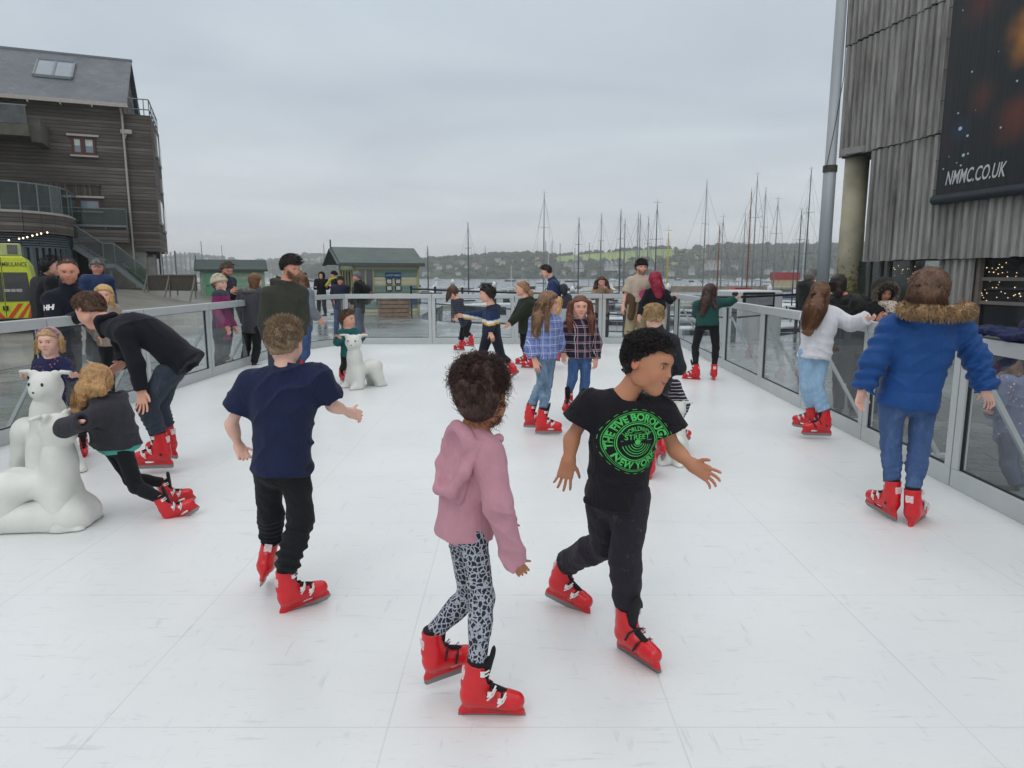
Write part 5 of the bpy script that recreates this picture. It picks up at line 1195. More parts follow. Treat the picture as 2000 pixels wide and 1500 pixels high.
# ------------------------------------------------------------ ground
WATER = -3.0; GZ = -.12
def RX(y): return 3.05+.045*y
LJ = [(-4.72, 3.3), (-4.70, 5.1), (-4.68, 6.9), (-4.66, 8.7), (-4.62, 10.5), (-4.6, 12.4), (-4.55, 14.0), (-3.75, 15.56)]
BJ = [(-3.75, 15.56), (-1.80, 15.6), (.06, 15.62), (2.03, 15.66), (RX(15.72), 15.72)]
RJ = [(RX(y), y) for y in (15.72, 13.6, 11.55, 9.55, 7.95, 6.4, 4.95, 3.35, 1.75)]
def hz(x, y):
    def ss(t): t = max(0, min(1, t)); return t*t*(3-2*t)
    return .82*ss((-x-16.5)/7)*ss((y-12)/26)
def make_ground():
    m, t = newmat('ice'); co = objco(t); sx = nd(t, 'ShaderNodeSeparateXYZ', {0: co}); X, Y_ = sx.outputs[0], sx.outputs[1]
    def seam(a, off): f = math_(t, 'FRACT', math_(t, 'ADD', a, off)); return math_(t, 'LESS_THAN', math_(t, 'ABSOLUTE', math_(t, 'SUBTRACT', f, .5)), .0028)
    s = math_(t, 'MAXIMUM', seam(X, .93), seam(Y_, .32))
    s = math_(t, 'MULTIPLY', s, math_(t, 'MULTIPLY_ADD', noise(t, co, 1.7, 3), .9, .05))
    big = noise(t, co, .7, 5, .6); base = ramp(t, big, [(.3, c('d7dada')), (.7, c('e1e3e1'))])
    # skate marks and shavings
    mk = None
    for sc_, rot, th in (((3, 22, 1), .3, .62), ((22, 4, 1), .15, .625), ((5, 30, 1), -.8, .63), ((20, 34, 1), .5, .645), ((9, 50, 1), 1.2, .64)):
        n = noise(t, mapping(t, co, sc_, (0, 0, rot)), 1.0, 6, .7, .3); q = ramp(t, n, [(th-.02, (0, 0, 0, 1)), (th+.05, (1, 1, 1, 1))])
        mk = q if mk is None else math_(t, 'MAXIMUM', mk, q)
    cl = mix(t, math_(t, 'MULTIPLY', mk, .30), base, c('a9b3b8')); cl = mix(t, math_(t, 'MULTIPLY', s, .5), cl, c('8f9a9f'))
    scr = noise(t, mapping(t, co, (2, 60, 1), (0, 0, .5)), 1.0, 5, .7, .4)
    b = nd(t, 'ShaderNodeBsdfPrincipled', {'Base Color': cl, 'Roughness': math_(t, 'MULTIPLY_ADD', big, .25, .22), 'Specular IOR Level': .5})
    bn = nd(t, 'ShaderNodeBump', {'Strength': .18, 'Distance': .003, 'Height': math_(t, 'ADD', mk, math_(t, 'MULTIPLY', scr, .4))}); t.links.new(bn.outputs[0], b.inputs['Normal']); out(t, b.outputs[0])
    poly = [(-4.80, -1.0)]+[(x-.06, y) for x, y in LJ[:-1]]+[(-3.8, 15.64), (RX(15.7)+.06, 15.80), (RX(0)+.06, -1.0)]
    tag(MB().prism(poly, GZ-.05, 0).build('ice_rink', m), kind='structure')
    # wet quay paving
    m, t = newmat('paving'); co = objco(t)
    br = nd(t, 'ShaderNodeTexBrick', {'Vector': mapping(t, co, (1, 1, 1), (0, 0, .32)), 'Color1': c('6d7275'), 'Color2': c('7d8180'), 'Mortar': c('4c5052'), 'Scale': 1.0, 'Mortar Size': .012, 'Brick Width': .9, 'Row Height': .45})
    n = noise(t, co, .35, 6, .65, .5); n2 = noise(t, co, 9, 6, .7)
    cl = mix(t, math_(t, 'MULTIPLY', ramp(t, n, [(.4, (0, 0, 0, 1)), (.62, (1, 1, 1, 1))]), .5), br.outputs[0], c('3f4446'))
    cl = mix(t, .35, cl, mix(t, 1.0, cl, ramp(t, n2, [(.3, (.5, .5, .5, 1)), (.7, (1.5, 1.5, 1.45, 1))]), 'MULTIPLY'))
    rg = ramp(t, n, [(.38, (.5, .5, .5, 1)), (.6, (.10, .10, .10, 1))])
    b = nd(t, 'ShaderNodeBsdfPrincipled', {'Base Color': cl, 'Roughness': rg, 'Specular IOR Level': .5})
    bn = nd(t, 'ShaderNodeBump', {'Strength': .12, 'Distance': .006, 'Height': math_(t, 'MULTIPLY_ADD', br.outputs[1], -1.0, math_(t, 'MULTIPLY', n2, .4))}); t.links.new(bn.outputs[0], b.inputs['Normal']); out(t, b.outputs[0])
    quay = [(-60, -6), (60, -6), (60, 70), (17, 40), (12, 25.5), (8, 19.6), (5.5, 17.2), (3, 18.4), (-.5, 22), (-3.8, 26.8), (-3.8, 38), (-9, 38), (-9, 66), (-60, 66)]
    o = MB().prism(quay, -4.5, GZ).build('quay', m); tag(o, kind='structure')
    # sloping apron on the left
    vs, fs = [], []; nx, ny = 40, 40; xs = np.linspace(-60, -9.0, nx); ys = np.linspace(12, 66, ny)
    for y in ys:
        for x in xs: vs.append((x, y, GZ+.006+hz(x, y)))
    for j in range(ny-1):
        for i in range(nx-1): fs.append((j*nx+i, j*nx+i+1, (j+1)*nx+i+1, (j+1)*nx+i))
    m2, t = newmat('setts'); co = objco(t); n = noise(t, co, .5, 5, .6); n2 = noise(t, co, 14, 5, .7); n3 = noise(t, mapping(t, co, (.05, .5, 1)), 1, 4, .6)
    cl = ramp(t, math_(t, 'MULTIPLY_ADD', n, .5, math_(t, 'MULTIPLY', n3, .5)), [(.35, c('5d5c56')), (.5, c('77756c')), (.65, c('8a877c'))])
    cl = mix(t, .5, cl, mix(t, 1.0, cl, ramp(t, n2, [(.3, (.5, .5, .5, 1)), (.7, (1.4, 1.4, 1.4, 1))]), 'MULTIPLY'))
    b = nd(t, 'ShaderNodeBsdfPrincipled', {'Base Color': cl, 'Roughness': .45}); out(t, b.outputs[0])
    tag(mesh_obj('apron_paving', vs, fs, m2, None, True), kind='structure')
    # water
    m, t = newmat('water'); co = objco(t)
    n = noise(t, mapping(t, co, (.35, 1.2, 1)), .9, 6, .6); n4 = noise(t, mapping(t, co, (.01, .03, 1)), 1, 3)
    b = nd(t, 'ShaderNodeBsdfPrincipled', {'Base Color': c('5b6a72'), 'Roughness': .16, 'Specular IOR Level': .6})
    bn = nd(t, 'ShaderNodeBump', {'Strength': .55, 'Distance': .25, 'Height': n}); t.links.new(bn.outputs[0], b.inputs['Normal']); out(t, b.outputs[0])
    tag(MB().prism([(-3500, 15), (3500, 15), (3500, 3400), (-3500, 3400)], WATER-.5, WATER).build('water', m), kind='structure')
# ------------------------------------------------------------ rink boards
def make_boards():
    ALU = pbr('alu', c('bbbfbf'), .42, .25, var=.06, vs=3); GL = glassmat('clear_panel', (.95, .97, .97, 1), .018, .0, .75)
    def panel(a, b, out_, label, brace=True):
        a, b = V(a[0], a[1], 0), V(b[0], b[1], 0); d = nrm(b-a); L = np.linalg.norm(b-a)-.012; rz = math.atan2(d[1], d[0])
        r = empty('barrier_panel', a+d*.006, rz, label, 'barrier panel', 'glazed panels round the rink')
        H = 1.12; f = MB(); w = .032
        f.box((0, -w, .0), (L, w, .14)); f.box((0, -w-.012, H-.1), (L, w+.012, H))
        f.box((0, -w, .14), (.075, w, H-.1)); f.box((L-.075, -w, .14), (L, w, H-.1)); f.build('frame', ALU, r, bevel=.004)
        g = MB(); g.box((.06, -.004, .12), (L-.06, .004, H-.08)); g.build('pane', GL, r)
        g = MB()
        for x in (.07, L-.07):
            for e in (-1, 1): g.beam((x+.007*(1 if x < .1 else -1), e*.0075, .14), (x+.007*(1 if x < .1 else -1), e*.0075, H-.1), .012, .006)
        for z in (.145, H-.105):
            for e in (-1, 1): g.beam((.08, e*.0075, z), (L-.08, e*.0075, z), .012, .006)
        g.build('gasket', BLACK, r)
        if brace:
            s_ = out_; q = MB(); q.beam((.14, s_*.05, .85), (.14, s_*.62, -.10), .035); q.box((.10, min(s_*.04, s_*.70), -.12), (.18, max(s_*.04, s_*.70), -.09)); q.build('brace', ALU, r)
    nmL = ['nearest', 'second', 'third', 'fourth', 'fifth', 'sixth', 'seventh']
    for i in range(len(LJ)-1):
        panel(LJ[i], LJ[i+1], 1, 'clear panel in grey metal frame, %s along the left side of the rink' % nmL[i])
    for i in range(4):
        panel(BJ[i], BJ[i+1], 1, 'clear panel in grey metal frame, %s from the left along the far end' % ['first', 'second', 'third', 'fourth'][i], False)
    nmR = ['farthest', 'second farthest', 'third farthest', 'fourth farthest', 'fourth nearest', 'third nearest', 'second nearest', 'nearest']
    for i in range(8):
        panel(RJ[i], RJ[i+1], 1, 'clear panel in grey metal frame, %s along the right side of the rink' % nmR[i])
    o = MB().box((.18, .42, 1.035), (1.9, .528, 1.135)).build('near_rail', ALU, None, bevel=.006); tag(o, 'grey metal top rail right in front of the photographer', 'handrail')
# ------------------------------------------------------------ bear skating aids
def make_bears():
    m, t = newmat('bear_plastic'); co = objco(t)
    n = noise(t, co, 5, 5, .6); cl = ramp(t, n, [(.3, c('cfd0c8')), (.7, c('dcddd7'))])
    b = nd(t, 'ShaderNodeBsdfPrincipled', {'Base Color': cl, 'Roughness': .38, 'Subsurface Weight': .25, 'Subsurface Radius': (.03, .03, .025), 'Subsurface Scale': 1.0}); out(t, b.outputs[0])
    def build():
        r = empty('bear_skating_aid', (0, 0, -50)); s = SDF(.0085)
        s.cap((.07, 0, .18), (.08, 0, .56), .165, .135, k=.05, fl=((1, 0, 0), .85)); s.cap((.08, 0, .52), (.09, 0, .63), .12, .085, k=.05)
        for e in (-1, 1):
            s.cap((.08, e*.09, .25), (.12, e*.13, .03), .10, .10, k=.06); s.cap((.12, e*.12, .05), (.24, e*.15, .0), .07, .055, k=.05)
            s.cap((-.02, e*.05, .32), (-.30, e*.06, .35), .10, .105, k=.06)
            s.cap((-.26, e*.07, .30), (-.33, e*.11, .03), .13, .10, k=.06); s.cap((-.32, e*.11, .05), (-.42, e*.13, .0), .07, .05, k=.05)
        s.cap((-.13, -.3, .02), (-.13, .3, .02), .115, k=.03, sub=True)
        s.plane((0, 0, .004), (0, 0, -1))
        vs, fs = s.mesh(); mesh_obj('body', vs, fs, m, r, True)
        C = V(0, 0, .15)
        h0 = empty('head', (.09, 0, .62)); h0.parent = r; s = SDF(.006)
        s.ell(C, (.125, .140, .130), None); s.ell(C+V(.095, 0, -.045), (.045, .055, .042), None, k=.06)
        s.cap(C+V(-.01, 0, -.08), (0, 0, -.02), .10, .105, k=.03)
        for e in (-1, 1): s.ell(C+V(0, e*.10, .10), (.03, .045, .042), None, k=.025)
        vs, fs = s.mesh(); mesh_obj('face', vs, fs, m, h0, True)
        for e in (-1, 1):
            g = MB(); g.tube([C+V(-.01, e*.09, .09), C+V(-.01, e*.15, .125), C+V(-.01, e*.235, .12)], [.022, .019, .017], 12); g.build('handle', m, h0, True)
            g = MB(); g.sphere(C+V(.112, e*.060, .030), (.009, .012, .016), 10, 8); g.build('eye', BLACK, h0, True)
        g = MB(); g.sphere(C+V(.139, 0, -.035), (.009, .018, .013), 10, 8); g.build('nose', BLACK, h0, True)
        return r
    src = build()
    def put(px, py, Y, yaw, s, label, hy=None):
        o = copy_tree(src); o.name = 'bear_skating_aid'; p = P(px, py, Y); o.location = (p[0], p[1], 0); o.rotation_euler = (0, 0, R(90-yaw)); o.scale = (s, s, s); tag(o, label, 'skating aid', 'polar bear skating aids')
        if hy is not None:
            for ch in o.children:
                if ch.name.startswith('head'): ch.rotation_euler = (0, 0, R(yaw-hy))
        return o
    put(703, 768, 9.5, 225, .82, 'white plastic bear skating aid gripped by the small boy in the teal coat', 183)
    put(100, 920, 5.35, 128, .90, 'white plastic bear skating aid gripped by the little girl with the headband', 186)
    o = put(110, 1035, 4.15, 84, .79, 'large white plastic bear skating aid under the girl in the charcoal coat', 100)
    sk = SDF(.012)
    sk.cap((-.95, -.07, .08), (.17, -.07, .08), .145, .145, k=.04); sk.cap((-.95, .07, .08), (.17, .07, .08), .145, .145, k=.04); sk.cap((.08, 0, .1), (.08, 0, .36), .17, .14, k=.10, fl=((1, 0, 0), .8)); sk.cap((-.45, 0, .2), (-.9, 0, .34), .13, .15, k=.10); sk.plane((0, 0, .004), (0, 0, -1)); sk.plane((.31, 0, 0), (1, 0, 0))
    vs, fs = sk.mesh(); mesh_obj('base', vs, fs, m, o, True)
    put(1316, 925, 5.7, 20, .55, 'small white plastic bear skating aid mostly hidden behind the boy in the black t-shirt')
    for ch in list(src.children_recursive): bpy.data.objects.remove(ch)
    bpy.data.objects.remove(src)
# ------------------------------------------------------------ left building
def planks(name, col, hi, h=.16, axis=2, rough=.85):
    m, t = newmat(name); co = objco(t); sx = nd(t, 'ShaderNodeSeparateXYZ', {0: co}); z = math_(t, 'DIVIDE', sx.outputs[axis], h)
    fl = math_(t, 'FLOOR', z); fr = math_(t, 'FRACT', z)
    wn = nd(t, 'ShaderNodeTexWhiteNoise', {'W': fl}, noise_dimensions='1D').outputs['Value']
    sc_ = [1.2, 1.2, 1.2]; sc_[axis] = 30 if axis == 2 else 1.2
    n = noise(t, mapping(t, co, (.5, .5, 11) if axis == 2 else (9, 9, .5)), 1.0, 8, .75, .25); n2 = noise(t, mapping(t, co, (.25, .25, .5)), 1.0, 4)
    k = math_(t, 'ADD', math_(t, 'MULTIPLY', n, .55), math_(t, 'ADD', math_(t, 'MULTIPLY', wn, .14), math_(t, 'MULTIPLY', n2, .3)))
    cl = ramp(t, k, [(.32, scl(col, .45)), (.5, col), (.66, hi), (.75, scl(hi, 1.3))])
    gap = math_(t, 'LESS_THAN', fr, .25); cl = mix(t, math_(t, 'MULTIPLY', gap, .6), cl, scl(col, .25))
    b = nd(t, 'ShaderNodeBsdfPrincipled', {'Base Color': cl, 'Roughness': rough, 'Specular IOR Level': .3})
    bn = nd(t, 'ShaderNodeBump', {'Strength': .7, 'Distance': .03, 'Height': n}); t.links.new(bn.outputs[0], b.inputs['Normal']); out(t, b.outputs[0]); return m
def make_left_building():
    ea, eb = V(.923, .385, 0), V(-.385, .923, 0); C = P(252, 345, 44.0); C[2] = 0
    def lp(px, py, p0, n):          # ray with a plane given in local (a,b,z)
        n_ = ea*n[0]+eb*n[1]+V(0, 0, n[2]); q0 = C+ea*p0[0]+eb*p0[1]+V(0, 0, p0[2]); d = ray(px, py); p = CAM+d*(np.dot(q0-CAM, n_)/np.dot(d, n_))-C
        return V(np.dot(p, ea), np.dot(p, eb), p[2])
    fa = lambda px, py, b=0: lp(px, py, (0, b, 0), (0, 1, 0)); sa = lambda px, py, a: lp(px, py, (a, 0, 0), (1, 0, 0))
    r = empty('timber_building', C, math.atan2(.385, .923), 'dark weathered timber building with grey slate roof, balconies and outside stairs', 'building')
    WD = planks('dark_boards', c('5c5650'), c('827c76'), .21); WV = planks('dark_staves', c('4c443e'), c('7d756c'), .14, 0)
    PALE_ = pbr('pale_metal', c('a9a39c'), .6, var=.1); REDF = pbr('red_brown_frame', c('4e2a22'), .6); CON = pbr('concrete', c('8b8b84'), .85, var=.2, vs=2, bump=.2, bs=8)
    WG = pbr('window_glass', c('6f7d88'), .08, 0, var=.15, vs=.7, spec=.8); BL = pbr('blind', c('b9c4bf'), .8)
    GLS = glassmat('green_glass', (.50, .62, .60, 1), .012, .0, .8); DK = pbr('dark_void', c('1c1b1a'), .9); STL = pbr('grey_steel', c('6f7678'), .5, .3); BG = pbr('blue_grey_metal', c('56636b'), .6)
    ze = fa(243, 208, -.4)[2]; zr = lp(245, 123, (0, 4.6, 0), (0, 1, 0))[2]; zb = fa(253, 476)[2]; g0 = .55
    m = MB(); m.box((-34, 0, zb), (0, 9.2, ze)); m.build('wall', WD, r)
    m = MB(); m.prism([(0.02, ze-.02), (9.18, ze-.02), (4.6, zr-.25)], -33.9, -.03, 'x'); m.build('gable', WD, r)
    # roof
    m, t = newmat('slate'); co = objco(t); br = nd(t, 'ShaderNodeTexBrick', {'Vector': mapping(t, co, (1, 0, 1), (R(90), 0, 0)), 'Color1': c('464c54'), 'Color2': c('5d636b'), 'Mortar': c('33373d'), 'Scale': 1.0, 'Mortar Size': .01, 'Brick Width': .35, 'Row Height': .18})
    n = noise(t, co, .6, 5, .6); cl = mix(t, .4, br.outputs[0], ramp(t, n, [(.3, c('3f444b')), (.7, c('6b7077'))])); b = nd(t, 'ShaderNodeBsdfPrincipled', {'Base Color': cl, 'Roughness': .5}); out(t, b.outputs[0]); SL = m
    m = MB()
    def slab(b0, z0, b1, z1, a0, a1, th=.16):
        n_ = nrm(V(0, -(z1-z0), (b1-b0))); vs = []
        for a in (a0, a1):
            for (bb, zz) in ((b0, z0), (b1, z1)):
                for s_ in (0, 1): p = V(a, bb, zz)+n_*th*s_*(1 if n_[2] > 0 else -1); vs.append(p)
        m.add(vs, [(0, 1, 3, 2), (4, 6, 7, 5), (0, 4, 5, 1), (2, 3, 7, 6), (0, 2, 6, 4), (1, 5, 7, 3)])
    slab(-.45, ze, 4.6, zr, -34, .25); slab(9.65, ze, 4.61, zr, -34, .25); m.build('roof', SL, r)
    m = MB(); m.beam((-34, -.55, ze+.02), (.28, -.55, ze+.02), .22, .22)
    for x in np.arange(-24, 0, 1.6): m.beam((x, -.55, ze-.06), (x+.06, -.55, ze-.06), .26, .3)
    m.build('gutter', PALE_, r); m = MB(); m.beam((-34, 4.6, zr+.16), (.3, 4.6, zr+.16), .3, .12); m.build('ridge', STL, r)
    m = MB(); m.tube([(-.12, -.45, ze-.1), (-.10, -.12, ze-.5), (-.10, -.12, g0+.1)], .06, 8)
    m.build('downpipe', PALE_, r)
    # skylight
    p0 = (0, -.45, ze+.16); sn = nrm(V(0, -(zr-ze), 5.05)); q = [lp(x, y, p0, sn) for x, y in ((75, 120), (147, 127), (144, 157), (71, 150))]
    u = nrm(V(0, 5.05, zr-ze)); a0, a1 = q[0][0], q[1][0]; zlo, zhi = (q[2][2]+q[3][2])/2, (q[0][2]+q[1][2])/2
    def sl(a, z, o): bb = -.45+(z-.16-ze)*5.05/(zr-ze); return V(a, bb, z)+sn*o
    m = MB()
    for (x0, x1) in ((a0, (a0+a1)/2-.06), ((a0+a1)/2+.06, a1)):
        m.add([sl(x0, zlo, .0), sl(x1, zlo, .0), sl(x1, zhi, .0), sl(x0, zhi, .0), sl(x0, zlo, .14), sl(x1, zlo, .14), sl(x1, zhi, .14), sl(x0, zhi, .14)], [(0,3,2,1),(4,5,6,7),(0,1,5,4),(1,2,6,5),(2,3,7,6),(3,0,4,7)])
    m.build('skylight', WG, r)
    m = MB()
    for (p, q_) in (((a0, zlo), (a1, zlo)), ((a0, zhi), (a1, zhi)), ((a0, zlo), (a0, zhi)), ((a1, zlo), (a1, zhi)), (((a0+a1)/2, zlo), ((a0+a1)/2, zhi))): m.beam(sl(p[0], p[1], .1), sl(q_[0], q_[1], .1), .12, .16)
    m.build('skylight_frame', STL, r)
    # windows
    def window(x0, y0, x1, y1, b=0, blind=True, mull=(.47,)):
        A, B = fa(x0, y0, b), fa(x1, y1, b); a0, a1, z1, z0 = A[0], B[0], A[2], B[2]; w = empty('window', (0, 0, 0)); w.parent = r
        f = MB(); t_ = .14; bb = b-.07
        f.box((a0, bb, z0), (a1, b-.003, z0+t_)); f.box((a0, bb, z1-t_), (a1, b-.003, z1)); f.box((a0, bb, z0+t_), (a0+t_, b-.003, z1-t_)); f.box((a1-t_, bb, z0+t_), (a1, b-.003, z1-t_))
        for k in mull: x = a0+(a1-a0)*k; f.box((x-.13, bb, z0+t_), (x+.13, b-.003, z1-t_))
        f.build('frame', REDF, w); g = MB(); g.box((a0+t_, b-.03, z0+t_), (a1-t_, b-.004, z1-t_)); g.build('pane', WG, w)
        if blind:
            g = MB(); g.box((a0+t_+.02, b-.036, z1-t_-(z1-z0)*.36), (a1-t_-.02, b-.031, z1-t_)); g.build('blind', BL, w)
        g = MB(); g.box((a0-.2, b-.16, z1+.02), (a1+.2, b-.003, z1+.14)); g.box((a0-.1, b-.14, z0-.12), (a1+.1, b-.003, z0-.02)); g.build('sill', PALE_, w)
    window(138, 266, 189, 304); window(128, 386, 199, 412, blind=False, mull=(.35,))
    A, B = fa(95, 357, -.05), fa(197, 382, -.05); m = MB(); m.box((A[0]-6, -.05, B[2]), (B[0], -.003, A[2]-.1)); m.box((A[0]-6, -.1, A[2]-.08), (B[0]+.05, -.003, A[2])); m.build('stave_panel', WV, r)
    # bay
    a1 = fa(303, 350, .15)[0]; zt = fa(293, 226, .15)[2]; zbb = fa(313, 491, .15)[2]; b2 = sa(319, 385, a1)[1]
    m = MB(); m.prism([(.002, .15), (a1, .15), (a1+.02, b2), (.002, b2)], zbb, zt); m.build('bay', WD, r)
    m = MB()
    for p, q_ in (((.2, .25), (a1-.05, .25)), ((a1-.05, .25), (a1-.05, b2-.05))):
        for z in (zt+.35, zt+.95): m.tube([(p[0], p[1], z), (q_[0], q_[1], z)], .035, 6)
        for k in np.linspace(0, 1, 5): m.tube([(p[0]+(q_[0]-p[0])*k, p[1]+(q_[1]-p[1])*k, zt), (p[0]+(q_[0]-p[0])*k, p[1]+(q_[1]-p[1])*k, zt+.95)], .03, 6)
    m.build('roof_railing', STL, r)
    for (y0, y1, k0, k1) in ((285, 325, .28, .50), (292, 332, .62, .85), (350, 378, .60, .80), (395, 440, .12, .42), (402, 450, .55, .85)):
        za, zb_ = sa(312, y0, a1)[2], sa(314, y1, a1)[2]; y_0, y_1 = .15+(b2-.15)*k0, .15+(b2-.15)*k1
        f = MB(); f.box((a1+.003, y_0, zb_), (a1+.12, y_1, za)); w = f.build('window', PALE_, r); g = MB(); g.box((a1+.121, y_0+.12, zb_+.12), (a1+.14, y_1-.12, za-.12)); g.build('pane', WG, w)
    p = fa(247, 258, .12); m = MB(); m.box((p[0]-.3, -.12, p[2]-.12), (p[0]+.3, .14, p[2]+.12)); m.tube([(p[0], .0, p[2]-.1), (p[0]-.15, -.1, p[2]-.5), (-.1, -.12, p[2]-.9)], .05, 6); m.build('rainwater_head', PALE_, r)
    # undercroft
    m = MB(); m.box((-34, 2.5, g0-1), (-.6, 2.8, zb-.003)); m.build('void_shade', DK, r)  # near-black sheet painted as the shade of the void behind the stairs
    A = fa(198, 480, .3); m = MB(); m.box((A[0], .3, g0-1), (.55, .9, zb-.003)); m.box((.551, .5, g0-1), (1.0, 2.2, zbb-.2)); m.build('concrete_wall', CON, r)
    m = MB()
    for i in range(9): x = 1.3+i*.28; m.box((x, 1.0+.1*i, g0-1), (x+.09, 1.2+.1*i, zbb-.003))
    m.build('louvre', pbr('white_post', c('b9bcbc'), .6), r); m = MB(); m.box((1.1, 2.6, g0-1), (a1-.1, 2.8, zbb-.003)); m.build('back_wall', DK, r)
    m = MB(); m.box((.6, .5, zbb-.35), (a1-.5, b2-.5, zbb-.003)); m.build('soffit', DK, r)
    # middle balcony
    T_, B_ = fa(140, 404, -1.1), fa(250, 452, -1.1); zt_ = fa(190, 408, -1.1)[2]; zg = fa(190, 441, -1.1)[2]; x0, x1 = T_[0]-5, fa(247, 430, -1.1)[0]
    bal = empty('balcony', (0, 0, 0)); bal.parent = r
    m = MB(); m.box((x0, -1.12, zg), (x1, -1.10, zt_)); m.box((x1, -1.12, zg), (x1+.02, -.1, zt_)); m.build('glass', GLS, bal)
    m = MB(); m.beam((x0, -1.11, zt_+.03), (x1, -1.11, zt_+.03), .05); m.beam((x0, -1.16, zg), (x1, -1.16, zg), .05, .12)
    for x in np.arange(x1, x0, -1.15): m.beam((x, -1.06, zg-.2), (x, -1.06, zt_), .07)
    m.build('rail', STL, bal); m = MB(); m.box((x0, -1.06, zb+.02), (x1, -.003, zg-.02)); m.build('fascia', WD, bal)
    # upper left balcony
    A = fa(66, 215, -2.6); z1_, z0_ = fa(50, 206, -2.6)[2], fa(50, 243, -2.6)[2]; bal = empty('balcony', (0, 0, 0)); bal.parent = r
    xa = fa(52, 220, -2.6)[0]; z0_ -= .5; m = MB(); m.box((xa-14, -2.6, z0_-.1), (xa, -.003, z0_+.5)); m.box((xa, -2.2, z0_-.35), (xa+.5, -.003, z0_+.9)); m.build('slab', pbr('mossy_concrete', c('55544a'), .9, var=.35, vs=1.5), bal)
    m = MB(); m.box((xa-14, -2.55, z0_+.55), (xa-.1, -2.52, z1_)); m.build('glass', glassmat('grey_glass', (.5, .55, .55, 1), .06), bal)
    m = MB(); m.beam((xa-14, -2.5, z1_+.03), (xa, -2.5, z1_+.03), .07)
    for x in np.arange(xa-.1, xa-14, -1.5): m.beam((x, -2.48, z0_+.5), (x, -2.48, z1_), .06)
    m.build('rail', STL, bal)
    # curved terrace and shopfront
    pl = [(-60, -7.0), (0, -6.6), (40, -6.3), (75, -5.7), (100, -5.0), (120, -4.1), (133, -3.0), (139, -1.6)]
    zt_ = fa(0, 354, -6.6)[2]; zg = fa(0, 408, -6.6)[2]; zf = fa(0, 452, -6.6)[2]; pts = [(fa(x, 400, b)[0], b) for x, b in pl]; pts.append((pts[-1][0], -.01))
    def strip(name, mat, z0, z1, ins=0, th=.05, par=None):
        m = MB(); P_ = [V(x-ins*.7, y+ins, 0) for x, y in pts]
        for p, q_ in zip(P_[:-1], P_[1:]): m.beam(p+V(0, 0, (z0+z1)/2), q_+V(0, 0, (z0+z1)/2), th, z1-z0)
        return m.build(name, mat, par or r)
    ter = empty('terrace', (0, 0, 0)); ter.parent = r
    strip('glass', GLS, zg, zt_, 0, .03, ter); strip('rail', STL, zt_, zt_+.08, 0, .07, ter); strip('kerb', PALE_, zg-.12, zg-.003, -.02, .12, ter); strip('fascia', WD, zf, zg-.125, .0, .2, ter)
    m = MB()
    for (x, y) in pts[:-1]: m.beam((x, y-.05, zg-.3), (x, y-.05, zt_), .06)
    m.build('post', STL, ter)
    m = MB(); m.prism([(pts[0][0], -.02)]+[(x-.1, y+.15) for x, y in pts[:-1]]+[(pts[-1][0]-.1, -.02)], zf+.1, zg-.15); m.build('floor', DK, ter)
    shop = empty('shopfront', (0, 0, 0)); shop.parent = r; zl = zf-.75
    for k in range(6): strip('louvre', BG, zl+k*.125, zl+k*.125+.075, .3-.0*k, .08, shop)
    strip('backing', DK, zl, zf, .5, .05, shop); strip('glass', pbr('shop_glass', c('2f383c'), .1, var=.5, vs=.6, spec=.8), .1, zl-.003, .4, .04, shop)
    m = MB()
    for (p, q_) in zip(pts[:-1], pts[1:]):
        for k in (0, .5): x, y = p[0]+(q_[0]-p[0])*k, p[1]+(q_[1]-p[1])*k; m.beam((x-.2, y+.3, .1), (x-.2, y+.3, zl), .14)
    m.build('mullion', BG, shop)
    # outside stairs
    b = -2.3; A, B, D, E = fa(145, 478, b), fa(204, 515, b), fa(226, 515, b), fa(290, 565, b); st = empty('staircase', (0, 0, 0)); st.parent = r
    m = MB(); n1 = 14
    for (p, q_, n_) in ((A, B, 9), (D, E, 12)):
        for i in range(n_):
            k = i/(n_-1); x = p[0]+(q_[0]-p[0])*k; z = p[2]+(q_[2]-p[2])*k; m.box((x-.05, b-.0, z-.04), (x+.30, b+1.6, z+.03))
    m.build('tread', PALE_, st); m = MB()
    for y in (b-.06, b+1.6):
        m.beam((A[0], y, A[2]-.1), (B[0], y, B[2]-.1), .08, .32); m.beam((B[0], y, B[2]-.1), (D[0], y, D[2]-.1), .08, .32); m.beam((D[0], y, D[2]-.1), (E[0], y, E[2]-.1), .08, .32)
    m.box((B[0], b, B[2]-.2), (D[0]+.2, b+1.55, B[2]-.1)); m.beam((B[0]+.3, b+.2, g0-.5), (B[0]+.3, b+.2, B[2]-.2), .14); m.build('stringer', STL, st)
    m = MB(); hgt = 1.15
    for p, q_ in ((A, B), (B, D), (D, E)):
        vs = [V(p[0], b-.1, p[2]), V(q_[0], b-.1, q_[2]), V(q_[0], b-.1, q_[2]+hgt), V(p[0], b-.1, p[2]+hgt)]; vs += [v+V(0, .02, 0) for v in vs]; m.add(vs, [(0,1,2,3),(7,6,5,4),(0,4,5,1),(1,5,6,2),(2,6,7,3),(3,7,4,0)])
    m.build('glass', GLS, st); m = MB()
    for p, q_ in ((A, B), (B, D), (D, E)): m.tube([V(p[0], b-.09, p[2]+hgt+.03), V(q_[0], b-.09, q_[2]+hgt+.03)], .03, 6)
    for p in (A, B, D, E): m.tube([V(p[0], b-.09, p[2]-.1), V(p[0], b-.09, p[2]+hgt)], .03, 6)
    m.build('handrail', STL, st)
    # lights under the terrace
    BULB = emit('bulb', (1, .78, .5, 1), 4)
    w = [fa(x, y, -7.1) for x, y in ((-5, 470), (17, 466), (37, 463), (45, 462), (53, 460), (63, 457), (72, 455), (80, 453), (92, 451))]
    def wp(p): return C+ea*p[0]+eb*p[1]+V(0, 0, p[2])
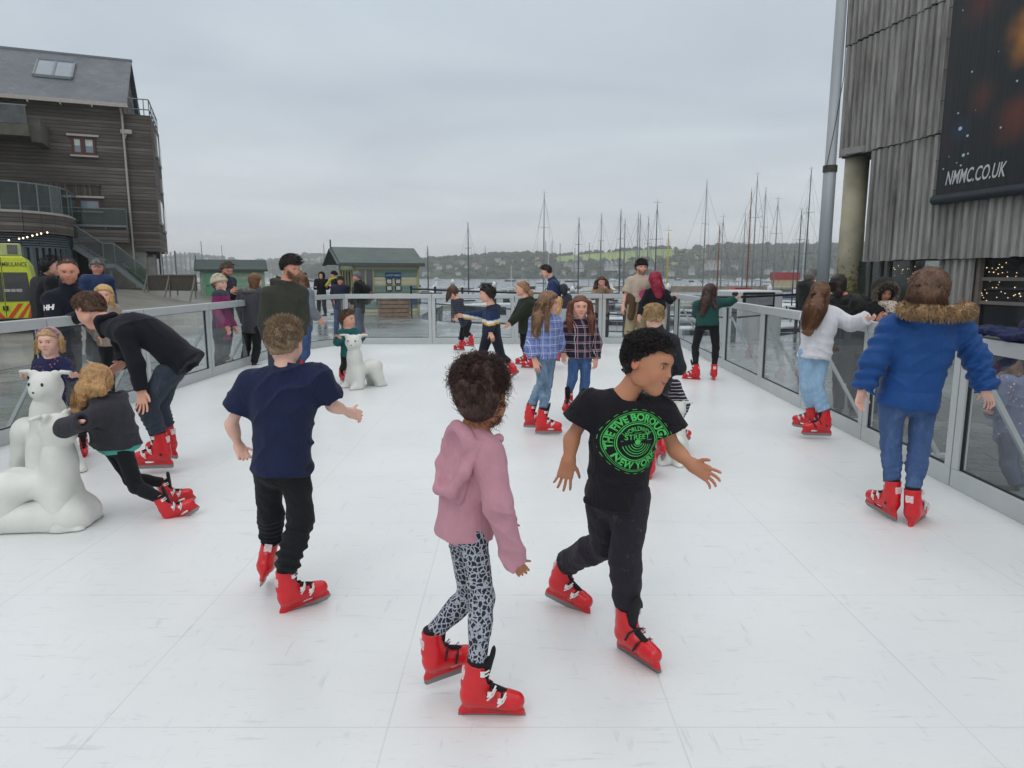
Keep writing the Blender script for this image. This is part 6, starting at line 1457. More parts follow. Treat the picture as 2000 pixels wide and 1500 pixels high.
    g = empty('string_lights', wp(w[4]), 0, 'string of warm bulbs hanging below the curved terrace above the ambulance', 'string lights')
    m = MB(); m.tube([wp(p)-wp(w[4]) for p in w], .012, 4); m.build('cable', BLACK, g)
    for p in w[1:]:
        m = MB(); m.sphere(wp(p)-wp(w[4])-V(0, 0, .08), .04, 8, 6); m.build('bulb', BULB, g, True)
    # windbreak fence at the foot of the stairs
    A, B = G(291, 571, .3), G(386, 577, .05); Y0 = 41.0; A, B = P(291, 571, Y0), P(386, 577, Y0-1)
    f = empty('windbreak', A, 0, 'grey brown windbreak screen with sloping posts beside the outside stairs', 'screen'); d = B-A; m = MB()
    z1 = P(300, 537, Y0)[2]-A[2]
    m.beam(V(0, 0, (z1+.1)/2), d+V(0, 0, (z1+.1)/2)+V(0, 0, A[2]-B[2]), .04, z1-.12); m.build('canvas', pbr('canvas', c('47423a'), .9, var=.2), f)
    m = MB()
    for k in (0, .45, .97): p = d*k; m.beam(p+V(0, -.05, -.2), p+V(0, -.05, z1+.05), .07); m.beam(p+V(-.1, -.6, -.3), p+V(0, -.05, .9), .07)
    m.beam(V(0, -.03, z1), d+V(0, -.03, z1+A[2]-B[2]), .06); m.build('post', pbr('post_grey', c('77736a'), .8), f)
    p = P(346, 556, 42); o = MB().tube([(0, 0, -1), (0, 0, 2.0)], .045, 8).build('lamp_post', STL, None); o.location = Vector(p.tolist()); tag(o, 'slim dark post standing between the timber building and the green hut', 'post')
def make_ambulance():
    wd = 1.45; al = R(33); e = V(math.cos(al), math.sin(al), 0); ax = V(-math.sin(al), math.cos(al), 0)
    p = P(72, 600, 20.0); o = p-e*wd/2; zg = GZ+hz(o[0], o[1]); o[2] = zg
    r = empty('ambulance', o, al, 'yellow and green ambulance seen from the rear with orange chevrons and dark windows', 'ambulance')
    zt = P(30, 500, 20)[2]-zg; zw1, zw0 = P(30, 532, 20)[2]-zg, P(30, 588, 20)[2]-zg; zr = P(30, 476, 20)[2]-zg
    YL = pbr('hi_vis_yellow', c('c9d32a'), .35, var=.05, coat=.3); OR = pbr('orange_red', c('d0481c'), .4, var=.06); DG = pbr('tinted_glass', c('101315'), .08, spec=.8); LG = pbr('pale_green_panel', c('b7bf7c'), .5); m = MB()
    h = wd/2; prof = [(-h, .35), (h, .35), (h, .9), (h-.01, 1.3), (h-.09, zt-.25), (h-.22, zt), (-h+.22, zt), (-h+.09, zt-.25), (-h+.01, 1.3), (-h, .9)]
    m.prism(prof, 0, 5.0, 'y'); b = m.build('body', YL, r, bevel=.05)
    m = MB(); m.box((-h+.25, .02, zt-.003), (h-.25, .8, zr)); m.build('light_bar', LG, r, bevel=.02)
    for x in (-h+.3, h-.55): m = MB(); m.box((x, -.0, zt+.05), (x+.24, .019, zr-.04)); m.build('lamp', pbr('smoke_lens', c('5d5f58'), .2), r)
    for s_ in (-1, 1):
        d = empty('door', (0, 0, 0)); d.parent = r; x0, x1 = (.02, h-.12) if s_ > 0 else (-h+.12, -.02)
        m = MB(); m.prism([(x0, zw0), (x1+(.04 if s_ > 0 else 0), zw0), (x1-(.03 if s_ > 0 else 0), zw1), (x0+(.03 if s_ < 0 else 0), zw1)], -.02, -.003, 'y'); m.build('window', DG, d, bevel=.004)
        m = MB(); z0, z1 = .45, zw0-.06; k = 5; w = (x1-x0)/k
        for i in range(0, k, 2):
            a, bb = x0+w*i, x0+w*(i+1); sh = .28*(-s_); m.prism([(a, z0), (bb, z0), (min(max(bb+sh*-1, x0), x1), z1), (min(max(a+sh*-1, x0), x1), z1)], -.012, -.003, 'y')
        m.build('chevron', OR, d)
        m = MB(); m.box((.03*s_-.012 if s_ > 0 else -.06, -.05, zw0-.25), (.06 if s_ > 0 else -.03, -.01, zw0-.12)); m.build('handle', BLACK, d)
    m = MB(); m.box((-.006, -.008, .4), (.006, -.002, zt-.05)); m.build('seam', BLACK, r)
    m = MB(); m.box((-h-.02, -.12, .28), (h+.02, .0, .44)); m.build('bumper', BLACK, r, bevel=.02)
    for s_ in (-1, 1):
        m = MB(); x = s_*(h-.05); m.box((min(x, x-s_*.09), -.02, .6), (max(x, x-s_*.09), .0, 1.05)); m.build('tail_light', pbr('tail_red', c('8e1512'), .2), r)
        m = MB(); m.tube([(s_*(h-.25), .9, .34), (s_*(h-.02), .9, .34)], .34, 20); m.build('wheel', BLACK, r)
    v, f = textmesh('AMBULANCE', .17, .002); k = P(31, 517, 20)[2]-zg; tx = mesh_obj('lettering', [(x*.66+.27, -.006, z+k) for x, z in v], f, pbr('green_letters', c('1f4a2c'), .6), b); 
    v, f = textmesh('0300 050 0033', .11, .002); k = P(31, 567, 20)[2]-zg; mesh_obj('lettering', [(x*.62+.22, -.026, z+k) for x, z in v], f, WHITEP, b)
# ------------------------------------------------------------ right building
def make_right_building():
    K = 18.0; d = nrm(V(-.2, 1, 0)); n = V(-d[1], d[0], 0); n = n if n[0] < 0 else -n; O = V(K, 0, 0)
    def rl(px, py, off=0):
        q = O+n*off; dd = ray(px, py); p = CAM+dd*(np.dot(q-CAM, n)/np.dot(dd, n))-O; return np.dot(p, d), p[2]
    def w(s, off, z): return O+d*s+n*off+V(0, 0, z)
    org = w(rl(1700, 400)[0], 0, 0); org[2] = 0
    r = empty('museum_building', org, 0, 'tall building clad in ribbed weathered grey timber with a round concrete column', 'building')
    m, t = newmat('grey_staves'); co = objco(t)
    v = mapping(t, co, (3.7, 3.7, .35)); nn = noise(t, v, 1.0, 7, .7, .4); n2 = noise(t, mapping(t, co, (.5, .5, .3)), 1, 4)
    cl = ramp(t, math_(t, 'MULTIPLY_ADD', nn, .7, math_(t, 'MULTIPLY', n2, .3)), [(.34, c('5b5956')), (.46, c('817f7b')), (.56, c('9b9995')), (.68, c('b6b4af'))])
    b = nd(t, 'ShaderNodeBsdfPrincipled', {'Base Color': cl, 'Roughness': .88, 'Specular IOR Level': .25}); bn = nd(t, 'ShaderNodeBump', {'Strength': .4, 'Distance': .02, 'Height': nn}); t.links.new(bn.outputs[0], b.inputs['Normal']); out(t, b.outputs[0]); ST = m
    sL, _ = rl(1640, 312); sL2, _ = rl(1693, 420); zb = rl(1900, 504)[1]; z1 = rl(1690, 298)[1]; z2 = rl(1700, 73)[1]; s0 = 8.0; pitch = .285
    def ribs(name, sa, sb, za, zc, off=0, jag=.0, p=pitch, mat=ST, par=r):
        vs, fs = [], []; nb = int(abs(sb-sa)/p); i = 0; rows = []
        for k in range(nb+1):
            s = sa+k*p; jz = random.uniform(-jag, jag)
            for ds, o_ in ((0, 0), (p*.06, .075), (p*.50, .085), (p*.58, 0)):
                rows.append((s+ds, off+o_+random.uniform(-.006, .006), jz))
        rows = [q for q in rows if q[0] <= sb+1e-6]
        for s, o_, jz in rows: vs.append(w(s, o_, za+jz)-org); vs.append(w(s, o_, zc)-org)
        N = len(rows)
        for i in range(N-1): fs.append((2*i, 2*i+1, 2*i+3, 2*i+2))
        for s, o_, jz in rows: vs.append(w(s, off-.05, za+jz)-org)
        for i in range(N-1): fs.append((2*i, 2*i+2, 2*N+i+1, 2*N+i))
        mesh_obj(name, vs, fs, mat, par)
    ribs('cladding', s0, sL2, zb, z1-.02, 0, .02); ribs('cladding', s0, sL, z1+.02, z2-.02, .05, .03); ribs('cladding', s0, sL, z2+.02, z2+3.9, .09, .03); ribs('cladding', s0, sL, z2+3.94, z2+7, .13, .03)
    m = MB()
    def wall(sa, sb, o0, o1, za, zc): m.add([w(s, o_, z)-org for z in (za, zc) for s, o_ in ((sa, o0), (sb, o0), (sb, o1), (sa, o1))], [(0,1,2,3),(7,6,5,4),(0,4,5,1),(1,5,6,2),(2,6,7,3),(3,7,4,0)])
    wall(s0, sL2-.02, -.06, -6, zb+.05, z1); wall(s0, sL-.03, -.05, -8, z1, z2+7)
    m.build('core', pbr('dark_timber', c('3a3733'), .9), r)
    m = MB(); wall(s0, sL2-.1, -.1, -7, zb+.02, zb+.045); m.build('soffit', pbr('dark_timber', c('3a3733'), .9), r)
    # dark strips put in as the shadow of the joint gaps
    m = MB()
    for z in (z1, z2): wall(s0, (sL2 if z == z1 else sL)-.05, .0, -.04, z-.05, z+.05)
    m.build('gap_shadow_strip', pbr('dark_timber', c('3a3733'), .9), r)
    # column
    px = 1668; Y = 27.2; p = P(px, 400, Y); m, t = newmat('mossy_column'); co = objco(t); nn = noise(t, co, 5, 7, .75); sx = nd(t, 'ShaderNodeSeparateXYZ', {0: co})
    hgt = nd(t, 'ShaderNodeMapRange', {0: sx.outputs[2], 1: .8, 2: 3.0, 3: 1.0, 4: 0.0}).outputs[0]
    moss = ramp(t, math_(t, 'MULTIPLY_ADD', nn, 1.0, math_(t, 'MULTIPLY', hgt, .22)), [(.66, (0, 0, 0, 1)), (.70, (1, 1, 1, 1))]); base = ramp(t, noise(t, co, 1.2, 5), [(.3, c('959079')), (.7, c('b3ad96'))])
    cl = mix(t, moss, base, c('7a6c1e')); b = nd(t, 'ShaderNodeBsdfPrincipled', {'Base Color': cl, 'Roughness': .85}); out(t, b.outputs[0])
    mb = MB(); mb.tube([(p[0], p[1], GZ), (p[0], p[1], 3.4), (p[0], p[1], 3.42), (p[0], p[1], z1+.3)], [.44, .44, .43, .43], 32); o = mb.build('column', m, r, True, org=org)
    q = P(1672, 297, 26.2); mb = MB(); mb.beam(q+V(-.45, 0, 0), q+V(.55, 0, .15), .4, .22); mb.build('beam_end', pbr('white_metal', c('9a9a96'), .7), r, org=org)
    # ground floor
    zg = GZ; wtop = zb; WD = pbr('frame_grey', c('55534e'), .7); GLD = pbr('dark_glass', c('14171a'), .06, var=.4, vs=1, spec=.9); GRN = pbr('green_dark_glass', c('2c3a34'), .07, var=.3, vs=1, spec=.9)
    sa_, sb_ = rl(1800, 560, -.6)[0], rl(1700, 560, -.6)[0]
    m = MB(); wall(sa_, sb_+1.0, -.62, -.66, zg, zb); m.build('glazing', GRN, r)
    m = MB()
    for x in (1700, 1722, 1738, 1782): s = rl(x, 540, -.6)[0]; wall(s, s+.12, -.56, -.68, zg, zb)
    m.build('mullion', WD, r)
    sA, sB = rl(1893, 560)[0], rl(1823, 560)[0]; ribs('stave_panel', sA, sB, zg, zb-.03, -.12)
    m = MB(); wall(sA, sB, -.14, -.6, zg, zb-.03); m.build('pier', pbr('dark_timber', c('3a3733'), .9), r)
    m = MB(); wall(sA-12, sA-.1, -.35, -.39, zg, zb); m.build('window', GLD, r)
    m = MB()
    for py in (545, 592): z = rl(1950, py, -.3)[1]; wall(sA-12, sA-.05, -.28, -.36, z-.05, z+.05)
    wall(sA-.12, sA, -.2, -.4, zg, zb); m.build('window_frame', pbr('frame_brown', c('77706a'), .6), r)
    BULB = emit('bulb2', (1, .72, .42, 1), 1.5)
    def lights(x0, x1, y0, y1, cnt, off, label):
        pts = []; 
        for i in range(cnt): s, z = rl(random.uniform(x0, x1), random.uniform(y0, y1), off); pts.append(w(s, off, z))
        g = empty('fairy_lights', pts[0], 0, label, 'fairy lights'); m = MB()
        for p_ in pts: m.sphere(p_-pts[0], random.uniform(.008, .018), 6, 4)
        m.build('bulb', BULB, g); tag(g.children[0], kind='stuff')
    lights(1905, 2000, 512, 590, 40, -.33, 'scattered fairy lights behind the large dark window at the right edge'); lights(1745, 1800, 518, 545, 24, -.6, 'small fairy lights on the greenish window beyond the fur hooded woman')
    # banner
    s1, zlo = rl(1826, 404, .2); m_, t = newmat('banner_print'); co = objco(t)
    bo = w(s1, .2, 0); gr = c('15191c'); wn = nd(t, 'ShaderNodeTexNoise', {'Vector': co, 'Scale': 1.3, 'Detail': 6.0}).outputs['Color']
    def blob(px, py, rad, colr, st):
        nonlocal gr
        ss, z = rl(px, py, .22); q = w(ss, .22, z)-bo
        cw = nd(t, 'ShaderNodeVectorMath', {0: wn, 1: (rad*.9,)*3, 2: co}, operation='MULTIPLY_ADD').outputs[0]
        dd = nd(t, 'ShaderNodeVectorMath', {0: cw, 1: tuple(q+rad*.45)}, operation='DISTANCE').outputs['Value']
        f_ = nd(t, 'ShaderNodeMapRange', {0: dd, 1: 0.0, 2: rad, 3: st, 4: 0.0}, interpolation_type='SMOOTHSTEP').outputs[0]; gr = mix(t, f_, gr, colr)
    for a_ in ((1915, 8, .8, c('5a241c'), .6), (1918, 190, .7, c('5b3020'), .6), (1985, 232, .9, c('6d3520'), .7), (2016, 62, 1.0, c('b87626'), 1.0), (1875, 255, .5, c('1a3450'), .6), (1850, 285, .5, c('2e1c1e'), .6)): blob(*a_)
    cl = gr
    fld = noise(t, mapping(t, co, (5, 5, .2)), 1.0, 2); b = nd(t, 'ShaderNodeBsdfPrincipled', {'Base Color': cl, 'Roughness': .5}); bn = nd(t, 'ShaderNodeBump', {'Strength': .5, 'Distance': .05, 'Height': fld}); t.links.new(bn.outputs[0], b.inputs['Normal']); out(t, b.outputs[0])
    g = empty('banner', bo, 0, 'huge dark printed banner with orange nebula and white web address', 'banner'); m = MB()
    def wallb(sa, sb, o0, o1, za, zc): m.add([w(s, o_, z)-bo for z in (za, zc) for s, o_ in ((sa, o0), (sb, o0), (sb, o1), (sa, o1))], [(0,1,2,3),(7,6,5,4),(0,4,5,1),(1,5,6,2),(2,6,7,3),(3,7,4,0)])
    wallb(s1-11, s1, .2, .22, zlo+.35, zlo+11); sheet = m.build('sheet', m_, g)
    m = MB(); m.tube([w(s1+.05, .22, zlo+.2)-bo, w(s1-11, .22, zlo+.2)-bo], .15, 14); m.build('bottom_roll', pbr('roll', c('1d2a30'), .5), g, True)
    v, f = textmesh('NMMC.CO.UK', 1.0, .012); v = v*np.array([.78, 1.0]); a, za = rl(1848, 358, .23); bb, _ = rl(1963, 352, .23); k = abs(a-bb)/(v[:, 0].max()-v[:, 0].min()); hh = abs(rl(1900, 345, .23)[1]-rl(1900, 372, .23)[1])/(v[:, 1].max()-v[:, 1].min())
    m = MB()
    for x_, y_, r_ in ((1898,140,.03),(1986,158,.03),(1871,221,.03),(1875,251,.06),(1889,265,.04),(1954,249,.03),(1881,303,.05),(1890,300,.03),(1876,323,.03),(1868,318,.02),(1842,330,.025),(1853,306,.015),(1880,20,.02),(1950,100,.015),(1860,345,.015),(1905,215,.012)):
        ss, z = rl(x_, y_, .235); m.add([w(ss+r_*math.cos(t_)*1.2, .226, z+r_*math.sin(t_))-bo for t_ in np.linspace(0, 6.283, 9)[:-1]], [tuple(range(8))])
    m.build('print', pbr('star_print', c('a9c3cf'), .7), g)
    x0 = v[:, 0].min(); mesh_obj('lettering', [w(a-(x-x0)*k-.0, .235, za+z*hh*1.05+.12)-bo+d*(-z*.16*hh) for x, z in v], f, pbr('letters', c('c3c7c9'), .6), g)
    m = MB()
    for z in np.arange(zlo+.5, zlo+11, .9): m.tube([w(s1+.0, .21, z)-bo, w(s1+.25, .1, z+.03)-bo], .012, 5)
    m.build('rope', BLACK, g)
    # grey pole
    p = P(1608, 520, 16.0); m, t = newmat('pole_paint'); co = objco(t); cl = ramp(t, noise(t, mapping(t, co, (2, 2, .3)), 1.5, 5), [(.3, c('858b8f')), (.7, c('9da3a6'))]); b = nd(t, 'ShaderNodeBsdfPrincipled', {'Base Color': cl, 'Roughness': .45, 'Metallic': .2}); out(t, b.outputs[0])
    g = empty('flag_pole', (p[0], p[1], GZ), 0, 'tall grey metal pole with a dark collar beside the timber building', 'pole'); zc = P(1617, 328, 16)[2]-GZ
    MB().tube([(0, 0, 0), (0, 0, zc), (0, 0, zc+.01), (0, 0, 14)], [.145, .135, .118, .095], 24).build('shaft', m, g, True)
    MB().tube([(0, 0, zc-.09), (0, 0, zc+.05)], .152, 24).build('collar', pbr('collar_band', c('3b3a30'), .7), g)
    MB().tube([(-.13, -.1, zc), (-.02, -.16, zc+.9), (.11, -.12, zc+1.9), (.08, -.13, 8), (.05, -.1, 13.8)], .008, 5).build('halyard', BLACK, g)
    # coat lying over the right boards
    p = P(1950, 645, 4.62); p[2] = 1.13; s = SDF(.008); dr = nrm(V(.045, 1, 0))
    for i in range(9): q = p+dr*(-.32+.08*i)+V(random.uniform(-.02, .02)+.03, 0, .02+random.uniform(0, .03)); s.ell(q, (.08+random.uniform(0, .02), .07, .03), None, k=.03)
    s.cap(p+V(.09, -.2, .02), p+V(.10, .2, -.25), .07, .05, k=.04)
    vs, fs = s.mesh(lambda q: .012*wob(q, 45)); o = mesh_obj('folded_coat', vs, fs, fabric('navy_print', c('1c2347')), None, True, org=p); o.location = Vector(p.tolist()); tag(o, 'crumpled navy blue coat draped over the top rail at the right', 'coat')
# ------------------------------------------------------------ kiosks
def hut(px, py, Y, L, Wd, H, rz, cols, label, roofc, striped, rz_h=.75):
    p = P(px, py, Y); p[2] = GZ
    r = empty('kiosk', p, rz, label, 'kiosk')     # local: x along ridge, y across (front long wall at y=0)
    m, t = newmat('kiosk_boards'); co = objco(t); z = nd(t, 'ShaderNodeSeparateXYZ', {0: co}).outputs[2]; n = noise(t, mapping(t, co, (1.5, 1.5, 5)), 1, 5, .7)
    if striped: bandv = math_(t, 'LESS_THAN', math_(t, 'FRACT', math_(t, 'MULTIPLY_ADD', z, 1/.66, .15)), .5); base = mix(t, bandv, cols[0], cols[1])
    else: base = mix(t, ramp(t, n, [(.46, (0, 0, 0, 1)), (.58, (1, 1, 1, 1))]), cols[0], cols[1])
    base = mix(t, .3, base, mix(t, 1.0, base, ramp(t, n, [(.3, (.6, .6, .6, 1)), (.7, (1.3, 1.3, 1.3, 1))]), 'MULTIPLY'))
    b = nd(t, 'ShaderNodeBsdfPrincipled', {'Base Color': base, 'Roughness': .75}); out(t, b.outputs[0]); BM = m
    x0 = .0; m = MB(); k = int(H/.165)
    for i in range(k):
        z0 = i*.165+.12; m.prism([(0, z0), (-.022, z0), (-.006, z0+.165), (0, z0+.165)], x0, L, 'x')
        m.prism([(0, z0), (-.022, z0), (-.006, z0+.165), (0, z0+.165)], 0, Wd, 'x', Matrix.Translation((0, Wd, 0)) @ Matrix.Rotation(R(-90), 4, 'Z'))
    m.box((.001, .001, .0), (L-.001, Wd-.001, H)); m.prism([(0, H), (Wd, H), (Wd/2, H+rz_h)], .03, L-.03, 'x'); m.build('wall', BM, r)
    TR = pbr('trim', cols[2], .7); m = MB()
    for (x, y) in ((0, 0), (L, 0), (0, Wd), (L, Wd)): m.box((x-.05, y-.05, 0), (x+.05, y+.05, H))
    m.build('corner_post', TR, r)
    RF = pbr('felt_roof'+label[:4], roofc, .8, var=.15, vs=1.5); m = MB(); ov = .2; e = .62 if striped else .35
    for sgn in (-1, 1):
        y0 = -ov if sgn < 0 else Wd+ov; z0 = H-rz_h*ov/(Wd/2); vs = []
        for x in (-e, L+.25):
            vs += [(x, y0, z0+.02), (x, Wd/2, H+rz_h+.02), (x, Wd/2, H+rz_h+.09), (x, y0, z0+.09)]
        m.add(vs, [(0, 1, 2, 3), (7, 6, 5, 4), (0, 4, 5, 1), (1, 5, 6, 2), (2, 6, 7, 3), (3, 7, 4, 0)])
    m.build('roof', RF, r); m = MB()
    for sgn in (-1, 1):
        y0 = -ov if sgn < 0 else Wd+ov; z0 = H-rz_h*ov/(Wd/2); m.beam((-e-.02, y0, z0), (-e-.02, Wd/2, H+rz_h), .04, .17, up=(1, 0, 0)); 
    m.beam((-e, -ov-.01, H-rz_h*ov/(Wd/2)), (L+.25, -ov-.01, H-rz_h*ov/(Wd/2)), .03, .10); m.beam((-e-.03, Wd/2, H+rz_h-.1), (-e-.03, Wd/2, H+rz_h+.38), .05); m.build('bargeboard', pbr('bargeboard', scl(roofc, .8), .7), r)
    return r, TR
def make_kiosks():
    r, TR = hut(694, 608, 28.6, 2.75, 2.2, 2.16, R(28), (c('7c9488'), c('cdc8a6'), c('a9a57e')), 'sage and cream striped kiosk with green gabled roof and blue notices', c('5b6664'), True, .56)
    m = MB(); m.box((-.03, .25, .95), (-.0, 2.05, 1.8)); o = m.build('window', pbr('dark_glass', c('14171a'), .06, var=.4, vs=1, spec=.9), r); m = MB()
    for y in (.25, .7, 1.15, 1.6, 2.05): m.box((-.07, y-.035, .9), (-.03, y+.035, 1.85))
    m.box((-.09, .2, .86), (-.03, 2.1, .95)); m.build('frame', TR, o)
    m = MB(); m.box((.12, -.05, 1.0), (.78, -.024, 1.85)); o = m.build('window', pbr('kiosk_pane', c('4d555c'), .1, spec=.8), r); m = MB()
    for x in (.12, .45, .78): m.box((x-.03, -.075, .95), (x+.03, -.051, 1.88))
    m.build('frame', TR, o)
    BLU = pbr('blue_sign', c('1d4f78'), .5); PAP = pbr('paper', c('c9ccc9'), .7)
    m = MB(); m.box((1.3, -.05, 1.52), (2.0, -.026, 1.75)); s = m.build('sign', BLU, r); v, f = textmesh('LATEST NEWS', .10, .001); mesh_obj('lettering', [(x+1.65, -.053, z+1.635) for x, z in v], f, PAP, s)
    for x in (1.33, 1.72):
        for z in (1.28, 1.0): m = MB(); m.box((x, -.045, z-.01), (x+.27, -.026, z+.22)); s = m.build('notice', pbr('black_frame', c('1b2230'), .6), r); m = MB(); m.box((x+.04, -.049, z+.025), (x+.23, -.046, z+.185)); m.build('paper', PAP, s)
    m = MB(); m.box((.9, -.05, .40), (2.85, -.026, .86)); s = m.build('sign', BLU, r); v, f = textmesh('WATCHING BOAT TRIPS', .15, .002); mesh_obj('lettering', [(x*.95+1.88, -.053, z+.74) for x, z in v], f, pbr('cream_letters', c('c9c3a0'), .6), s)
    p = P(770, 612, 27.9); p[2] = GZ; g = empty('planter', p, R(20), 'large brown slatted wooden planter standing below the striped kiosk', 'planter'); m = MB()
    for i in range(5): m.box((-.6, -.3, .02+i*.165), (.6, -.27, .15+i*.165)); m.box((-.6, .27, .02+i*.165), (.6, .30, .15+i*.165)); m.box((.57, -.27, .02+i*.165), (.6, .27, .15+i*.165)); m.box((-.6, -.27, .02+i*.165), (-.57, .27, .15+i*.165))
    m.build('slat', pbr('pallet_wood', c('8b6c50'), .8, var=.3, vs=4), g); MB().box((-.56, -.26, .05), (.56, .26, .8)).build('liner', BLACK, g)
    r, TR = hut(398, 585, 44.5, 3.7, 2.6, 2.0, R(22), (c('7c9f88'), c('98a690'), c('7f9f86')), 'faded green wooden hut with dark roof and a green door', c('404b48'), False, .55)
    m = MB(); m.box((.15, -.06, .15), (1.0, -.026, 1.8)); d = m.build('door', pbr('green_door', c('5e9474'), .6, var=.15), r); m = MB(); m.box((.2, -.09, .95), (.4, -.061, .99)); m.build('handle', BLACK, d)
# ------------------------------------------------------------ railings, posts
def make_railing():
    BR = pbr('black_paint', c('17181a'), .5)
    pts = [(-3.9, 26.9), (-.55, 21.9), (3, 18.3), (5.5, 17.1), (8.05, 19.6), (12, 25.4)]
    nm = ['in front of the moored motor boats', 'behind the boy and girl at the far boards', 'behind the man with the sun print', 'beyond the girl in the teal hoodie', 'beside the man in the grey cap']
    for i in range(len(pts)-1):
        a, b = V(*pts[i], GZ), V(*pts[i+1], GZ); L = np.linalg.norm(b-a); d = (b-a)/L
        g = empty('railing', a, math.atan2(d[1], d[0]), 'black harbour railing '+nm[i], 'railing', 'quayside railings')
        m = MB(); m.tube([(0, 0, 1.12), (L, 0, 1.12)], .032, 8); m.build('top_rail', BR, g); m = MB(); m.tube([(0, 0, .62), (L, 0, .62)], .022, 8); m.build('lower_rail', BR, g)
        k = max(2, int(L/1.9)+1)
        for x in np.linspace(.02, L-.05, k):
            m = MB(); m.tube([(x, 0, 0), (x, 0, 1.16)], .035, 8); m.sphere((x, 0, 1.2), .05, 8, 6); m.build('post', BR, g)
# ------------------------------------------------------------ boats
def sdf_free_hull(m, L, B, D, M=None):
    """lofted hull, bow at +x; keel below, sheer above"""
    st = []; N = 9
    for i in range(N):
        t = i/(N-1); x = -L/2+L*t; w = B/2*(.78+.22*math.sin(t*2.2+.5) if t < .5 else math.cos((t-.5)*math.pi)**.62*1.0) if t < 1 else .02; sh = D*(.86+.30*(t-.35)**2)
        st.append([(x, -w, sh), (x, -w*.92, sh*.45), (x, -w*.6, 0), (x, 0, -.1), (x, w*.6, 0), (x, w*.92, sh*.45), (x, w, sh)])
    vs = [p for r_ in st for p in r_]; fs = []
    for i in range(N-1):
        for j in range(6): fs.append((i*7+j, i*7+j+1, (i+1)*7+j+1, (i+1)*7+j))
        fs.append((i*7, (i+1)*7, (i+1)*7+6, i*7+6))
    fs.append(tuple(range(7))[::-1]); fs.append(tuple((N-1)*7+j for j in range(7)))
    m.add(vs, fs, M)
def make_harbour():
    WH = pbr('gelcoat', c('c9ccce'), .35, var=.06); GY = pbr('mast_alloy', c('8d9295'), .45, .3); GD = pbr('mast_dark', c('565c60'), .5); CAB = pbr('boat_window', c('22282c'), .15); BLC = pbr('sail_cover', c('2b4468'), .8); CRM = pbr('deck_cream', c('aaa490'), .7); BRN = pbr('varnished_wood', c('7c4526'), .4); YEL = pbr('yellow_paint', c('b5a63a'), .5); REDB = pbr('red_cover', c('8f1f28'), .6); NAV = pbr('navy_hull', c('20293c'), .4)
    # tall masts: pixel top, distance, mast material, hull material, label
    Ms = [(835, 483, 150, GD, NAV), (914, 438, 95, GD, WH), (1063, 378, 85, GY, WH), (1131, 428, 95, GD, WH), (1175, 420, 105, GY, WH), (1213, 412, 92, GD, NAV), (1221, 430, 110, GY, WH), (1247, 418, 90, GY, WH), (1251, 421, 118, GY, WH), (1267, 426, 98, GY, WH),
          (1284, 398, 60, GD, NAV), (1306, 455, 34, YEL, WH), (1381, 357, 62, GY, WH), (1413, 425, 75, GY, WH), (1406, 440, 66, BRN, NAV), (1456, 420, 84, GY, WH), (1468, 375, 60, BRN, WH), (1480, 342, 66, GY, WH), (1496, 371, 70, GY, WH), (1520, 390, 74, GY, NAV), (1566, 410, 80, GD, WH), (1585, 331, 70, GD, WH), (1552, 500, 45, NAV, WH), (1577, 395, 82, WH, WH)]
    ordn = 'first second third fourth fifth sixth seventh eighth ninth tenth eleventh twelfth thirteenth fourteenth fifteenth sixteenth seventeenth eighteenth nineteenth twentieth twenty-first twenty-second twenty-third twenty-fourth'.split()
    order = sorted(range(len(Ms)), key=lambda i: Ms[i][0])
    rank = {i: k for k, i in enumerate(order)}
    for i, (px, py, Y, mm, hm) in enumerate(Ms):
        top = P(px, py, Y); h = top[2]-WATER; L = min(h*.68, 13); yaw = random.choice((-1, 1))*R(random.uniform(8, 60))
        desc = {id(YEL): 'yellow', id(BRN): 'brown wooden', id(GD): 'dark', id(GY): 'grey', id(NAV): 'short dark', id(WH): 'white'}[id(mm)]
        g = empty('sailing_boat', (top[0], Y, WATER), yaw, 'moored sailing boat with %s mast, %s tall mast from the left' % (desc, ordn[rank[i]]), 'sailing boat', 'yachts moored in the marina')
        m = MB(); sdf_free_hull(m, L, L*.29, L*.115); m.build('hull', hm, g, True)
        m = MB(); m.prism([(-L*.28, L*.11), (-L*.26, L*.17), (L*.12, L*.155), (L*.2, L*.11)], -L*.085, L*.085, 'y'); cb = m.build('cabin', WH, g, bevel=.05)
        m = MB(); m.box((-L*.2, -L*.087, L*.125), (L*.08, -L*.0855, L*.15)); m.box((-L*.2, L*.0855, L*.125), (L*.08, L*.087, L*.15)); m.build('window', CAB, cb)
        m = MB(); r0 = max(.04, Y*.0010); m.tube([(0, 0, L*.1), (0, 0, h*.6), (0, 0, h)], [r0, r0*.95, r0*.6], 8)
        ms = m.build('mast', mm, g, True); m = MB()
        for k in ((.45, .075), (.72, .055)) if h > 9 else ((.55, .06),): m.tube([(0, -h*k[1], h*k[0]), (0, h*k[1], h*k[0])], r0*.28, 5)
        m.tube([(0, -.3, h+.1), (0, .35, h+.15)], r0*.2, 4); m.tube([(0, 0, h), (0, 0, h+.4)], r0*.2, 4); m.build('spreader', mm, ms)
        m = MB(); rs = Y*.00013
        for a in ((L*.48, 0), (-L*.46, 0)): m.tube([(a[0], a[1], L*.12), (0, 0, h*.97)], rs, 4)
        for e in (-1, 1): m.tube([(0, e*L*.13, L*.11), (0, e*h*.075, h*.45), (0, e*h*.055, h*.72), (0, 0, h*.97)], rs, 4)
        m.build('stay', GD, g); m = MB(); m.tube([(-.1, 0, L*.24), (-L*.4, 0, L*.23)], [.16, .10], 8); m.build('boom', BLC if i % 2 else CRM, g, True)
    # far small boats, copied
    protos = []
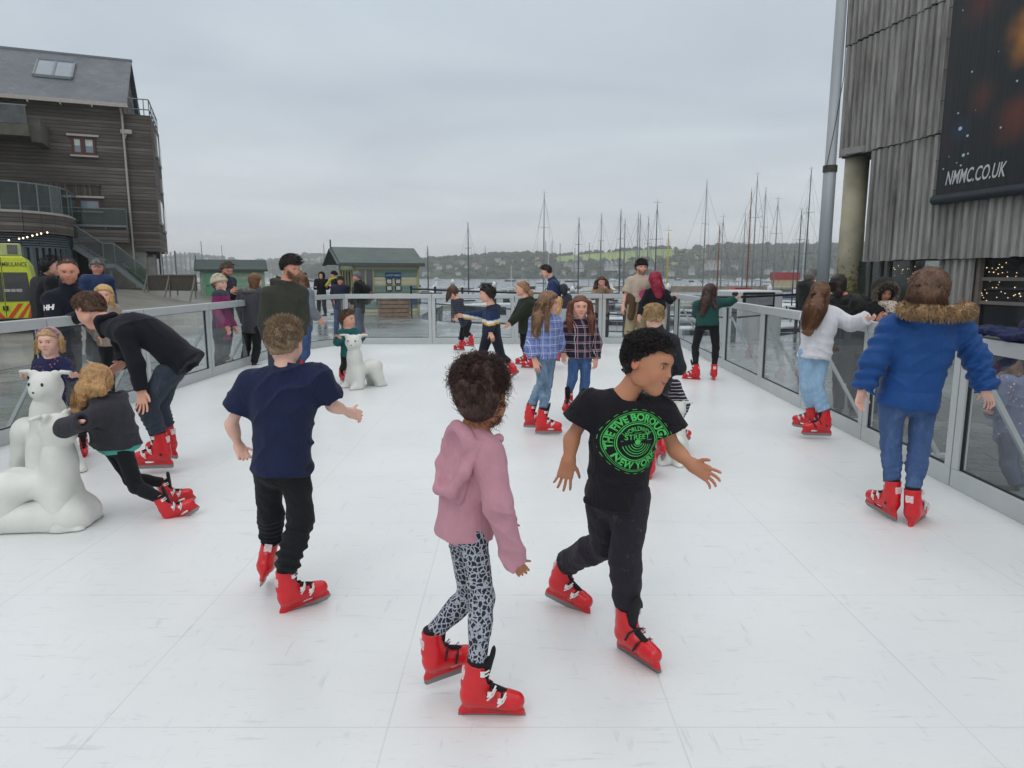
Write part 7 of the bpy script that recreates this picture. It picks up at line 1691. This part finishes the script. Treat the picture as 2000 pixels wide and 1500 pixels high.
    for k in range(3):
        g = empty('moored_boat', (0, 0, -50)); L = 7.5; m = MB(); sdf_free_hull(m, L, 2.4, .95); m.build('hull', (WH, NAV, WH)[k], g, True)
        m = MB(); m.prism([(-1.9, .85), (-1.8, 1.5), (.8, 1.35), (1.5, .85)], -.65, .65, 'y'); m.build('cabin', WH, g)
        if k < 2: m = MB(); m.tube([(0, 0, .8), (0, 0, 9.5)], [.09, .06], 6); m.tube([(0, -.7, 5.5), (0, .7, 5.5)], .03, 4); m.build('mast', GY, g)
        else: m = MB(); m.prism([(-.8, 1.3), (-.8, 2.1), (.4, 2.1), (.7, 1.35)], -.6, .6, 'y'); m.build('wheelhouse', WH, g)
        protos.append(g)
    rg = random.Random(4)
    for i in range(120):
        px = rg.uniform(330, 1640); Y = rg.choice((rg.uniform(110, 260), rg.uniform(260, 600)))
        if px < 800: Y = rg.uniform(110, 520)
        if px > 1280: Y = rg.uniform(130, 600)
        u = (px-1000)/F; o = copy_tree(protos[rg.choice((0, 0, 0, 1, 2))]); o.name = 'moored_boat'; o.location = (u*Y*1.0, Y, WATER); o.rotation_euler = (0, 0, rg.uniform(-.9, .9)+(math.pi if rg.random() < .5 else 0)); s = rg.uniform(.75, 1.25); o.scale = (s, s, s)
        tag(o, 'small pale boat at its mooring among the many far out in the harbour', 'boat', 'distant boats in the harbour')
    for g in protos:
        for ch in list(g.children): bpy.data.objects.remove(ch)
        bpy.data.objects.remove(g)
    # motor boats
    def motor(px, py, Y, L, yaw, label, kind=0, hull=WH):
        p = P(px, py, Y); g = empty('motor_boat', (p[0], Y, WATER), R(yaw), label, 'motor boat', 'motor boats moored by the quay')
        m = MB(); sdf_free_hull(m, L, L*.33, L*.16); m.build('hull', hull, g, True); z = L*.15
        m = MB(); m.prism([(-L*.22, z), (-L*.2, z+L*.12), (L*.14, z+L*.11), (L*.30, z)], -L*.125, L*.125, 'y'); cb = m.build('cabin', WH, g, bevel=.05)
        m = MB()
        for e in (-1, 1): m.box((-L*.17, e*L*.1255-(.006 if e < 0 else 0), z+L*.05), (L*.13, e*L*.1255+(.006 if e > 0 else 0), z+L*.1))
        m.box((-L*.225, -L*.1, z+L*.04), (-L*.215, L*.1, z+L*.105)); m.build('window', CAB, cb)
        m = MB(); m.tube([(-L*.2, -L*.11, z+L*.12), (-L*.17, -L*.1, z+L*.22), (-L*.17, L*.1, z+L*.22), (-L*.2, L*.11, z+L*.12)], .05, 6); m.tube([(-L*.17, 0, z+L*.22), (-L*.17, 0, z+L*.36)], .03, 5); m.build('radar_arch', WH, g)
        m = MB()
        for e in (-1, 1):
            m.tube([(-L*.1, e*L*.15, z+.6), (L*.25, e*L*.13, z+.65), (L*.48, 0, z+.75)], .02, 4)
            for k in range(5): x = -L*.1+k*L*.11; m.tube([(x, e*L*.15, z), (x, e*L*.15, z+.62)], .015, 4)
        m.build('guard_rail', GY, g)
    motor(950, 560, 46, 10, 165, 'white motor cruiser with radar arch behind the boy in the navy hoodie'); motor(1018, 556, 52, 12, 188, 'large white motor cruiser with long windows behind the girl in the green hoodie')
    motor(830, 560, 48, 8, 15, 'open dark hulled boat moored left of the motor cruisers', hull=NAV); motor(1125, 560, 60, 8, 20, 'white motor boat behind the leaning woman in the tan coat'); motor(1365, 568, 38, 6.5, 170, 'small white boat with square cabin windows left of the teal hoodie girl')
    motor(1432, 565, 44, 7, 10, 'white launch with grey wheelhouse behind the girl in the teal hoodie'); motor(1520, 575, 34, 8, 200, 'white work boat just beyond the black railing'); motor(1560, 560, 52, 9, 175, 'white cruiser partly hidden by the man in the grey cap'); motor(1215, 575, 44, 7, 160, 'white motor boat behind the man with the sun print'); motor(760, 556, 70, 9, 190, 'white cabin boat beyond the striped kiosk')
    # near boat with black framed windscreen
    p = P(1470, 603, 22.5); g = empty('work_boat', (p[0]+.3, 23.0, WATER), R(12), 'white work boat with large black framed wheelhouse windows behind the railing', 'work boat'); zt = P(1470, 571, 22)[2]-WATER; zb = P(1470, 603, 22)[2]-WATER
    m = MB(); sdf_free_hull(m, 7.5, 2.5, 1.1, Matrix.Translation((1.2, 1.0, 0))); m.build('hull', WH, g, True); m = MB(); m.box((-.6, -.1, .9), (.9, 1.6, zt+.03)); m.build('wheelhouse', WH, g, bevel=.06)
    m = MB(); m.box((-.58, -.125, zb), (.58, -.10, zt-.02)); f = m.build('window_frame', BLACK, g, bevel=.03); m = MB(); m.box((-.48, -.14, zb+.08), (.5, -.126, zt-.1)); m.build('pane', pbr('pane_grey', c('8b9192'), .15, spec=.7), f)
    p = P(1450, 566, 40); g = empty('red_dinghy', (p[0], 40, P(1450, 572, 40)[2]-.25), R(8), 'red covered dinghy carried on a deck behind the railing', 'dinghy'); m = MB(); sdf_free_hull(m, 1.9, .8, .4); m.build('hull', REDB, g, True); m = MB(); m.prism([(-.8, .35), (-.5, .55), (.4, .52), (.75, .38)], -.3, .3, 'y'); m.build('cover', pbr('red_cloth', c('a52a33'), .8), g)
    # ferry with red topsides
    p = P(1535, 548, 160); g = empty('ferry', (p[0], 160, WATER+.8), R(4), 'red and cream passenger ferry lying beyond the yachts', 'ferry'); m = MB(); sdf_free_hull(m, 8, 3, 1.4); m.build('hull', CRM, g, True)
    zt = P(1535, 531, 160)[2]-WATER; m = MB(); m.box((-3.0, -1.3, .8), (2.6, 1.3, zt-2.6)); m.build('saloon', pbr('saloon_cream', c('b8ab86'), .7), g); m = MB(); m.box((-3.2, -1.4, zt-2.6), (2.6, 1.4, zt-.9)); m.build('red_deck', pbr('ferry_red', c('a33030'), .6), g)
    # mooring piles with white caps
    for (px, y0, Y, lab) in ((884, 548, 40, 'black mooring pile with white cap left of the motor cruisers'), (965, 553, 38, 'black mooring pile with white cap between the two motor cruisers'), (1305, 557, 30, 'black mooring pile with white cap beside the red haired woman'), (1118, 562, 36, 'black mooring pile with white cap left of the leaning woman'), (1504, 560, 34, 'black mooring pile with white cap behind the work boat')):
        t = P(px, y0, Y); g = empty('mooring_pile', (t[0], Y, WATER), 0, lab, 'mooring pile', 'piles of the pontoon'); h = t[2]-WATER; MB().tube([(0, 0, -1), (0, 0, h-.25)], .13, 12).build('shaft', BLACK, g, True); MB().tube([(0, 0, h-.25), (0, 0, h-.05), (0, 0, h+.1)], [.12, .12, .02], 12).build('cap', WHITEP, g, True)
    for (x0, x1, Y, w_) in ((-14, 4, 44, 2.2), (6, 30, 40, 2), (-30, 40, 64, 2.2), (-40, 60, 92, 2.2)):
        o = MB().box((x0, Y-w_/2, WATER-.1), (x1, Y+w_/2, WATER+.5)).build('pontoon', pbr('pontoon_deck', c('8a857a'), .8, var=.2)); tag(o, 'long floating pontoon, number %d out from the quay' % {44: 2, 40: 1, 64: 3, 92: 4}[Y], 'pontoon', 'floating pontoons')
        o['label'] = {44: 'floating pontoon below the motor cruisers', 40: 'floating pontoon behind the black framed work boat', 64: 'long floating pontoon between the nearer yachts', 92: 'farthest long floating pontoon among the yachts'}[Y]
    o = MB().box((18, 190, WATER-.2), (95, 196, WATER+1.4)).build('breakwater', pbr('breakwater_stone', c('8d7f6e'), .9, var=.3, vs=.3)); tag(o, 'low brown breakwater beyond the yachts', 'breakwater')
# ------------------------------------------------------------ far shore
def make_shore():
    def hill(name, prof, Ys, Yr, seed, mat, x_pad=1.15):
        xs = np.array([p[0] for p in prof], float); zs = []
        for x, y in prof: zs.append(P(x, y, Yr)[2])
        px = np.linspace(xs[0], xs[-1], 220); zr = np.interp(px, xs, zs); rg = np.random.default_rng(seed)
        vs, fs = [], []; rows = [(0, -.02), (.02, .06), (.1, .16), (.25, .34), (.42, .52), (.6, .70), (.8, .88), (1, 1.0), (1.3, .9), (1.8, .5)]
        for t, k in rows:
            Y = Ys+(Yr-Ys)*t
            for i, x in enumerate(px):
                zz = WATER+(zr[i]-WATER)*k; nn = math.sin(i*.35+seed)*.4+math.sin(i*.13+t*3)*.6
                vs.append(((x-1000)/F*Y, Y+nn*12*(1-t), zz*(1+.0*nn)+(nn*2.0*(zr[i]/50)*min(1, k*3)*(1 if 0 < t < 1 else 0))))
        n = len(px)
        for j in range(len(rows)-1):
            for i in range(n-1): fs.append((j*n+i, j*n+i+1, (j+1)*n+i+1, (j+1)*n+i))
        o = mesh_obj(name, vs, fs, mat, None, True); return tag(o, kind='structure'), px, zr
    def land(name, fx0, fx1, fz, near):
        m, t = newmat(name); co = objco(t); sx = nd(t, 'ShaderNodeSeparateXYZ', {0: co}); n = noise(t, mapping(t, co, (.006, .006, .02)), 1.0, 5, .6, .3); n2 = noise(t, mapping(t, co, (.05, .05, .09)), 1.0, 6, .7)
        wood = ramp(t, n2, [(.35, c('28331f')), (.6, c('45523a')), (.75, c('5c6748'))]); field = ramp(t, n, [(.4, c('6f7f4a')), (.6, c('8a9a58'))])
        vor = nd(t, 'ShaderNodeTexVoronoi', {'Vector': mapping(t, co, (.006, .006, .03)), 'Scale': 1.0}).outputs['Color']
        patch = mix(t, .4, field, mix(t, 1.0, field, vor, 'MULTIPLY'))
        msk = ramp(t, math_(t, 'MULTIPLY_ADD', n, 1.0, 0.0), [(.52, (0, 0, 0, 1)), (.54, (1, 1, 1, 1))])
        if near:
            a = math_(t, 'GREATER_THAN', sx.outputs[0], fx0); b_ = math_(t, 'LESS_THAN', sx.outputs[0], fx1); zc = math_(t, 'GREATER_THAN', sx.outputs[2], math_(t, 'MULTIPLY_ADD', n, 24.0, fz-12)); msk = math_(t, 'MULTIPLY', math_(t, 'MULTIPLY', a, b_), zc)
        cl = mix(t, msk, wood, patch if not near else field); b = nd(t, 'ShaderNodeBsdfPrincipled', {'Base Color': cl, 'Roughness': .95, 'Specular IOR Level': .1}); out(t, b.outputs[0]); return m
    Yn = 1000
    right = [(600, 522), (700, 515), (790, 511), (820, 509), (860, 506), (900, 504), (950, 500), (1000, 497), (1050, 496), (1090, 500), (1130, 497), (1180, 493), (1240, 488), (1290, 486), (1340, 486), (1400, 482), (1450, 484), (1500, 484), (1560, 484), (1640, 481), (1720, 481), (1900, 487)]
    left = [(150, 500), (330, 505), (380, 501), (430, 503), (480, 514), (530, 512), (570, 505), (600, 500), (650, 501), (700, 506), (790, 512), (850, 516), (950, 522), (1050, 530)]
    near, pn, zn = hill('hill', right, 760, Yn, 1, land('near_land', (1085-1000)/F*930, (1372-1000)/F*960, 13, True))
    far, pf, zf = hill('distant_hill', left, 1250, 1650, 4, land('far_land', 0, 0, 0, False))
    # woods: rounded crowns along ridge and shore
    rg = np.random.default_rng(5); base = MB(); base.sphere((0, 0, 0), 1, 7, 5); bv = np.array(base.v); bf = np.array([f for f in base.f])
    VS, FS = [], []; n = 0
    def crown(x, y, z, r_):
        nonlocal n
        v = bv*(1+.28*rg.normal(size=(len(bv), 1)))*np.array([r_, r_*.8, r_*rg.uniform(.55, .9)])+np.array([x, y, z]); VS.append(v); FS.append(bf+n); n += len(bv)
    for i in range(2300):
        px = rg.uniform(600, 1800); zr = np.interp(px, pn, zn); k = rg.uniform(0, 1)
        field = 1085 < px < 1375
        t = rg.uniform(.0, .5) if field else rg.uniform(0, 1.0)
        if field and rg.random() < .10: t = 1.0
        if 1310 < px < 1375 and rg.random() < .5: t = rg.uniform(.3, .85)
        if not field and rg.random() < .25: t = 1.0
        if px < 900 and rg.random() < .25: continue
        Y = 760+(Yn-760)*t; kk = np.interp(t, [0, .02, .1, .25, .42, .6, .8, 1], [-.02, .06, .16, .34, .52, .70, .88, 1.0]); z = WATER+(zr-WATER)*kk
        r_ = rg.uniform(2.2, 5.5)*(1.15 if px > 1380 else .8); crown((px-1000)/F*Y, Y, z+r_*.25, r_)
    WM = pbr('far_foliage', c('37432c'), .95, var=.35, vs=.04)
    tag(mesh_obj('woodland', np.concatenate(VS), np.concatenate(FS), WM), kind='stuff')
    VS, FS = [], []; n = 0
    for i in range(900):
        px = rg.uniform(150, 1000); zr = np.interp(px, pf, zf); t = 1.0 if rg.random() < .3 else rg.uniform(0, 1); Y = 1250+400*t; kk = np.interp(t, [0, .02, .1, .25, .42, .6, .8, 1], [-.02, .06, .16, .34, .52, .70, .88, 1.0]); r_ = rg.uniform(3.5, 8); crown((px-1000)/F*Y, Y, WATER+(zr-WATER)*kk+r_*.2, r_)
    tag(mesh_obj('distant_woodland', np.concatenate(VS), np.concatenate(FS), WM), kind='stuff')
    # houses
    WW = pbr('white_render', c('b4b5b2'), .8); RS = pbr('grey_slate', c('5b5e63'), .8); RT = pbr('brown_tile', c('75574b'), .8)
    def house(name='house', roof=RS, L=12, Wd=8, H=5.5, gables=0):
        g = empty(name, (0, 0, -60)); m = MB(); m.box((-L/2, -Wd/2, -3), (L/2, Wd/2, H)); wl = m.build('wall', WW, g); m = MB()
        m.prism([(-Wd/2-.4, H), (Wd/2+.4, H), (0, H+Wd*.42)], -L/2-.3, L/2+.3, 'x'); m.build('roof', roof, g)
        for k in range(gables):
            x = -L/2+(k+.5)*L/gables; m = MB(); m.prism([(x-2.2, H-.5), (x+2.2, H-.5), (x, H+4)], -Wd/2-1.2, 0, 'y'); m.build('gable', WW, g)
        m = MB()
        for x in np.linspace(-L/2+1.2, L/2-1.2, 4):
            for z in (1, 3.4): m.box((x-.55, -Wd/2-.06, z), (x+.55, -Wd/2-.003, z+1.3))
        m.build('window', pbr('house_window', c('3a4046'), .3), g); return g
    pr = [house(), house(roof=RT), house(L=16, H=6.5)]
    for i in range(60):
        if i < 40: px = rg.uniform(640, 1150); t = rg.uniform(.06, .6)
        else: px = rg.uniform(1150, 1620); t = rg.uniform(.03, .2)
        Y = 760+(Yn-760)*t; zr = np.interp(px, pn, zn); z = WATER+(zr-WATER)*np.interp(t, [0, .02, .1, .25, .42, .6, .8, 1], [-.02, .06, .16, .34, .52, .70, .88, 1.0])
        o = copy_tree(pr[rg.integers(0, 3)]); o.name = 'house'; o.location = ((px-1000)/F*Y, Y-7, z+1.0); o.rotation_euler = (0, 0, rg.uniform(-.5, .5)); s = rg.uniform(.28, .55); o.scale = (s, s, s)
        tag(o, 'pale house with pitched roof on the wooded far shore', 'house', 'houses across the harbour')
    for i in range(110):
        px = rg.uniform(330, 800); t = rg.uniform(.0, .75); Y = 1250+400*t; zr = np.interp(px, pf, zf); z = WATER+(zr-WATER)*np.interp(t, [0, .02, .1, .25, .42, .6, .8, 1], [-.02, .06, .16, .34, .52, .70, .88, 1.0])
        o = copy_tree(pr[rg.integers(0, 3)]); o.name = 'house'; o.location = ((px-1000)/F*Y, Y-9, z+1.5); o.rotation_euler = (0, 0, rg.uniform(-.5, .5)); s = rg.uniform(.4, .75); o.scale = (s, s, s)
        tag(o, 'tiny pale house in the town on the hazy far hillside', 'house', 'houses of the hillside town')
    for (px, py, gab, lab, L) in ((1193, 519, 3, 'white three gabled house on the far shore right of the blue padded jacket man', 18), (1392, 518, 3, 'large white gabled villa among dark trees beyond the yachts', 22), (1128, 521, 2, 'pale grey twin gabled house left of the three gabled house', 16), (1350, 528, 0, 'small white boathouse at the foot of the dark wood', 7)):
        g = house(L=L, gables=gab, roof=RS if px != 1392 else RT, Wd=9, H=6); p = P(px, py, 770); g.location = (p[0], 768, p[2]-3.0); s = .8; g.scale = (s, s, s); tag(g, lab, 'house')
    for g in pr:
        for ch in list(g.children): bpy.data.objects.remove(ch)
        bpy.data.objects.remove(g)
def make_haze(dens):
    m, t = newmat('haze'); v = nd(t, 'ShaderNodeVolumePrincipled', {'Color': (.96, .98, 1, 1), 'Density': dens, 'Anisotropy': 0.0}); nd(t, 'ShaderNodeOutputMaterial', {'Volume': v.outputs[0]})
    o = MB().box((-2600, -60, WATER-1.6), (2600, 2700, 90)).build('haze', m); tag(o, kind='stuff')
import time as _t
_t0 = _t.time()
make_world(); make_ground(); make_boards(); make_bears(); make_left_building(); make_ambulance(); make_right_building(); make_kiosks(); make_railing(); make_harbour(); make_shore()
print('env', _t.time()-_t0)
people_near(); people_mid(); people_out()
print('people', _t.time()-_t0)
make_haze(.00045)
for k in list(SK.values())+[SHOE]:
    for ch in list(k.children): bpy.data.objects.remove(ch)
    bpy.data.objects.remove(k)
